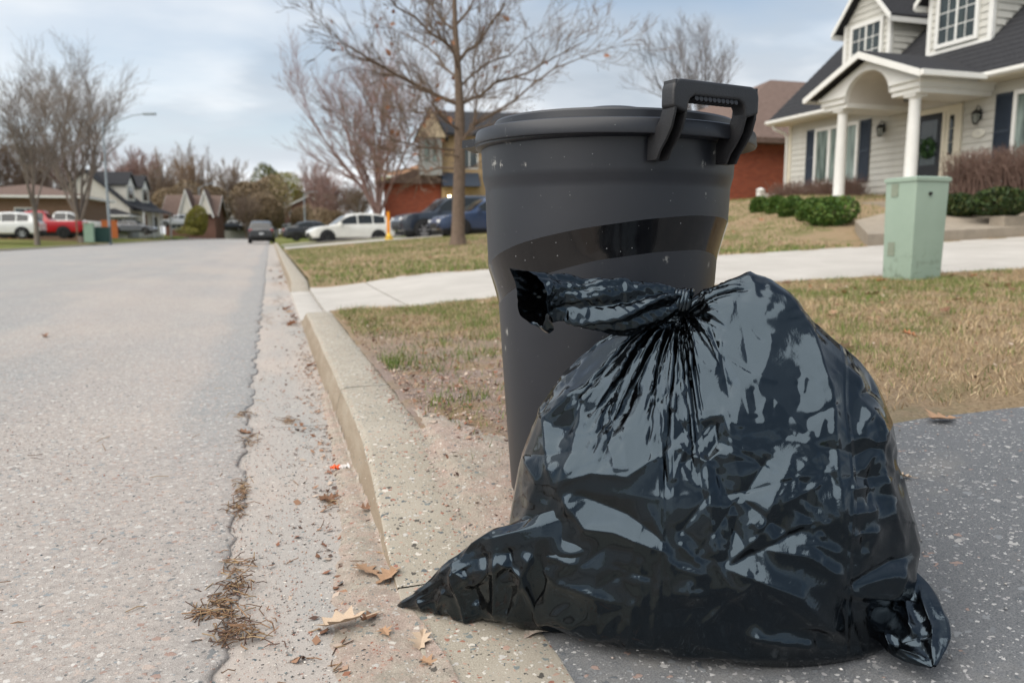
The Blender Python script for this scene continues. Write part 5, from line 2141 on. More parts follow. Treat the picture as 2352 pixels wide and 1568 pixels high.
def oak_leaf_mesh(name, mat, size, curl, seed):
    """lobed leaf as a fan with a bent blade, slightly thick"""
    g = np.random.default_rng(seed)
    V, F_ = [], []
    ring = [(x * (1 + 0.15 * g.normal()), y * (1 + 0.05 * g.normal())) for x, y in lob]
    zz = lambda x, y: curl * (abs(x) * 1.1 + 0.7 * y * y) + 0.05 * curl * g.normal()
    mid = [(0, y) for y in (-.35, -.12, .1, .3)]
    pts = [(x, y, zz(x, y)) for x, y in ring] + [(x, y, zz(x, y) * 0.2) for x, y in mid]
    n = len(ring)
    F_ = []
    for i in range(n):
        j = (i + 1) % n
        ym = (ring[i][1] + ring[j][1]) / 2
        k = min(range(4), key=lambda q: abs(mid[q][1] - ym))
        F_.append((i, j, n + k))
    for k in range(3):
        # stitch the midrib gaps on both sides
        best_r = [i for i in range(n) if ring[i][0] >= 0]
        F_.append((n + k, n + k + 1, min(best_r, key=lambda q: abs(ring[q][1] - (mid[k][1] + mid[k + 1][1]) / 2))))
        best_l = [i for i in range(n) if ring[i][0] <= 0]
        F_.append((n + k + 1, n + k, min(best_l, key=lambda q: abs(ring[q][1] - (mid[k][1] + mid[k + 1][1]) / 2))))
    m = MB()
    m.add([(x * size, y * size, z_ * size) for x, y, z_ in pts], F_)
    m.tube([(0, -0.48 * size, zz(0, -.48) * size * 0.3), (0.02 * size, -0.75 * size, 0.03 * size)], 0.012 * size, 4)
    me = bpy.data.meshes.new(name)
    me.from_pydata(m.v, [], m.f)
    me.validate()
    me.materials.append(MAT[mat])
    return me


tree_leaf = oak_leaf_mesh('leaf', 'leaf_rust', 0.15, 0.35, 5)
for k in range(64):
    q = tips[int(ob_.g.integers(0, len(tips)))] if k > 30 else tips[int(ob_.g.integers(0, 26))]
    o = bpy.data.objects.new('leaf', tree_leaf)
    COL.objects.link(o)
    o.parent = crown
    o.location = q + Vector(ob_.g.normal(size=3)) * 0.22
    o.rotation_euler = tuple(ob_.g.uniform(-1.5, 1.5, 3))
    o.scale = [ob_.g.uniform(0.7, 1.5)] * 3


def tree_at(px, dep, top, wpx, seed, mat, label, stems=6, nch=6, maxlev=4, rmin=0.012, trunk_h=0.16, r0=None, up=0.28, name='bare_tree', group=None, base=None):
    p = at_dep(px, 538, dep)
    z0 = G(p.x, p.y)
    h = CAMH + (538 - top) * dep / FPX - z0
    t_ = vase_tree(name, label, h, wpx * dep / FPX, seed, mat, stems, nch, maxlev, rmin, trunk_h, r0, up, group, (p.x, p.y, z0))
    return t_


tree_at(84, 46, 172, 150, 51, 'bark_grey', 'slim bare tree in front of the white and red cars on the left', 6, 8, 4, 0.006, 0.22, 0.13, 0.30)
tree_at(186, 60, 148, 215, 52, 'bark_grey', 'large bare multi-stemmed tree behind the red pickup truck', 9, 8, 4, 0.007, 0.12, 0.24, 0.45)
tree_at(868, 46, 140, 300, 53, 'bark_red', 'reddish bare spreading tree behind the white parked crossover', 10, 8, 4, 0.006, 0.12, 0.18, 0.40)
tree_at(1590, 44, 55, 270, 54, 'twig_blue', 'bare tree rising behind the bin handle and brick house', 7, 7, 4, 0.006, 0.3, 0.18, 0.50)

# ================================================================== vehicles
plain('tyre', (0.018, 0.018, 0.019), 0.85, 0.2, 20)
plain('rim_silver', (0.45, 0.45, 0.46), 0.3, 0.1, 20, metal=0.8)
plain('rim_dark', (0.05, 0.05, 0.05), 0.4, 0.1, 20, metal=0.5)
plain('car_under', (0.012, 0.012, 0.012), 0.8, 0.2, 10)
plain('head_lamp', (0.75, 0.76, 0.76), 0.1, 0.05, 10)
plain('tail_lamp', (0.55, 0.02, 0.015), 0.15, 0.1, 10)
plain('number_plate', (0.62, 0.64, 0.66), 0.4, 0.1, 30)
t = NT('car_glass')
t.fin((0.012, 0.015, 0.016), 0.05, 0.6)


def paint(name, col, rough=0.25):
    t = NT(name)
    t.fin(t.ramp(t.noise(3, 3), [(0.3, tuple(x * 0.94 for x in col)), (0.7, tuple(min(1, x * 1.04) for x in col))]), rough, 0.5)
    t.p.inputs['Coat Weight'].default_value = 0.6
    t.p.inputs['Coat Roughness'].default_value = 0.06


for n_, c_ in (('paint_white', (0.74, 0.74, 0.72)), ('paint_red', (0.42, 0.008, 0.012)), ('paint_silver', (0.42, 0.44, 0.46)), ('paint_grey', (0.17, 0.18, 0.20)), ('paint_black', (0.012, 0.013, 0.015)),
               ('paint_navy', (0.022, 0.030, 0.045)), ('paint_blue', (0.022, 0.045, 0.105)), ('paint_offwhite', (0.70, 0.69, 0.64)), ('paint_charcoal', (0.020, 0.022, 0.026))):
    paint(n_, c_)

# side views: stations along the length (front = 0), height of sill, belt and roof line, and where the glass sits
SHAPES = {
    'suv': dict(L=4.6, W=1.84, H=1.68, sill=.32, belt=[(0, .60), (.03, .78), (.10, .90), (.28, 1.00), (.36, 1.02), (.80, 1.07), (.97, 1.10), (1, .95)], roof=[(0, .60), (.03, .78), (.10, .90), (.28, 1.01), (.42, 1.50), (.50, 1.62), (.62, 1.66), (.78, 1.63), (.90, 1.52), (.975, 1.10), (1, .75)],
                side=[(.35, .54), (.555, .72), (.735, .87)], wind=(.29, .415), rear=(.905, .97), wheels=(.19, .79), wr=.36),
    'bigsuv': dict(L=5.4, W=2.03, H=1.93, sill=.34, belt=[(0, .75), (.02, 1.0), (.10, 1.10), (.28, 1.18), (.34, 1.20), (.97, 1.24), (1, 1.1)], roof=[(0, .75), (.02, 1.0), (.10, 1.10), (.27, 1.18), (.40, 1.80), (.50, 1.91), (.80, 1.93), (.95, 1.86), (.99, 1.24), (1, .9)],
                   side=[(.32, .50), (.515, .69), (.705, .93)], wind=(.28, .395), rear=(.952, .988), wheels=(.19, .78), wr=.41),
    'sedan': dict(L=4.7, W=1.82, H=1.45, sill=.26, belt=[(0, .55), (.03, .70), (.12, .80), (.30, .90), (.80, .98), (.96, .98), (1, .80)], roof=[(0, .55), (.03, .70), (.12, .80), (.28, .91), (.42, 1.36), (.52, 1.44), (.64, 1.44), (.78, 1.28), (.88, 1.02), (.97, .96), (1, .75)],
                  side=[(.33, .53), (.545, .76)], wind=(.29, .415), rear=(.785, .875), wheels=(.19, .80), wr=.33),
    'van': dict(L=5.0, W=1.95, H=1.75, sill=.28, belt=[(0, .60), (.03, .80), (.10, .95), (.24, 1.04), (.97, 1.06), (1, .95)], roof=[(0, .60), (.03, .80), (.10, .95), (.20, 1.04), (.36, 1.58), (.48, 1.73), (.80, 1.75), (.94, 1.66), (.99, 1.06), (1, .75)],
                side=[(.28, .46), (.475, .70), (.715, .92)], wind=(.21, .355), rear=(.945, .985), wheels=(.17, .80), wr=.34),
    'pickup': dict(L=5.8, W=1.98, H=1.90, sill=.42, belt=[(0, .85), (.02, 1.05), (.10, 1.12), (.26, 1.18), (.60, 1.22), (.63, 1.20), (.985, 1.20), (1, 1.10)], roof=[(0, .85), (.02, 1.05), (.10, 1.12), (.25, 1.18), (.36, 1.76), (.43, 1.88), (.56, 1.88), (.605, 1.80), (.63, 1.20), (.985, 1.20), (1, 1.1)],
                   side=[(.29, .43), (.445, .585)], wind=(.26, .355), rear=(.606, .626), wheels=(.18, .79), wr=.40),
}


def wheel_mesh(mat_rim):
    ty = MB()
    prof = [(0.62, -0.105), (0.90, -0.115), (0.985, -0.09), (1.0, -0.05), (1.0, 0.05), (0.985, 0.09), (0.90, 0.115), (0.62, 0.105)]
    n = 24
    vs, fs = [], []
    for r_, w_ in prof:
        for k in range(n):
            a = 2 * math.pi * k / n
            vs.append((r_ * math.cos(a), w_, r_ * math.sin(a)))
    for i in range(len(prof) - 1):
        for k in range(n):
            fs.append((i * n + k, i * n + (k + 1) % n, (i + 1) * n + (k + 1) % n, (i + 1) * n + k))
    ty.add(vs, fs)
    rm = MB()
    for s_ in (-1, 1):
        rm.prism([(0.60 * math.cos(2 * math.pi * k / 20), s_ * 0.06, 0.60 * math.sin(2 * math.pi * k / 20)) for k in range(20)], (0, s_ * 0.01, 0))
        for k in range(6):
            a = 2 * math.pi * k / 6
            rm.bar((0.10 * math.cos(a), s_ * 0.09, 0.10 * math.sin(a)), (0.60 * math.cos(a), s_ * 0.095, 0.60 * math.sin(a)), 0.13, 0.03, (0, 1, 0))
        rm.prism([(0.14 * math.cos(2 * math.pi * k / 12), s_ * 0.08, 0.14 * math.sin(2 * math.pi * k / 12)) for k in range(12)], (0, s_ * 0.03, 0))
    return ty, rm


TY, RM = wheel_mesh('rim_silver')
_w = {}


def wheel_data(kind, mat):
    key = (kind, mat)
    if key not in _w:
        src = TY if kind == 'tyre' else RM
        o = src.obj(kind, mat, None, 40)
        _w[key] = o.data
        bpy.data.objects.remove(o)
    return _w[key]


def car(name, label, kind, paintm, loc, heading, rim='rim_silver', cat='car'):
    """front of the car points along the heading"""
    S = SHAPES[kind]
    L, W, Hh = S['L'], S['W'], S['H']
    root = thing(name, label, cat, loc, heading)
    n = 56
    xs_ = np.linspace(0, 1, n)
    belt = np.interp(xs_, *zip(*S['belt']))
    roof = np.interp(xs_, *zip(*S['roof']))
    for _ in range(2):
        roof[1:-1] = (roof[:-2] + 2 * roof[1:-1] + roof[2:]) / 4
        belt[1:-1] = (belt[:-2] + 2 * belt[1:-1] + belt[2:]) / 4
    hw = W / 2 * (1 - 0.20 * np.clip((0.09 - xs_) / 0.09, 0, 1) ** 2 - 0.14 * np.clip((xs_ - 0.93) / 0.07, 0, 1) ** 2)
    sill = S['sill']

    def wtop(i):
        rise = max(0, roof[i] - belt[i])
        return hw[i] * (0.93 - 0.22 * min(1, rise / 0.6))

    rows = []
    for i in range(n):
        w = hw[i]
        z_lo = sill if 0.02 < xs_[i] < 0.98 else sill + 0.12
        b_, r_ = belt[i], max(roof[i], belt[i] + 0.005)
        wt = wtop(i)
        half = [(0, z_lo), (w * 0.90, z_lo), (w * 0.985, z_lo + 0.08), (w, z_lo + (b_ - z_lo) * 0.55), (w * 0.985, b_ - 0.05 * (b_ - z_lo)), (w * 0.955, b_),
                (wt + (w * 0.955 - wt) * 0.12, b_ + (r_ - b_) * 0.88), (wt * 0.90, r_ - 0.012), (wt * 0.5, r_ + 0.012), (0, r_ + 0.018)]
        x = (0.5 - xs_[i]) * L
        rows.append([(x, y, z_) for y, z_ in half] + [(x, -y, z_) for y, z_ in half[-2:0:-1]])
    A = np.array(rows)
    A = np.concatenate([A, A[:, :1]], 1)
    mb = MB()
    mb.grid(A)
    m = len(rows[0])
    b0 = len(mb.v)
    mb.v.extend(rows[0] + rows[-1])
    mb.f.append(tuple(b0 + k for k in range(m)))
    mb.f.append(tuple(b0 + m + k for k in reversed(range(m))))
    body = mb.obj('body', paintm, root, 35)

    def idx(f):
        return f * (n - 1)

    def at_(f, s_, t_):
        """point on the glasshouse flank: s_ side, t_ 0 at the belt, 1 at the roof"""
        i = idx(f)
        b_ = np.interp(f, xs_, belt)
        r_ = max(np.interp(f, xs_, roof), b_ + 0.005)
        w = np.interp(f, xs_, hw)
        wt = w * (0.93 - 0.22 * min(1, max(0, r_ - b_) / 0.6))
        y = w * 0.955 + (wt + (w * 0.955 - wt) * 0.12 - w * 0.955) * (t_ / 0.88)
        return ((0.5 - f) * L, s_ * (y + 0.010), b_ + (r_ - b_) * t_)

    for s_ in (-1, 1):
        for (f0, f1) in S['side']:
            ff = np.linspace(f0, f1, 7)
            P = np.array([[at_(f, s_, 0.06) for f in ff], [at_(f, s_, 0.45) for f in ff], [at_(f, s_, 0.82) for f in ff]])
            g = MB()
            g.grid(P if s_ > 0 else P[::-1])
            g.obj('side_window', 'car_glass', root, 60)
    for nm, (f0, f1) in (('windscreen', S['wind']), ('rear_window', S['rear'])):
        ff = np.linspace(f0, f1, 6)
        P = []
        for f in ff:
            b_ = np.interp(f, xs_, belt)
            r_ = np.interp(f, xs_, roof)
            w = np.interp(f, xs_, hw)
            wt = w * (0.93 - 0.22 * min(1, max(0, r_ - b_) / 0.6)) * 0.86
            P.append([((0.5 - f) * L + (0.012 if nm == 'windscreen' else -0.012), y, r_ + 0.026 - 0.010 * abs(y / wt)) for y in np.linspace(-wt, wt, 5)])
        g = MB()
        g.grid(np.array(P))
        g.obj(nm, 'car_glass', root, 60)
    wr_ = S['wr']
    for f in S['wheels']:
        x = (0.5 - f) * L
        for s_ in (-1, 1):
            g = MB()
            g.prism([(x + wr_ * 1.17 * math.cos(a), s_ * (W / 2 - 0.05), wr_ + wr_ * 1.17 * math.sin(a)) for a in np.linspace(-0.25, math.pi + 0.25, 20)], (0, s_ * 0.058, 0))
            g.obj('wheel_arch', 'car_under', root, 40)
            wo = bpy.data.objects.new('wheel', wheel_data('tyre', 'tyre'))
            COL.objects.link(wo)
            wo.parent = root
            wo.location = (x, s_ * (W / 2 - 0.075), wr_)
            wo.scale = (wr_, 1, wr_)
            ro = bpy.data.objects.new('rim', wheel_data('rim', rim))
            COL.objects.link(ro)
            ro.parent = wo
    for s_ in (-1, 1):
        zb_ = float(np.interp(0.03, xs_, belt))
        g = MB()
        g.obox(((0.5 - 0.030) * L, s_ * W * 0.36, zb_ - 0.10), (0.12, s_ * -0.03, 0), (0, 0.14, 0), (0, 0, 0.07))
        g.obj('headlight', 'head_lamp', root, 40, 0.03)
        zb_ = float(np.interp(0.97, xs_, belt))
        g = MB()
        g.obox(((0.5 - 0.985) * L, s_ * W * 0.40, zb_ - 0.16), (0.05, 0, 0), (0, 0.085, 0), (0, 0, 0.13))
        g.obj('tail_light', 'tail_lamp', root, 40, 0.02)
        f = S['side'][0][0]
        q = at_(f + 0.01, s_, 0.06)
        g = MB()
        g.obox((q[0] + 0.05, s_ * (W / 2 + 0.06), q[2] + 0.05), (0.06, 0, 0), (0, 0.09, 0), (0, 0, 0.065))
        g.obj('mirror', paintm, root, 40, 0.03)
    g = MB()
    g.box((L / 2 - 0.16, -W * 0.30, sill + 0.05), (L / 2 + 0.006, W * 0.30, sill + 0.26))
    g.obj('grille', 'car_under', root, 40, 0.02)
    g = MB()
    g.box((-L / 2 - 0.012, -0.16, sill + 0.34), (-L / 2 + 0.06, 0.16, sill + 0.46))
    g.obj('number_plate', 'number_plate', root)
    g = MB()
    g.box((-L / 2 - 0.008, -W * 0.42, sill - 0.02), (-L / 2 + 0.12, W * 0.42, sill + 0.22))
    g.obj('rear_bumper', 'car_under', root, 40, 0.03)
    g = MB()
    g.box((-L * 0.46, -W * 0.44, 0.16), (L * 0.46, W * 0.44, sill + 0.1))
    g.obj('underbody', 'car_under', root)
    return root


def put(px, dep, zoff=0.0):
    p = at_dep(px, 538, dep)
    return (p.x, p.y, G(p.x, p.y) + zoff)


def zput(px, py, dep):
    p = at_dep(px, py, dep)
    return (p.x, p.y, p.z)


LEFT, RIGHT = math.pi, 0.0
car('white_car', 'white crossover at the left edge, parked nose left by the slim tree', 'suv', 'paint_white', zput(6, 549, 49), LEFT)
car('red_pickup', 'red pickup truck parked behind the white crossover', 'pickup', 'paint_red', zput(92, 548, 54), LEFT, 'rim_dark', 'pickup truck')
car('white_pickup', 'white pickup truck facing the road behind the big bare tree', 'pickup', 'paint_white', zput(150, 541, 63), RIGHT, 'rim_silver', 'pickup truck')
car('grey_car', 'grey sedan in front of the white house with dormers', 'sedan', 'paint_grey', zput(307, 537, 84), RIGHT - 0.15)
car('silver_car', 'silver car beside the brown brick house with white gables', 'suv', 'paint_silver', zput(408, 521, 108), LEFT)
car('black_car', 'black sedan near the bend of the road, left of the silver minivan', 'sedan', 'paint_black', zput(526, 532, 128), LEFT + 0.2)
car('silver_minivan', 'silver minivan behind the black sedan in front of the grey house', 'van', 'paint_silver', zput(556, 529, 140), RIGHT - 0.3)
car('dark_crossover', 'dark crossover seen from behind, standing on the road by the kerb', 'suv', 'paint_charcoal', (-0.62, 63.0, 0.05), math.pi / 2, 'rim_dark')
car('far_silver_car', 'small distant silver car below the reddish two storey house', 'sedan', 'paint_silver', zput(674, 525, 150), LEFT)
car('dark_sedan', 'dark sedan half hidden behind the white crossover on the right', 'sedan', 'paint_charcoal', zput(726, 553, 58), RIGHT, 'rim_dark')
car('white_crossover', 'white crossover parked nose left beside the yellow hydrant marker', 'suv', 'paint_offwhite', zput(806, 560, 43), LEFT + 0.12, 'rim_dark')
car('navy_large_car', 'large dark full size utility vehicle behind the oak trunk', 'bigsuv', 'paint_navy', zput(1042, 549, 35.5), LEFT + 0.10, 'rim_silver')
car('blue_car', 'blue crossover between the oak trunk and the bin', 'suv', 'paint_blue', zput(1122, 547, 31.5), LEFT + 0.06, 'rim_dark')

# ================================================================== houses further off
def simple_house(name, label, p0, ang, length, depth, z0, wall_h, roof_h, wallm, roofm, kind='gable', over=0.4, wins=(), doors=(), ridge='front', trim='trim_white', endw=()):
    """p0: front corner; local x runs along the front, local y runs back; ang turns local x from world X. wins: (x, z, w, h) on the front; endw on the end wall x = 0"""
    root = thing(name, label, 'house', (p0[0], p0[1], z0), ang)
    m = MB()
    m.box((0, 0, -1.0), (length, depth, wall_h))
    w = m.obj('wall', wallm, root)
    m = MB()
    o = over
    if kind == 'gable':
        if ridge == 'front':                                   # ridge along local x
            a = [(-o, -o, wall_h - 0.05), (-o, depth / 2, wall_h + roof_h), (-o, depth + o, wall_h - 0.05), (-o, depth + o, wall_h - 0.2), (-o, depth / 2, wall_h + roof_h - 0.16), (-o, -o, wall_h - 0.2)]
            m.prism(a, (length + 2 * o, 0, 0))
            gp = MB()
            gp.prism([(0.01, 0.01, wall_h - 0.01), (0.01, depth - 0.01, wall_h - 0.01), (0.01, depth / 2, wall_h + roof_h - 0.25)], (length - 0.02, 0, 0))
            gp.obj('gable_wall', wallm, root)
            for xx in (-o - 0.03, length + o):
                rk = MB()
                rk.prism([(xx, -o, wall_h - 0.07), (xx, depth / 2, wall_h + roof_h - 0.02), (xx, depth + o, wall_h - 0.07), (xx, depth + o, wall_h - 0.30), (xx, depth / 2, wall_h + roof_h - 0.27), (xx, -o, wall_h - 0.30)], (0.03, 0, 0))
                rk.obj('rake_board', trim, root)
        else:
            a = [(-o, -o, wall_h - 0.05), (length / 2, -o, wall_h + roof_h), (length + o, -o, wall_h - 0.05), (length + o, -o, wall_h - 0.2), (length / 2, -o, wall_h + roof_h - 0.16), (-o, -o, wall_h - 0.2)]
            m.prism(a, (0, depth + 2 * o, 0))
            gp = MB()
            gp.prism([(0.01, 0.01, wall_h - 0.01), (length - 0.01, 0.01, wall_h - 0.01), (length / 2, 0.01, wall_h + roof_h - 0.25)], (0, depth - 0.02, 0))
            gp.obj('gable_wall', wallm, root)
            rk = MB()
            rk.prism([(-o, -o - 0.03, wall_h - 0.07), (length / 2, -o - 0.03, wall_h + roof_h - 0.02), (length + o, -o - 0.03, wall_h - 0.07), (length + o, -o - 0.03, wall_h - 0.30), (length / 2, -o - 0.03, wall_h + roof_h - 0.27), (-o, -o - 0.03, wall_h - 0.30)], (0, 0.03, 0))
            rk.obj('rake_board', trim, root)
    else:
        k = min(length, depth) / 2
        vs = [(-o, -o, wall_h), (length + o, -o, wall_h), (length + o, depth + o, wall_h), (-o, depth + o, wall_h)]
        if length >= depth:
            vs += [(k, depth / 2, wall_h + roof_h), (length - k, depth / 2, wall_h + roof_h)]
            fs = [(0, 1, 5, 4), (1, 2, 5), (2, 3, 4, 5), (3, 0, 4), (3, 2, 1, 0)]
        else:
            vs += [(length / 2, k, wall_h + roof_h), (length / 2, depth - k, wall_h + roof_h)]
            fs = [(0, 1, 4), (1, 2, 5, 4), (2, 3, 5), (3, 0, 4, 5), (3, 2, 1, 0)]
        m.add(vs, fs)
        f = MB()
        f.box((-o - 0.02, -o - 0.02, wall_h - 0.18), (length + o + 0.02, depth + o + 0.02, wall_h - 0.003))
        f.obj('eave_board', trim, root)
    m.obj('roof', roofm, root)
    for (x, z_, ww, hh) in wins:
        q = MB()
        q.box((x - 0.08, -0.05, z_ - 0.08), (x + ww + 0.08, -0.002, z_ + hh + 0.08))
        fr = q.obj('window', trim, root)
        q = MB()
        q.box((x, -0.062, z_), (x + ww / 2 - 0.03, -0.051, z_ + hh))
        q.obj('pane', 'window_glass', fr)
        q = MB()
        q.box((x + ww / 2 + 0.03, -0.062, z_), (x + ww, -0.051, z_ + hh))
        q.obj('pane', 'window_glass', fr)
    for (y, z_, ww, hh) in endw:
        q = MB()
        q.box((-0.05, y - 0.08, z_ - 0.08), (-0.002, y + ww + 0.08, z_ + hh + 0.08))
        fr = q.obj('window', trim, root)
        q = MB()
        q.box((-0.062, y, z_), (-0.051, y + ww, z_ + hh))
        q.obj('pane', 'window_glass', fr)
    for (x, ww, hh, dm) in doors:
        q = MB()
        q.box((x, -0.05, -0.3), (x + ww, -0.003, hh))
        q.obj('door', dm, root)
    return root


plain('door_brown', (0.20, 0.09, 0.04), 0.6, 0.2, 5)
# red brick bungalow past the beige house (its flank faces the viewer)
simple_house('brick_bungalow', 'red brick bungalow with brown hip roof between the bin and the beige house', (14.6, 24.0), 0.0, 15, 13, 1.42, 2.55, 3.4, 'brick_red', 'shingle_brown', 'hip', 0.5, trim='shingle_brown')

# tan house with a bay behind the oak
pT = at_dep(1016, 538, 47)
tan = simple_house('tan_house', 'tan brick house with pale bay window and dark roof behind the oak', (pT.x, pT.y), R(-8), 14, 10, G(pT.x, pT.y), 5.6, 2.0, 'brick_tan', 'shingle_dark', 'gable', 0.4,
                   wins=((1.2, 3.6, 0.9, 1.2), (2.6, 3.3, 0.9, 1.9)), ridge='front')
zT = G(pT.x, pT.y)
mb = MB()
mb.box((-1.3, -0.6, 3.1), (-0.02, 1.6, 5.3))
bay = mb.obj('bay', 'wall_grey', tan)
mb = MB()
mb.prism([(-1.5, -0.8, 5.25), (-0.65, -0.8, 6.9), (0.25, -0.8, 5.25)], (0, 3.4, 0))
mb.obj('bay_gable', 'wall_cream', tan)
mb = MB()
for s_ in (0, 1):
    xa = (-1.6, 0.35)[s_]
    mb.prism([(xa, -0.9, 5.2), (-0.65, -0.9, 7.05), (-0.65, -0.9, 6.9), (xa, -0.9, 5.05)], (0, 3.6, 0))
mb.obj('bay_roof', 'shingle_dark', tan)
mb = MB()
mb.box((-1.0, -0.66, 3.9), (-0.75, -0.605, 5.1))
mb.box((-0.55, -0.66, 3.9), (-0.30, -0.605, 5.1))
mb.obj('bay_window', 'curtain_glass', bay)
mb = MB()
mb.box((-3.4, 0.4, -0.8), (-0.03, 7, 2.7))
mb.obj('garage_wing', 'brick_red', tan)
mb = MB()
mb.prism([(-3.8, -0.1, 2.65), (-0.05, -0.1, 2.65), (-0.05, -0.1, 4.0)], (0, 7.4, 0))
mb.obj('garage_roof', 'shingle_brown', tan)
mb = MB()
mb.prism([(0.0, -1.2, 2.45), (0.0, -0.02, 3.3), (0.0, -0.02, 2.45)], (2.2, 0, 0))
mb.obj('porch_hood', 'shutter_blue', tan)
# lit lamp beside its door
t = NT('lamp_lit')
t.fin((1, 0.85, 0.55), 0.3, 0.3)
t.p.inputs['Emission Color'].default_value = (1.0, 0.80, 0.45, 1)
t.p.inputs['Emission Strength'].default_value = 30.0
mb = MB()
pl_ = at_dep(1032, 452, 46.0)
mb.lathe([(0.0, -0.09), (0.07, -0.06), (0.085, 0.0), (0.07, 0.06), (0.0, 0.09)], 12)
lr_ = thing('porch_light', 'small glowing warm lamp by the door of the tan house', 'lamp', pl_)
mb.obj('globe', 'lamp_lit', lr_, 60)
mb = MB()
mb.lathe([(0.0, 0.16), (0.05, 0.12), (0.10, 0.085), (0.02, 0.08)], 10)
mb.bar((0, 0, 0.13), (0, 1.0, 0.13), 0.03)
mb.obj('bracket', 'iron_black', lr_)

# cream house with orange brown roof further on
pC = at_dep(892, 538, 74)
simple_house('cream_house', 'cream house with orange brown roof behind the reddish tree', (pC.x, pC.y), R(-6), 12, 10, G(pC.x, pC.y), 4.9, 2.0, 'wall_cream', 'shingle_orange', 'hip', 0.5, wins=((1.5, 2.9, 1.2, 1.2), (5, 2.9, 1.2, 1.2), (1.5, 0.7, 1.2, 1.2)))
# reddish two storey house at the far end
pR = at_dep(655, 538, 150)
simple_house('far_reddish_house', 'distant two storey reddish house right of the evergreens', (pR.x, pR.y), R(-5), 9, 9, G(pR.x, pR.y) + 0.2, 5.2, 2.4, 'brick_dull', 'shingle_brown', 'gable', 0.4, wins=((1, 3.3, 1.2, 1.3), (4.5, 3.3, 1.2, 1.3), (1, 0.7, 1.6, 1.3)), ridge='side')
# grey low house with dark garage
pG = at_dep(484, 538, 140)
simple_house('far_grey_house', 'low pale grey house with a dark garage opening at the road bend', (pG.x, pG.y), R(-4), 11, 9, G(pG.x, pG.y) + 0.5, 3.3, 2.2, 'wall_grey', 'wall_grey', 'gable', 0.4, wins=((1, 0.9, 1.6, 1.2), (4, 1.0, 1.2, 1.1)), doors=((6.2, 2.8, 2.2, 'door_black'),), ridge='front')
# brown brick house with white gables
pB = at_dep(380, 538, 112)
bh = simple_house('gabled_brick_house', 'brown brick house with two white trimmed gables on the left', (pB.x, pB.y), R(-4), 6.8, 10, G(pB.x, pB.y) + 0.2, 2.8, 3.0, 'brick_dull', 'shingle_brown', 'gable', 0.5, wins=((0.8, 0.8, 1.4, 1.3), (3.2, 0.8, 1.4, 1.3)), ridge='front')
for k, x_ in enumerate((3.1, 5.6)):
    mb = MB()
    mb.prism([(x_ - 0.9, -0.9, 2.9), (x_ + 0.9, -0.9, 2.9), (x_, -0.9, 6.0)], (0, 5, 0))
    g_ = mb.obj('gable', 'wall_white', bh)
    mb = MB()
    for s_ in (-1, 1):
        mb.prism([(x_ + s_ * 1.25, -1.1, 2.5), (x_, -1.1, 6.5), (x_, -1.1, 6.1), (x_ + s_ * 1.0, -1.1, 2.5)], (0, 5, 0))
    mb.obj('gable_roof', 'shingle_brown', g_)
    mb = MB()
    for s_ in (-1, 1):
        mb.prism([(x_ + s_ * 1.25, -1.16, 2.4), (x_, -1.16, 6.4), (x_, -1.16, 5.9), (x_ + s_ * 1.05, -1.16, 2.4)], (0, 0.05, 0))
    mb.obj('rake_board', 'trim_white', g_)

# white house with two dormers on the left
p1 = at_dep(302, 538, 85)
p2 = Vector((-13.0, 105.0, 0))
fd = Vector((p2.x - p1.x, p2.y - p1.y, 0)).normalized()
# local x along the end wall (seen face on), local y along the front towards the back of the picture
ang = math.atan2(fd.y, fd.x) - math.pi / 2
ex = Vector((math.cos(ang), math.sin(ang), 0))
wid = 8.6
c0 = Vector((p1.x, p1.y, 0)) - ex * wid
zW = 0.95
wh = thing('white_house', 'white house with dark roof and two dormers behind the lamp post', 'house', (c0.x, c0.y, zW), ang)
WHT, RHT, LEN = 2.7, 3.9, 12.0
mb = MB()
mb.prism([(0, 0, -1.0), (wid, 0, -1.0), (wid, 0, WHT), (wid / 2, 0, WHT + RHT - 0.2), (0, 0, WHT)], (0, LEN, 0))
mb.obj('wall', 'wall_white', wh)
mb = MB()
for s_ in (-1, 1):
    xe = wid / 2 + s_ * (wid / 2 + 0.45)
    zl_ = WHT - 0.45 * (RHT / (wid / 2))
    mb.prism([(xe, -0.35, zl_ + 0.15), (wid / 2, -0.35, WHT + RHT + 0.05), (wid / 2, -0.35, WHT + RHT - 0.15), (xe, -0.35, zl_)], (0, LEN + 0.7, 0))
mb.obj('roof', 'shingle_brownblack' if 'shingle_brownblack' in MAT else 'shingle_dark', wh)
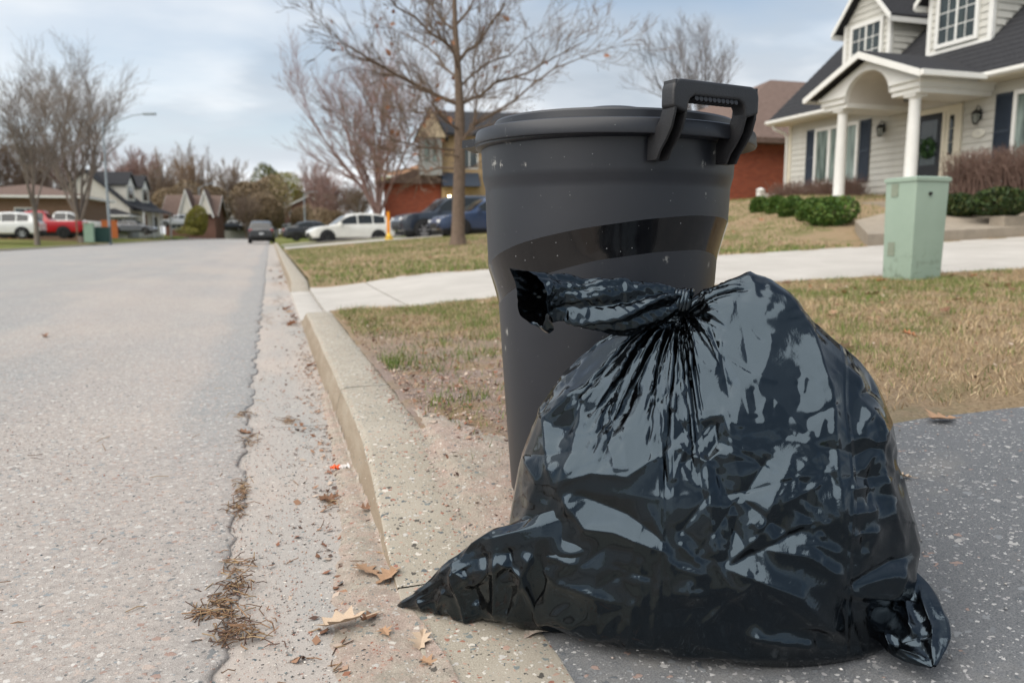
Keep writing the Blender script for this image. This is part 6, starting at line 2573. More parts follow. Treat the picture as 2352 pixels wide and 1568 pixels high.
for k, y_ in enumerate((1.6, 7.2)):
    mb = MB()
    xd = wid - 0.7
    mb.prism([(wid / 2 + 0.6, y_, 3.0), (xd, y_, 3.0), (xd, y_, 5.1), (wid / 2 + 0.6, y_, 5.1)], (0, 3.0, 0))
    d_ = mb.obj('dormer', 'wall_white', wh)
    mb = MB()
    mb.prism([(wid / 2 + 0.2, y_ - 0.25, 5.05), (xd + 0.25, y_ - 0.25, 5.05), (xd + 0.25, y_ + 1.5, 6.5), (wid / 2 + 0.2, y_ + 1.5, 6.5)], (0, 0, 0.14))
    mb.prism([(wid / 2 + 0.2, y_ + 3.25, 5.05), (xd + 0.25, y_ + 3.25, 5.05), (xd + 0.25, y_ + 1.5, 6.5), (wid / 2 + 0.2, y_ + 1.5, 6.5)], (0, 0, 0.14))
    mb.obj('dormer_roof', 'shingle_dark', d_)
    mb = MB()
    mb.prism([(xd + 0.01, y_ + 0.02, 5.08), (xd + 0.01, y_ + 2.98, 5.08), (xd + 0.01, y_ + 1.5, 6.4)], (-0.6, 0, 0))
    mb.obj('dormer_gable', 'trim_white', d_)
    mb = MB()
    mb.box((xd + 0.002, y_ + 0.7, 3.7), (xd + 0.06, y_ + 2.3, 5.0))
    mb.obj('dormer_window', 'window_glass', d_)
mb = MB()
mb.box((wid, 0.8, 0.2), (wid + 0.05, 2.6, 1.8))
mb.box((wid, 8.4, 0.2), (wid + 0.05, 10.4, 1.8))
mb.obj('window', 'window_glass', wh)
mb = MB()
mb.box((wid, 5.0, -0.3), (wid + 0.05, 6.2, 2.0))
mb.obj('door', 'door_brown', wh)
for y_ in (0.3, 4.0, 7.6, 11.4):
    mb = MB()
    mb.box((wid + 1.2, y_, -0.8), (wid + 1.35, y_ + 0.15, 2.35))
    mb.obj('porch_post', 'trim_white', wh)
mb = MB()
mb.prism([(wid + 1.6, 0, 2.30), (wid - 0.1, 0, 2.95), (wid - 0.1, 0, 2.80), (wid + 1.6, 0, 2.18)], (0, LEN, 0))
mb.obj('porch_roof', 'shingle_dark', wh)
# low annex in front of it
pA = at_dep(214, 538, 83)
simple_house('small_garage', 'low garage with dark hip roof left of the white house', (pA.x, pA.y), R(-8), 3.4, 4, 0.85, 1.9, 0.8, 'wall_grey', 'shingle_dark', 'hip', 0.5, wins=((2.2, 0.7, 0.8, 0.8),))

# brown brick bungalow at the left edge
pL = at_dep(-120, 538, 66)
simple_house('brown_bungalow', 'brown brick bungalow with mauve roof behind the cars on the left', (pL.x, pL.y), R(-2), 10.2, 10, 0.6, 3.4, 1.25, 'brick_brown', 'shingle_brown', 'hip', 0.7, wins=((5.2, 1.0, 1.6, 1.3),), doors=((4.0, 0.95, 2.1, 'door_brown'),))

# ------------------------------------------------------------------ street furniture
plain('galvanised', (0.30, 0.34, 0.37), 0.45, 0.12, 4, metal=0.3)


def lamp_post(label, px, py, dep, top, arm_px, arm_py, r=0.085):
    b = at_dep(px, py, dep)
    h = (py - top) * dep / FPX
    ax_ = (arm_px) * dep / FPX
    root = thing('street_lamp', label, 'street lamp', (b.x, b.y, b.z), 0, 'street lamps along the left side' if px < 600 else None)
    mb = MB()
    mb.tube([(0, 0, -0.5), (0, 0, 0.3), (0, 0, h * 0.5), (0, 0, h)], [r * 1.25, r * 1.15, r * 0.9, r * 0.62], 10)
    mb.obj('pole', 'galvanised', root, 60)
    mb = MB()
    u_ = RGT * ax_
    dz = arm_py * dep / FPX
    P = [Vector((0, 0, h - 0.25)), u_ * 0.25 + Vector((0, 0, h - 0.25 + dz * 0.45)), u_ * 0.6 + Vector((0, 0, h - 0.25 + dz * 0.9)), u_ * 0.85 + Vector((0, 0, h - 0.25 + dz))]
    mb.tube(P, [r * 0.5, r * 0.45, r * 0.4, r * 0.4], 8)
    mb.obj('arm', 'galvanised', root, 60)
    mb = MB()
    e_ = RGT * (0.42 if ax_ > 0 else -0.42)
    c_ = P[-1] + e_ * 0.8
    f_ = Vector((-RGT.y, RGT.x, 0)) * 0.14
    mb.obox(c_, e_, f_, (0, 0, 0.07))
    mb.obj('lamp_head', 'galvanised', root, 40, 0.05)
    return root


lamp_post('grey street lamp with a curved arm in front of the white house', 254, 557, 52, 296, 112, 34)
lamp_post('distant pale street lamp in front of the gabled brick house', 462, 535, 120, 432, 30, 12, 0.11)
lamp_post('distant street lamp post beside the reddish willow at the right', 701, 527, 110, 446, 22, 8, 0.10)

# hydrant with tall orange marker
plain('hydrant_yellow', (0.72, 0.47, 0.05), 0.4, 0.1, 10)
plain('marker_orange', (0.85, 0.30, 0.02), 0.4, 0.1, 10)
hp_ = at_dep(894, 561, 33)
hy = thing('fire_hydrant', 'yellow fire hydrant with tall orange marker post beside the white crossover', 'fire hydrant', hp_)
mb = MB()
mb.lathe([(0.0, -0.3), (0.12, -0.3), (0.12, 0.0), (0.15, 0.0), (0.15, 0.03), (0.10, 0.05), (0.10, 0.30), (0.14, 0.31), (0.14, 0.34), (0.10, 0.36), (0.08, 0.43), (0.03, 0.46), (0.03, 0.50), (0.0, 0.50)], 14)
mb.obj('barrel', 'hydrant_yellow', hy, 40)
for s_ in (-1, 1):
    mb = MB()
    mb.tube([(0, 0, 0.22), tuple(RGT * (0.17 * s_) + Vector((0, 0, 0.22)))], [0.055, 0.055], 10)
    mb.obj('nozzle', 'hydrant_yellow', hy, 40)
mb = MB()
mb.bar((0.0, 0.16, 0.2), (0.0, 0.16, 1.36), 0.13, 0.04, (0, 1, 0))
mb.obj('marker_post', 'marker_orange', hy, None, 0.01)

# things on the left verge: green pedestal, dark box with bags, rust coloured screen
plain('box_green', (0.30, 0.42, 0.31), 0.5, 0.1, 4)
plain('box_green_dark', (0.02, 0.06, 0.05), 0.5, 0.2, 6)
plain('rust_orange', (0.42, 0.12, 0.03), 0.7, 0.2, 6)


def small_box(name, label, px, py, dep, w, h, d, mat, cat):
    b = at_dep(px, py, dep)
    r_ = thing(name, label, cat, b)
    mb = MB()
    mb.box((-w / 2, -d / 2, -0.2), (w / 2, d / 2, h * 0.9))
    mb.obj('body', mat, r_, None, 0.015)
    mb = MB()
    mb.box((-w / 2 - 0.02, -d / 2 - 0.02, h * 0.9 + 0.002), (w / 2 + 0.02, d / 2 + 0.02, h))
    mb.obj('cap', mat, r_, None, 0.015)
    return r_


small_box('utility_pedestal', 'small pale green utility pedestal left of the street lamp', 206, 549, 50, 0.55, 1.0, 0.45, 'box_green', 'utility box')
rb = small_box('recycling_box', 'dark green box holding pale rubbish at the foot of the street lamp', 229, 550, 51, 1.3, 0.8, 0.7, 'box_green_dark', 'box')
small_box('rust_screen', 'rust orange upright panel behind the street lamp', 253, 541, 60, 1.1, 1.15, 0.12, 'rust_orange', 'panel')
mk = thing('wooden_stake', 'pale wooden stake standing by the red pickup tailgate', 'stake', at_dep(178, 549, 50))
mb = MB()
mb.bar((0, 0, -0.2), (0, 0, 1.35), 0.16, 0.05)
mb.obj('post', 'twig_tan', mk)

# white fence post with a rail by the brick wall
fp = thing('fence_post', 'short white fence post with a rail left of the shrubs', 'fence', at_x(1746, 470, 14.4))
mb = MB()
mb.box((-0.09, -0.09, -0.6), (0.09, 0.09, 0.42))
mb.obj('post', 'trim_white', fp)
mb = MB()
mb.lathe([(0.16, 0.422), (0.16, 0.46), (0.06, 0.50), (0.0, 0.51)], 4)
mb.obj('post_cap', 'trim_white', fp)
mb = MB()
mb.box((0.092, -0.03, 0.16), (1.9, 0.03, 0.34))
mb.obj('rail', 'trim_white', fp)

# ------------------------------------------------------------------ distant trees
proto = {}


def far_tree(px, top, dep, wpx, kind, label, seed):
    key = kind
    p = at_dep(px, 538, dep)
    z0 = G(p.x, p.y)
    h = CAMH + (538 - top) * dep / FPX - z0
    w = wpx * dep / FPX
    if key not in proto:
        if kind.startswith('bare'):
            b = {'bare_brown': 'bark_brown', 'bare_red': 'bark_red', 'bare_tan': 'twig_tan'}[kind]
            r_ = vase_tree('bare_tree', label, 10, 6.5, seed, b, 9, 8, 4, 0.016, 0.10, 0.2, 0.5)
        else:
            g = np.random.default_rng(seed)
            cols = {'leafy_brown': TWIGB, 'conifer': CONIF, 'olive': OLIVE}[kind]
            r_ = thing({'leafy_brown': 'twiggy_tree', 'conifer': 'evergreen_tree', 'olive': 'evergreen_bush'}[kind], label, 'tree', (0, 0, 0))
            V, F_, c_ = leaf_cloud(g, 12000, blob(g, 3.2, 3.2, 4.4, 16, 0.22, 0.55), 0.20, cols, 0.5)
            V[:, 2] += 5.3
            o = fast_mesh('crown', V, F_, 'leaf_green', 4, c_)
            o.parent = r_
            mb = MB()
            mb.tube([(0, 0, -0.5), (0, 0, 2), (0.1, 0, 6)], [0.25, 0.2, 0.08], 8)
            for k in range(14):
                a = g.uniform(0, 6.28)
                z_ = g.uniform(1.5, 6)
                mb.tube([(0, 0, z_), (1.4 * math.cos(a), 1.4 * math.sin(a), z_ + 1.2), (2.4 * math.cos(a), 2.4 * math.sin(a), z_ + 2.6)], [0.09, 0.06, 0.02], 5)
            mb.obj('trunk', 'bark_brown', r_)
        proto[key] = r_
        o = r_
    else:
        o = copy_tree(proto[key])
    o.location = (p.x, p.y, z0)
    o['label'] = label
    o.rotation_euler = (0, 0, (seed * 1.7) % 6.28)
    bw, bh = (6.5, 10.0) if kind.startswith('bare') else (6.6, 9.9)
    o.scale = (w / bw, w / bw, h / bh)
    return o


FT = [(20, 330, 80, 170, 'bare_brown', 'bare brown tree above the mauve roofed bungalow at the left edge'), (118, 360, 95, 150, 'bare_red', 'reddish bare tree behind the brown bungalow roof'),
      (300, 366, 110, 110, 'bare_red', 'reddish bare tree behind the roof of the white house'), (350, 376, 125, 90, 'bare_brown', 'bare tree right of the white house dormers'),
      (402, 362, 130, 90, 'bare_tan', 'tall pale bare tree behind the gabled brick house'), (398, 420, 122, 74, 'leafy_brown', 'brown twiggy rounded tree behind the gabled brick house'),
      (458, 358, 150, 70, 'bare_tan', 'thin tall bare tree behind the far street lamp'), (482, 416, 130, 92, 'leafy_brown', 'brown rounded tree left of the grey house'),
      (538, 388, 150, 80, 'bare_brown', 'bare tree above the grey house roof'), (585, 404, 142, 92, 'leafy_brown', 'broad brown twiggy tree at the end of the road'),
      (612, 440, 125, 80, 'leafy_brown', 'lower brown tree behind the car on the road'), (628, 396, 165, 62, 'conifer', 'dark tall evergreen at the end of the road'),
      (668, 424, 160, 70, 'olive', 'yellow green evergreen behind the reddish two storey house'), (705, 430, 160, 60, 'leafy_brown', 'orange brown tree right of the yellow green evergreen'),
      (733, 392, 118, 90, 'bare_red', 'reddish willow like bare tree left of the white crossover'), (775, 425, 100, 90, 'bare_red', 'low reddish bare tree above the white crossover hood'),
      (822, 432, 90, 90, 'bare_brown', 'bare brown tree above the white crossover roof'), (700, 468, 130, 60, 'leafy_brown', 'small brown tree behind the distant silver car'),
      (765, 478, 90, 60, 'leafy_brown', 'brown bush behind the white crossover windscreen'), (940, 400, 85, 110, 'bare_brown', 'bare tree behind the cream house'),
      (1240, 300, 70, 220, 'bare_brown', 'bare tree hidden mostly behind the bin'), (566, 455, 118, 60, 'bare_brown', 'low bare brown tree in front of the grey house')]
for k, a in enumerate(FT):
    far_tree(*a, 60 + k)
sb = at_dep(451, 538, 96)
shrub('clipped_evergreen', 'olive green clipped bush by the left kerb before the bend', (sb.x, sb.y, 0.55), 1.25, 1.25, 1.65, 91, 6000, 0.12, OLIVE, 'shrub', None, 0.08)
sb = at_dep(440, 538, 93)
shrub('low_evergreen', 'low olive green bush beside the clipped evergreen on the left', (sb.x - 0.4, sb.y, 0.70), 1.1, 1.0, 0.42, 92, 1500, 0.08, OLIVE, 'shrub')

# driveways of the houses on the right, and lawn rise on the left
for (x0, x1, y0, y1, nm) in ((KX1 + 0.1, 12, 32.0, 36.5, 'far_driveway'), (KX1 + 0.1, 10, 41.5, 44.5, 'further_driveway')):
    mb = MB()
    P = np.array([[(x, y, G(x, y) + 0.03) for y in (y0, y1)] for x in np.linspace(x0, x1, 8)])
    mb.grid(P)
    struct(mb.obj(nm, 'pale_concrete', None))
# behind the viewer film and glass mirror only open ground and sky

# ================================================================== utility box on the lawn
t = NT('pedestal_green')
c = t.ramp(t.noise(3, 4, 0.6), [(0.3, (0.275, 0.355, 0.285)), (0.7, (0.31, 0.395, 0.32))])
sp_ = t.n('ShaderNodeSeparateXYZ')
t.l(t.co, sp_.inputs[0])
dirt = t.math('MULTIPLY', t.rng(sp_.outputs[2], 0.42, 0.05), t.rng(t.noise(9, 6, 0.7, stretch=(1, 1, 1.6)), 0.50, 0.66))
c = t.mix(t.math('MULTIPLY', dirt, 0.65), c, (0.10, 0.12, 0.08))
t.fin(c, 0.5, 0.3)
plain('sticker_grey', (0.22, 0.25, 0.19), 0.6, 0.15, 30)
ub = at_z(2090, 648, 0.275)
ubz = G(ub.x, ub.y)
ubox = thing('utility_box', 'pale green utility box standing on the lawn by the concrete driveway', 'utility box', (ub.x, ub.y, ubz))
s_ = 0.36
mb = MB()
mb.add([(0.005, 0.005, -0.2), (s_ - 0.005, 0.005, -0.2), (s_ - 0.005, s_ - 0.005, -0.2), (0.005, s_ - 0.005, -0.2), (-0.012, -0.012, 0.955), (s_ + 0.012, -0.012, 0.955), (s_ + 0.012, s_ + 0.012, 0.955), (-0.012, s_ + 0.012, 0.955)],
       [(0, 3, 2, 1), (4, 5, 6, 7), (0, 1, 5, 4), (1, 2, 6, 5), (2, 3, 7, 6), (3, 0, 4, 7)])
mb.obj('body', 'pedestal_green', ubox, 40, 0.012, segs=3)
mb = MB()
P = []
for h_, i_ in ((0.935, -0.022), (0.968, -0.022), (0.978, 0.0), (0.984, 0.06), (0.988, 0.17)):
    P.append([(i_, i_, h_), (s_ - i_, i_, h_), (s_ - i_, s_ - i_, h_), (i_, s_ - i_, h_), (i_, i_, h_)])
mb.grid(np.array(P))
b0 = len(mb.v)
mb.f.append(tuple(range(b0 - 5, b0 - 1)))
mb.obj('cap', 'pedestal_green', ubox, 30)
for (y_, z_, hh) in ((0.205, 0.80, 0.12), (0.215, 0.24, 0.13)):
    mb = MB()
    off = -0.0135 + 0.017 * (0.955 - z_ - hh / 2) / 1.155
    mb.box((off - 0.004, y_, z_), (off + 0.004, y_ + 0.085, z_ + hh))
    mb.obj('sticker', 'sticker_grey', ubox)
mb = MB()
mb.lathe([(0.0, -0.02), (0.016, -0.02), (0.016, 0.02), (0.0, 0.02)], 10)
lk = mb.obj('lock', 'iron_black', ubox, 40)
lk.rotation_euler = (math.pi / 2, 0, 0)
lk.location = (0.15, -0.008, 0.82)

# ================================================================== grass
gr = np.random.default_rng(123)


def vnoise(x, y, f, seed):
    g = np.random.default_rng(seed)
    T_ = g.random((64, 64))
    u, v = x * f, y * f
    i, j = np.floor(u).astype(int), np.floor(v).astype(int)
    a, b = sstep(u - i), sstep(v - j)
    q = lambda di, dj: T_[(i + di) % 64, (j + dj) % 64]
    return (q(0, 0) * (1 - a) + q(1, 0) * a) * (1 - b) + (q(0, 1) * (1 - a) + q(1, 1) * a) * b


def blades(name, label, x, y, zbase, hmin, hmax, wid, flat, greenness, rnd):
    n = len(x)
    hgt = rnd.uniform(hmin, hmax, n)
    az_ = rnd.uniform(0, 2 * np.pi, n)
    lean = np.clip(rnd.normal(flat, 0.35, n), 0.05, 1.5)
    lean = np.where(greenness > 0, lean * 0.55, lean)
    dx, dy = np.cos(az_) * np.sin(lean) * hgt, np.sin(az_) * np.sin(lean) * hgt
    dz = np.cos(lean) * hgt
    ax_ = rnd.uniform(0, 2 * np.pi, n)
    wx, wy = np.cos(ax_) * wid, np.sin(ax_) * wid
    V = np.empty((n, 3, 3))
    V[:, 0] = np.stack([x - wx, y - wy, zbase - 0.003], -1)
    V[:, 1] = np.stack([x + wx, y + wy, zbase - 0.003], -1)
    V[:, 2] = np.stack([x + dx, y + dy, zbase + dz], -1)
    straw = np.array([(0.45, 0.335, 0.20), (0.36, 0.26, 0.15), (0.54, 0.42, 0.265), (0.26, 0.175, 0.10)])[rnd.integers(0, 4, n)]
    green = np.array([(0.10, 0.165, 0.03), (0.15, 0.21, 0.045), (0.20, 0.23, 0.07), (0.075, 0.125, 0.025)])[rnd.integers(0, 4, n)]
    col = np.where((greenness > 0)[:, None], green, straw) * rnd.uniform(0.75, 1.25, (n, 1))
    o = fast_mesh(name, V.reshape(-1, 3), np.arange(3 * n).reshape(n, 3), 'tinted', 3, np.repeat(col, 3, 0))
    return stuff(o, label, 'grass')


lawn_z = lambda x, y: terrain(x, y) + 0.004 + ragged(x * 1.2, y, 0.010) + ragged(x * 5, y * 5, 0.004, 2) + 0.012 * sstep((y - EDGE_Y) / 0.5)


def lawn_patch(n, x0, x1, y0, y1, hm, hx, wid, nm, lab, near=False):
    x = gr.uniform(x0, x1, n)
    y = gr.uniform(y0, y1, n)
    nz = vnoise(x, y, 1.7, 1) * 0.55 + vnoise(x + 9, y, 5.5, 2) * 0.45
    bare = vnoise(x + 3, y + 7, 2.6, 3) * 0.6 + vnoise(x, y, 7.5, 4) * 0.4
    sandy = sstep((2.1 - x) / 1.2) * sstep((4.9 - y) / 1.6)
    keep = gr.random(n) < np.clip(1.15 - 1.0 * sandy - 0.9 * sstep((bare - 0.52) / 0.2) * (0.4 + sandy), 0.10, 1)
    edge = gr.random(n) < np.clip((x - KX1 - 0.01 + 0.05 * nz) / 0.10, 0, 1)
    keep &= edge
    keep &= (y > EDGE_Y + 0.02 + 0.06 * vnoise(x, y, 9, 5))
    x, y, nz = x[keep], y[keep], nz[keep]
    g_ = np.where(gr.random(len(x)) < np.clip((nz - 0.46) * 3.4, 0.05, 0.65), 1, 0)
    return blades(nm, lab, x, y, lawn_z(x, y), hm, hx, wid, 0.95, g_, gr)


lawn_patch(70000, KX1, 3.2, EDGE_Y, 6.5, 0.016, 0.052, 0.0017, 'lawn_grass', 'dry straw coloured grass with green tufts on the near lawn')
lawn_patch(80000, 3.2, 9.0, EDGE_Y, 6.5, 0.02, 0.058, 0.0026, 'lawn_grass', 'dry patchy grass of the near lawn further right')
# a few strong green tufts by the kerb
tx_, ty_, tg = [], [], []
for (px, py, n_, sp) in ((900, 840, 420, 0.10), (880, 855, 260, 0.06), (1090, 830, 200, 0.09), (1010, 800, 100, 0.07), (1110, 785, 70, 0.05), (1010, 945, 70, 0.04), (1085, 930, 60, 0.04), (1000, 860, 80, 0.05),
                         (790, 725, 260, 0.14), (1110, 755, 80, 0.05), (1960, 760, 120, 0.08), (2060, 860, 60, 0.06), (2150, 780, 120, 0.12), (1900, 730, 120, 0.10), (2200, 700, 160, 0.2)):
    p = ground_at(px, py)
    tx_.append(gr.normal(p.x, sp, n_))
    ty_.append(gr.normal(p.y, sp, n_))
tx_ = np.concatenate(tx_)
ty_ = np.concatenate(ty_)
ok = (tx_ > KX1 + 0.02) & (ty_ > EDGE_Y + 0.02)
tx_, ty_ = tx_[ok], ty_[ok]
blades('green_tufts', 'bright green grass tufts scattered along the kerb and lawn', tx_, ty_, lawn_z(tx_, ty_), 0.02, 0.07, 0.0017, 0.75, np.ones(len(tx_)), gr)
# far lawns
n = 60000
x = gr.uniform(KX1 + 0.05, 14, n)
y = 10.25 + (gr.random(n) ** 1.4) * 21
ok = ~((x > 8.9) & (y < 12.6))
x, y = x[ok], y[ok]
nz = vnoise(x, y, 0.8, 6) * 0.6 + vnoise(x, y, 3.1, 7) * 0.4
g_ = np.where(gr.random(len(x)) < np.clip((nz - 0.32) * 3.2, 0.12, 0.8), 1, 0)
blades('far_lawn_grass', 'patchy yellow green grass of the lawn beyond the concrete driveway', x, y, terrain(x, y) + 0.022, 0.03, 0.075, 0.007, 0.9, g_, gr)

# ================================================================== grit and needle litter
OCT = np.array([(1, 0, 0), (-1, 0, 0), (0, 1, 0), (0, -1, 0), (0, 0, 1), (0, 0, -1)], float)
OCF = np.array([(0, 2, 4), (2, 1, 4), (1, 3, 4), (3, 0, 4), (2, 0, 5), (1, 2, 5), (3, 1, 5), (0, 3, 5)])


def grit(name, label, x, y, z, smin, smax, rnd, cols):
    n = len(x)
    s_ = smin + (smax - smin) * rnd.random(n) ** 3
    sc_ = s_[:, None] * rnd.uniform(0.6, 1.3, (n, 3))
    sc_[:, 2] *= 0.7
    a = rnd.uniform(0, 6.28, n)
    V = OCT[None] * sc_[:, None] * rnd.uniform(0.75, 1.25, (n, 6, 1))
    c_, s2 = np.cos(a)[:, None], np.sin(a)[:, None]
    X = V[..., 0] * c_ - V[..., 1] * s2 + x[:, None]
    Y = V[..., 0] * s2 + V[..., 1] * c_ + y[:, None]
    Z = V[..., 2] + (z + sc_[:, 2] * 0.55)[:, None]
    F_ = (OCF[None] + (np.arange(n) * 6)[:, None, None]).reshape(-1, 3)
    col = np.array(cols)[rnd.integers(0, len(cols), n)] * rnd.uniform(0.8, 1.2, (n, 1))
    o = fast_mesh(name, np.stack([X, Y, Z], -1).reshape(-1, 3), F_, 'tinted_stone', 3, np.repeat(col, 6, 0))
    return stuff(o, label, 'grit')


def road_z(x, y):
    return np.where(x < -0.09, 0.004 + 0.05 * (1 - ((x + 5.5) / 5.5) ** 2), np.interp(x, [-0.09, 0.0, 0.1, KX0], [0.012, 0.004, 0.0, 0.0]))


n = 15000
x = -0.09 - np.abs(gr.normal(0, 0.75, n))
y = 0.75 + gr.gamma(1.5, 1.1, n)
x2 = gr.uniform(-0.12, KX0, 7000)
y2 = 0.75 + gr.gamma(1.4, 1.2, 7000)
x3 = KX0 - np.abs(gr.normal(0, 0.035, 3500))
y3 = 0.75 + gr.gamma(1.4, 1.2, 3500)
X_ = np.concatenate([x, x2, x3])
Y_ = np.concatenate([y, y2, y3])
grit('road_grit', 'loose grit and sand grains over road and gutter', X_, Y_, road_z(X_, Y_), 0.0006, 0.0034, gr, STONE[:6] + [(0.42, 0.30, 0.25), (0.36, 0.30, 0.27), (0.45, 0.40, 0.36)] * 2 + [(0.42, 0.30, 0.25), (0.36, 0.30, 0.27), (0.45, 0.40, 0.36)])
n = 6500
x = KX1 + np.abs(gr.normal(0, 0.38, n)) - 0.06
y = gr.uniform(1.55, 3.6, n)
ok = (y < EDGE_Y + 0.1) | (x > KX1 - 0.05)
zz = np.where(x < KX1, kerb_h(y) + 0.001, np.where(y > EDGE_Y, lawn_z(x, y), terrain(x, y)))
grit('verge_grit', 'pinkish gravel on the bare soil behind the kerb', x, y, zz, 0.001, 0.0055, gr, [(0.42, 0.26, 0.20), (0.50, 0.36, 0.30), (0.35, 0.27, 0.23), (0.55, 0.45, 0.40), (0.24, 0.20, 0.18), (0.40, 0.18, 0.12)])
n = 1600
x = gr.uniform(KX1 + 0.05, 3.0, n)
y = gr.uniform(0.5, 1.9, n)
grit('driveway_grit', 'pale grit on the dark driveway', x, y, terrain(x, y) + 0.002, 0.0008, 0.0035, gr, [(0.5, 0.48, 0.45), (0.36, 0.30, 0.27), (0.6, 0.58, 0.55), (0.25, 0.25, 0.25)])


def litter(name, label, spots, rnd, cols):
    V, F_, C_ = [], [], []
    k = 0
    for (px, py, n_, sx_, sy_, ln_) in spots:
        c0 = at_z(px, py, 0.008)
        for _ in range(int(n_ * 0.7)):
            a = rnd.uniform(0, 6.28)
            L_ = ln_ * rnd.uniform(0.4, 1.3)
            p = np.array([rnd.normal(c0.x, sx_), rnd.normal(c0.y, sy_), 0])
            if p[0] > KX0 - 0.005:
                p[0] = KX0 - 0.005 - abs(rnd.normal()) * 0.01
            p[2] = float(road_z(np.array(p[0]), np.array(p[1]))) + abs(rnd.normal(0.002, 0.0035))
            d_ = np.array([math.cos(a), math.sin(a), rnd.normal(0, 0.22)]) * L_ / 2
            w_ = np.array([-math.sin(a), math.cos(a), 0]) * 0.0011
            u_ = np.array([0, 0, 0.0016])
            bend = np.array([rnd.normal(0, .1), rnd.normal(0, .1), abs(rnd.normal(0, .12))]) * L_
            for q in (p - d_, p + bend, p + d_):
                V += [q - w_, q + w_, q + u_]
            for s_ in (0, 3):
                F_ += [(k + s_, k + s_ + 1, k + s_ + 4), (k + s_, k + s_ + 4, k + s_ + 3), (k + s_ + 1, k + s_ + 2, k + s_ + 5), (k + s_ + 1, k + s_ + 5, k + s_ + 4), (k + s_ + 2, k + s_, k + s_ + 3), (k + s_ + 2, k + s_ + 3, k + s_ + 5)]
            cc = np.array(cols[rnd.integers(0, len(cols))]) * rnd.uniform(0.7, 1.3)
            C_ += [cc] * 9
            k += 9
    V = np.array(V)
    V[:, 2] = np.maximum(V[:, 2], 0.001)
    o = fast_mesh(name, V, np.array(F_), 'tinted', 3, np.array(C_))
    return stuff(o, label, 'litter')


NEED = [(0.20, 0.115, 0.065), (0.26, 0.155, 0.085), (0.13, 0.08, 0.05), (0.33, 0.23, 0.13), (0.10, 0.06, 0.045)]
litter('needle_litter', 'brown pine needles and twigs caught along the gutter edge', [
    (555, 1125, 70, .012, .05, .035), (548, 1165, 60, .014, .03, .035), (510, 1380, 60, .022, .03, .04), (525, 1400, 60, .022, .02, .04), (470, 1410, 36, .02, .012, .04), (545, 1345, 60, .016, .03, .04),
    (545, 1300, 40, .015, .03, .04), (560, 1455, 80, .022, .03, .035), (520, 1450, 50, .02, .02, .035), (560, 955, 45, .02, .03, .04), (660, 965, 35, .015, .03, .04), (570, 1010, 35, .02, .04, .04),
    (760, 1150, 30, .012, .03, .03), (640, 690, 60, .05, .5, .05), (670, 742, 70, .04, .10, .05), (610, 735, 40, .03, .3, .05), (700, 830, 40, .015, .3, .04), (860, 1240, 40, .012, .06, .03), (880, 1300, 40, .015, .05, .03),
    (640, 650, 90, .06, .9, .07), (640, 610, 120, .08, 2.0, .10), (520, 1290, 20, .2, .2, .03), (300, 1270, 16, .3, .3, .04), (420, 1000, 20, .5, .6, .05), (760, 1490, 30, .05, .05, .03)], gr, NEED)

# ================================================================== fallen leaves
LM = {}
for nm, mt, cu in (('tan', 'fallen_leaf_tan', 0.30), ('pale', 'fallen_leaf_pale', 0.45), ('brown', 'fallen_leaf_brown', 0.55), ('rust', 'fallen_leaf_rust', 0.5), ('flat', 'fallen_leaf_tan', 0.12)):
    LM[nm] = [oak_leaf_mesh('fallen_leaf', mt, 1.0, cu, 100 + k + len(LM) * 10) for k in range(2)]


def put_leaf(p, size, kind, label, group=None, rot=None, var=0, tilt=0.25):
    o = bpy.data.objects.new('fallen_leaf', LM[kind][var % 2])
    COL.objects.link(o)
    o.location = (p[0], p[1], p[2] + 0.07 * size)
    r0 = gr.uniform(0, 6.28) if rot is None else rot
    o.rotation_euler = (gr.normal() * tilt, gr.normal() * tilt, r0)
    o.scale = (size, size, size)
    tag(o, label, 'leaf', group)
    return o


def surf_z(x, y):
    if x < KX0 + 0.04 and y < 3.5:
        return max(float(road_z(np.array(min(x, KX0)), np.array(y))), 0.011 if x > KX0 - float(np.interp(y, [.55, 1.3, 1.9, 2.6, 3.6], [.28, .16, .07, .04, .02])) else 0)
    if x < KX0:
        return float(road_z(np.array(x), np.array(y)))
    if x < KX1:
        return float(kerb_h(y))
    if y > 10.2:
        return G(x, y) + 0.022
    if 6.5 < y:
        return G(x, y) + 0.024
    if y > EDGE_Y:
        return float(lawn_z(np.array(x), np.array(y))) + 0.008
    return G(x, y) + 0.002


def leaf_px(px, py, wpx, kind, label, rot=None, var=0, z=None, tilt=0.12):
    zz = 0.004 if z is None else z
    p = at_z(px, py, zz)
    d = (p - CAM).dot(FWD)
    put_leaf((p.x, p.y, surf_z(p.x, p.y)), wpx * d / FPX, kind, label, None, rot, var, tilt)


leaf_px(845, 1322, 92, 'flat', 'large flat tan oak leaf in the gutter left of the bag corner', 0.6, 0)
leaf_px(892, 1336, 84, 'tan', 'curled tan oak leaf touching the kerb beside the large flat one', -0.9, 1)
leaf_px(785, 1446, 120, 'pale', 'large crumpled pale leaf in the gutter below the bag corner', 1.3, 0)
leaf_px(848, 1432, 60, 'brown', 'small grey brown crumpled leaf against the large pale leaf', 2.2, 1)
leaf_px(885, 1462, 48, 'tan', 'little tan leaf fragment right of the large pale leaf', 0.2, 0)
leaf_px(968, 1452, 78, 'pale', 'pale pinkish leaf on the kerb just under the bag corner', 2.8, 1, 0.03)
leaf_px(985, 1500, 56, 'tan', 'small torn leaf on the kerb near the bottom of the picture', 0.8, 0, 0.03)
leaf_px(500, 1392, 62, 'pale', 'pale leaf lying on the heap of needles in the gutter', 0.3, 0)
leaf_px(845, 1178, 46, 'brown', 'dark brown leaf at the kerb foot by the gutter sand', 1.0, 1)
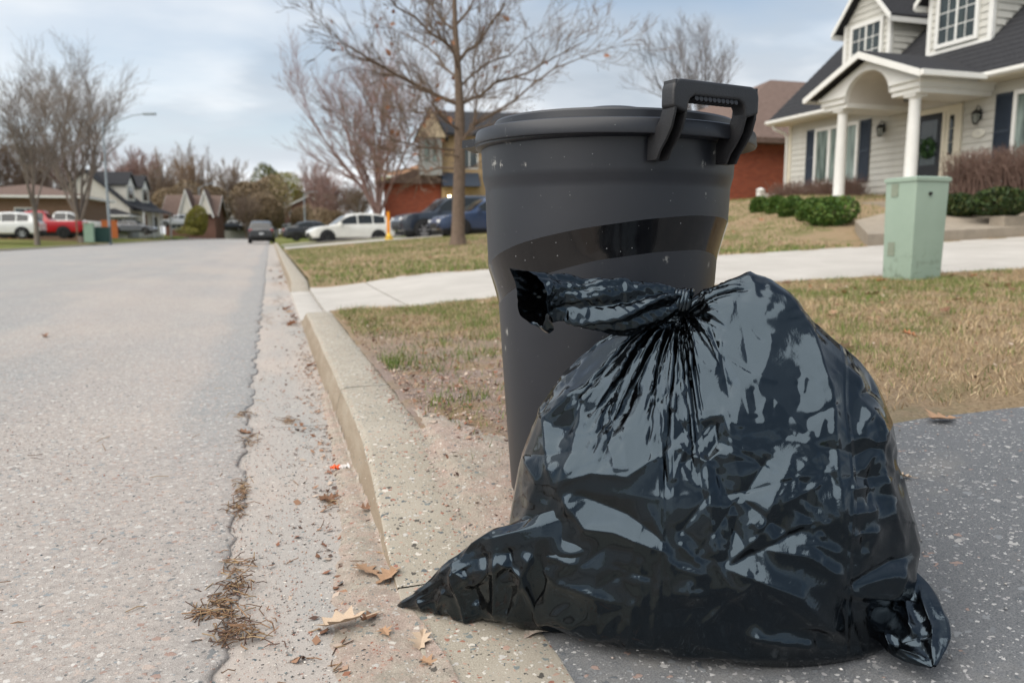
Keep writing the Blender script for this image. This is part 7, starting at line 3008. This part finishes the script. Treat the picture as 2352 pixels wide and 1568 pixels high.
leaf_px(755, 1146, 50, 'brown', 'grey brown crumpled leaf in the gutter below the wrapper', 1.7, 0)
leaf_px(1140, 1222, 60, 'pale', 'straw coloured leaf sliver on the kerb beside the bag', 1.1, 1, 0.06)
leaf_px(2160, 986, 84, 'tan', 'large tan oak leaf at the edge of lawn and dark driveway', 1.6, 0, 0.14)
leaf_px(2072, 1098, 46, 'pale', 'pale leaf on the dark driveway peeking from behind the bag', 0.4, 1, 0.12)
leaf_px(105, 782, 30, 'brown', 'single dark leaf lying out on the road at the left', 0.4, 1)
leaf_px(562, 998, 40, 'brown', 'brown leaf on the line between road and gutter', 0.9, 0)
leaf_px(716, 838, 26, 'rust', 'brown leaf in the gutter at the foot of the kerb', 0.9, 0)
spots = ((1720, 0), (0, 0))
n = 0
while n < 120:
    if n < 70:
        x_, y_ = gr.uniform(KX1 + 0.05, 7.5), gr.uniform(2.05, 6.4)
        lab, grp = ['tan', 'pale beige', 'dark brown', 'rust coloured'][n % 4] + ' dry oak leaf lying on the near lawn', 'leaves scattered on the near lawn'
    else:
        x_, y_ = gr.uniform(1.0, 11.5), gr.uniform(10.4, 20)
        lab, grp = ['tan', 'pale beige', 'dark brown', 'rust coloured'][n % 4] + ' dry leaf lying on the lawn beyond the concrete driveway', 'leaves on the far lawn'
    if 8.5 < x_ and y_ < 12.8:
        continue
    put_leaf((x_, y_, surf_z(x_, y_)), gr.uniform(0.05, 0.12), ['tan', 'pale', 'brown', 'rust'][n % 4], lab, grp, None, n, 0.35)
    n += 1
# leaf heap caught at the kerb end by the concrete driveway
for k in range(14):
    y_ = gr.uniform(6.0, 8.5) if k < 7 else gr.uniform(11, 24)
    put_leaf((KX0 - abs(gr.normal(0, 0.10)) - 0.01, y_, 0.004), gr.uniform(0.05, 0.11), ['brown', 'tan', 'rust'][k % 3], 'brown leaf blown along the foot of the far kerb', 'leaves along the kerb', None, k, 0.4)

# crumbs of dead leaves over verge, lawn and gutter
n = 5200
x = np.concatenate([KX1 + np.abs(gr.normal(0, 0.6, 2200)), gr.uniform(KX1, 8.0, 2200), KX0 - np.abs(gr.normal(0, 0.09, 800))])
y = np.concatenate([gr.uniform(1.75, 5.5, 2200), gr.uniform(2.0, 6.5, 2200), 0.7 + gr.gamma(1.6, 1.6, 800)])
z = np.where(x < KX0, road_z(x, y), np.where(x < KX1, kerb_h(y), np.where(y > EDGE_Y, lawn_z(x, y) + 0.006, terrain(x, y) + 0.006)))
s_ = gr.uniform(0.003, 0.013, n) * (1 + 0.5 * (x > 3))
a_ = gr.uniform(0, 6.28, n)
t1 = np.stack([np.cos(a_), np.sin(a_), gr.normal(0, 0.35, n)], -1) * s_[:, None]
t2 = np.stack([-np.sin(a_), np.cos(a_), gr.normal(0, 0.35, n)], -1) * (s_ * gr.uniform(0.35, 0.8, n))[:, None]
P = np.stack([x, y, z + s_ * 0.35], -1)
V = np.stack([P - t1, P + t2, P + t1 * 0.9 + np.array([0, 0, 0.002]), P - t2], 1).reshape(-1, 3)
cc_ = np.array([(0.17, 0.085, 0.05), (0.28, 0.16, 0.10), (0.10, 0.06, 0.045), (0.36, 0.24, 0.17), (0.22, 0.10, 0.06), (0.45, 0.36, 0.29)])[gr.integers(0, 6, n)]
stuff(fast_mesh('leaf_crumbs', V, np.arange(4 * n).reshape(n, 4), 'tinted', 4, np.repeat(cc_, 4, 0)), 'small dark crumbs of dead leaves strewn over verge and lawn', 'leaf litter')

# sweet wrapper
wp = at_z(780, 1077, 0.006)
sw = thing('sweet_wrapper', 'crumpled red and white sweet wrapper in the gutter', 'wrapper', (wp.x, wp.y, 0.003))
for nm, mt, x0, seed, sz in (('red_foil', 'wrapper_red', -0.012, 3, 0.014), ('clear_end', 'wrapper_white', 0.014, 4, 0.014)):
    g = np.random.default_rng(seed)
    nu_, nv_ = 8, 7
    P = np.array([[(x0 + sz * 1.3 * (i / (nu_ - 1) - .5) * 1.8, sz * 1.6 * (j / (nv_ - 1) - .5), max(0.001, 0.010 * abs(math.sin(i * 1.3 + j * 0.9 + seed)) + g.normal() * 0.003 + 0.004)) for j in range(nv_)] for i in range(nu_)])
    mb = MB()
    mb.grid(P)
    mb.obj(nm, mt, sw)
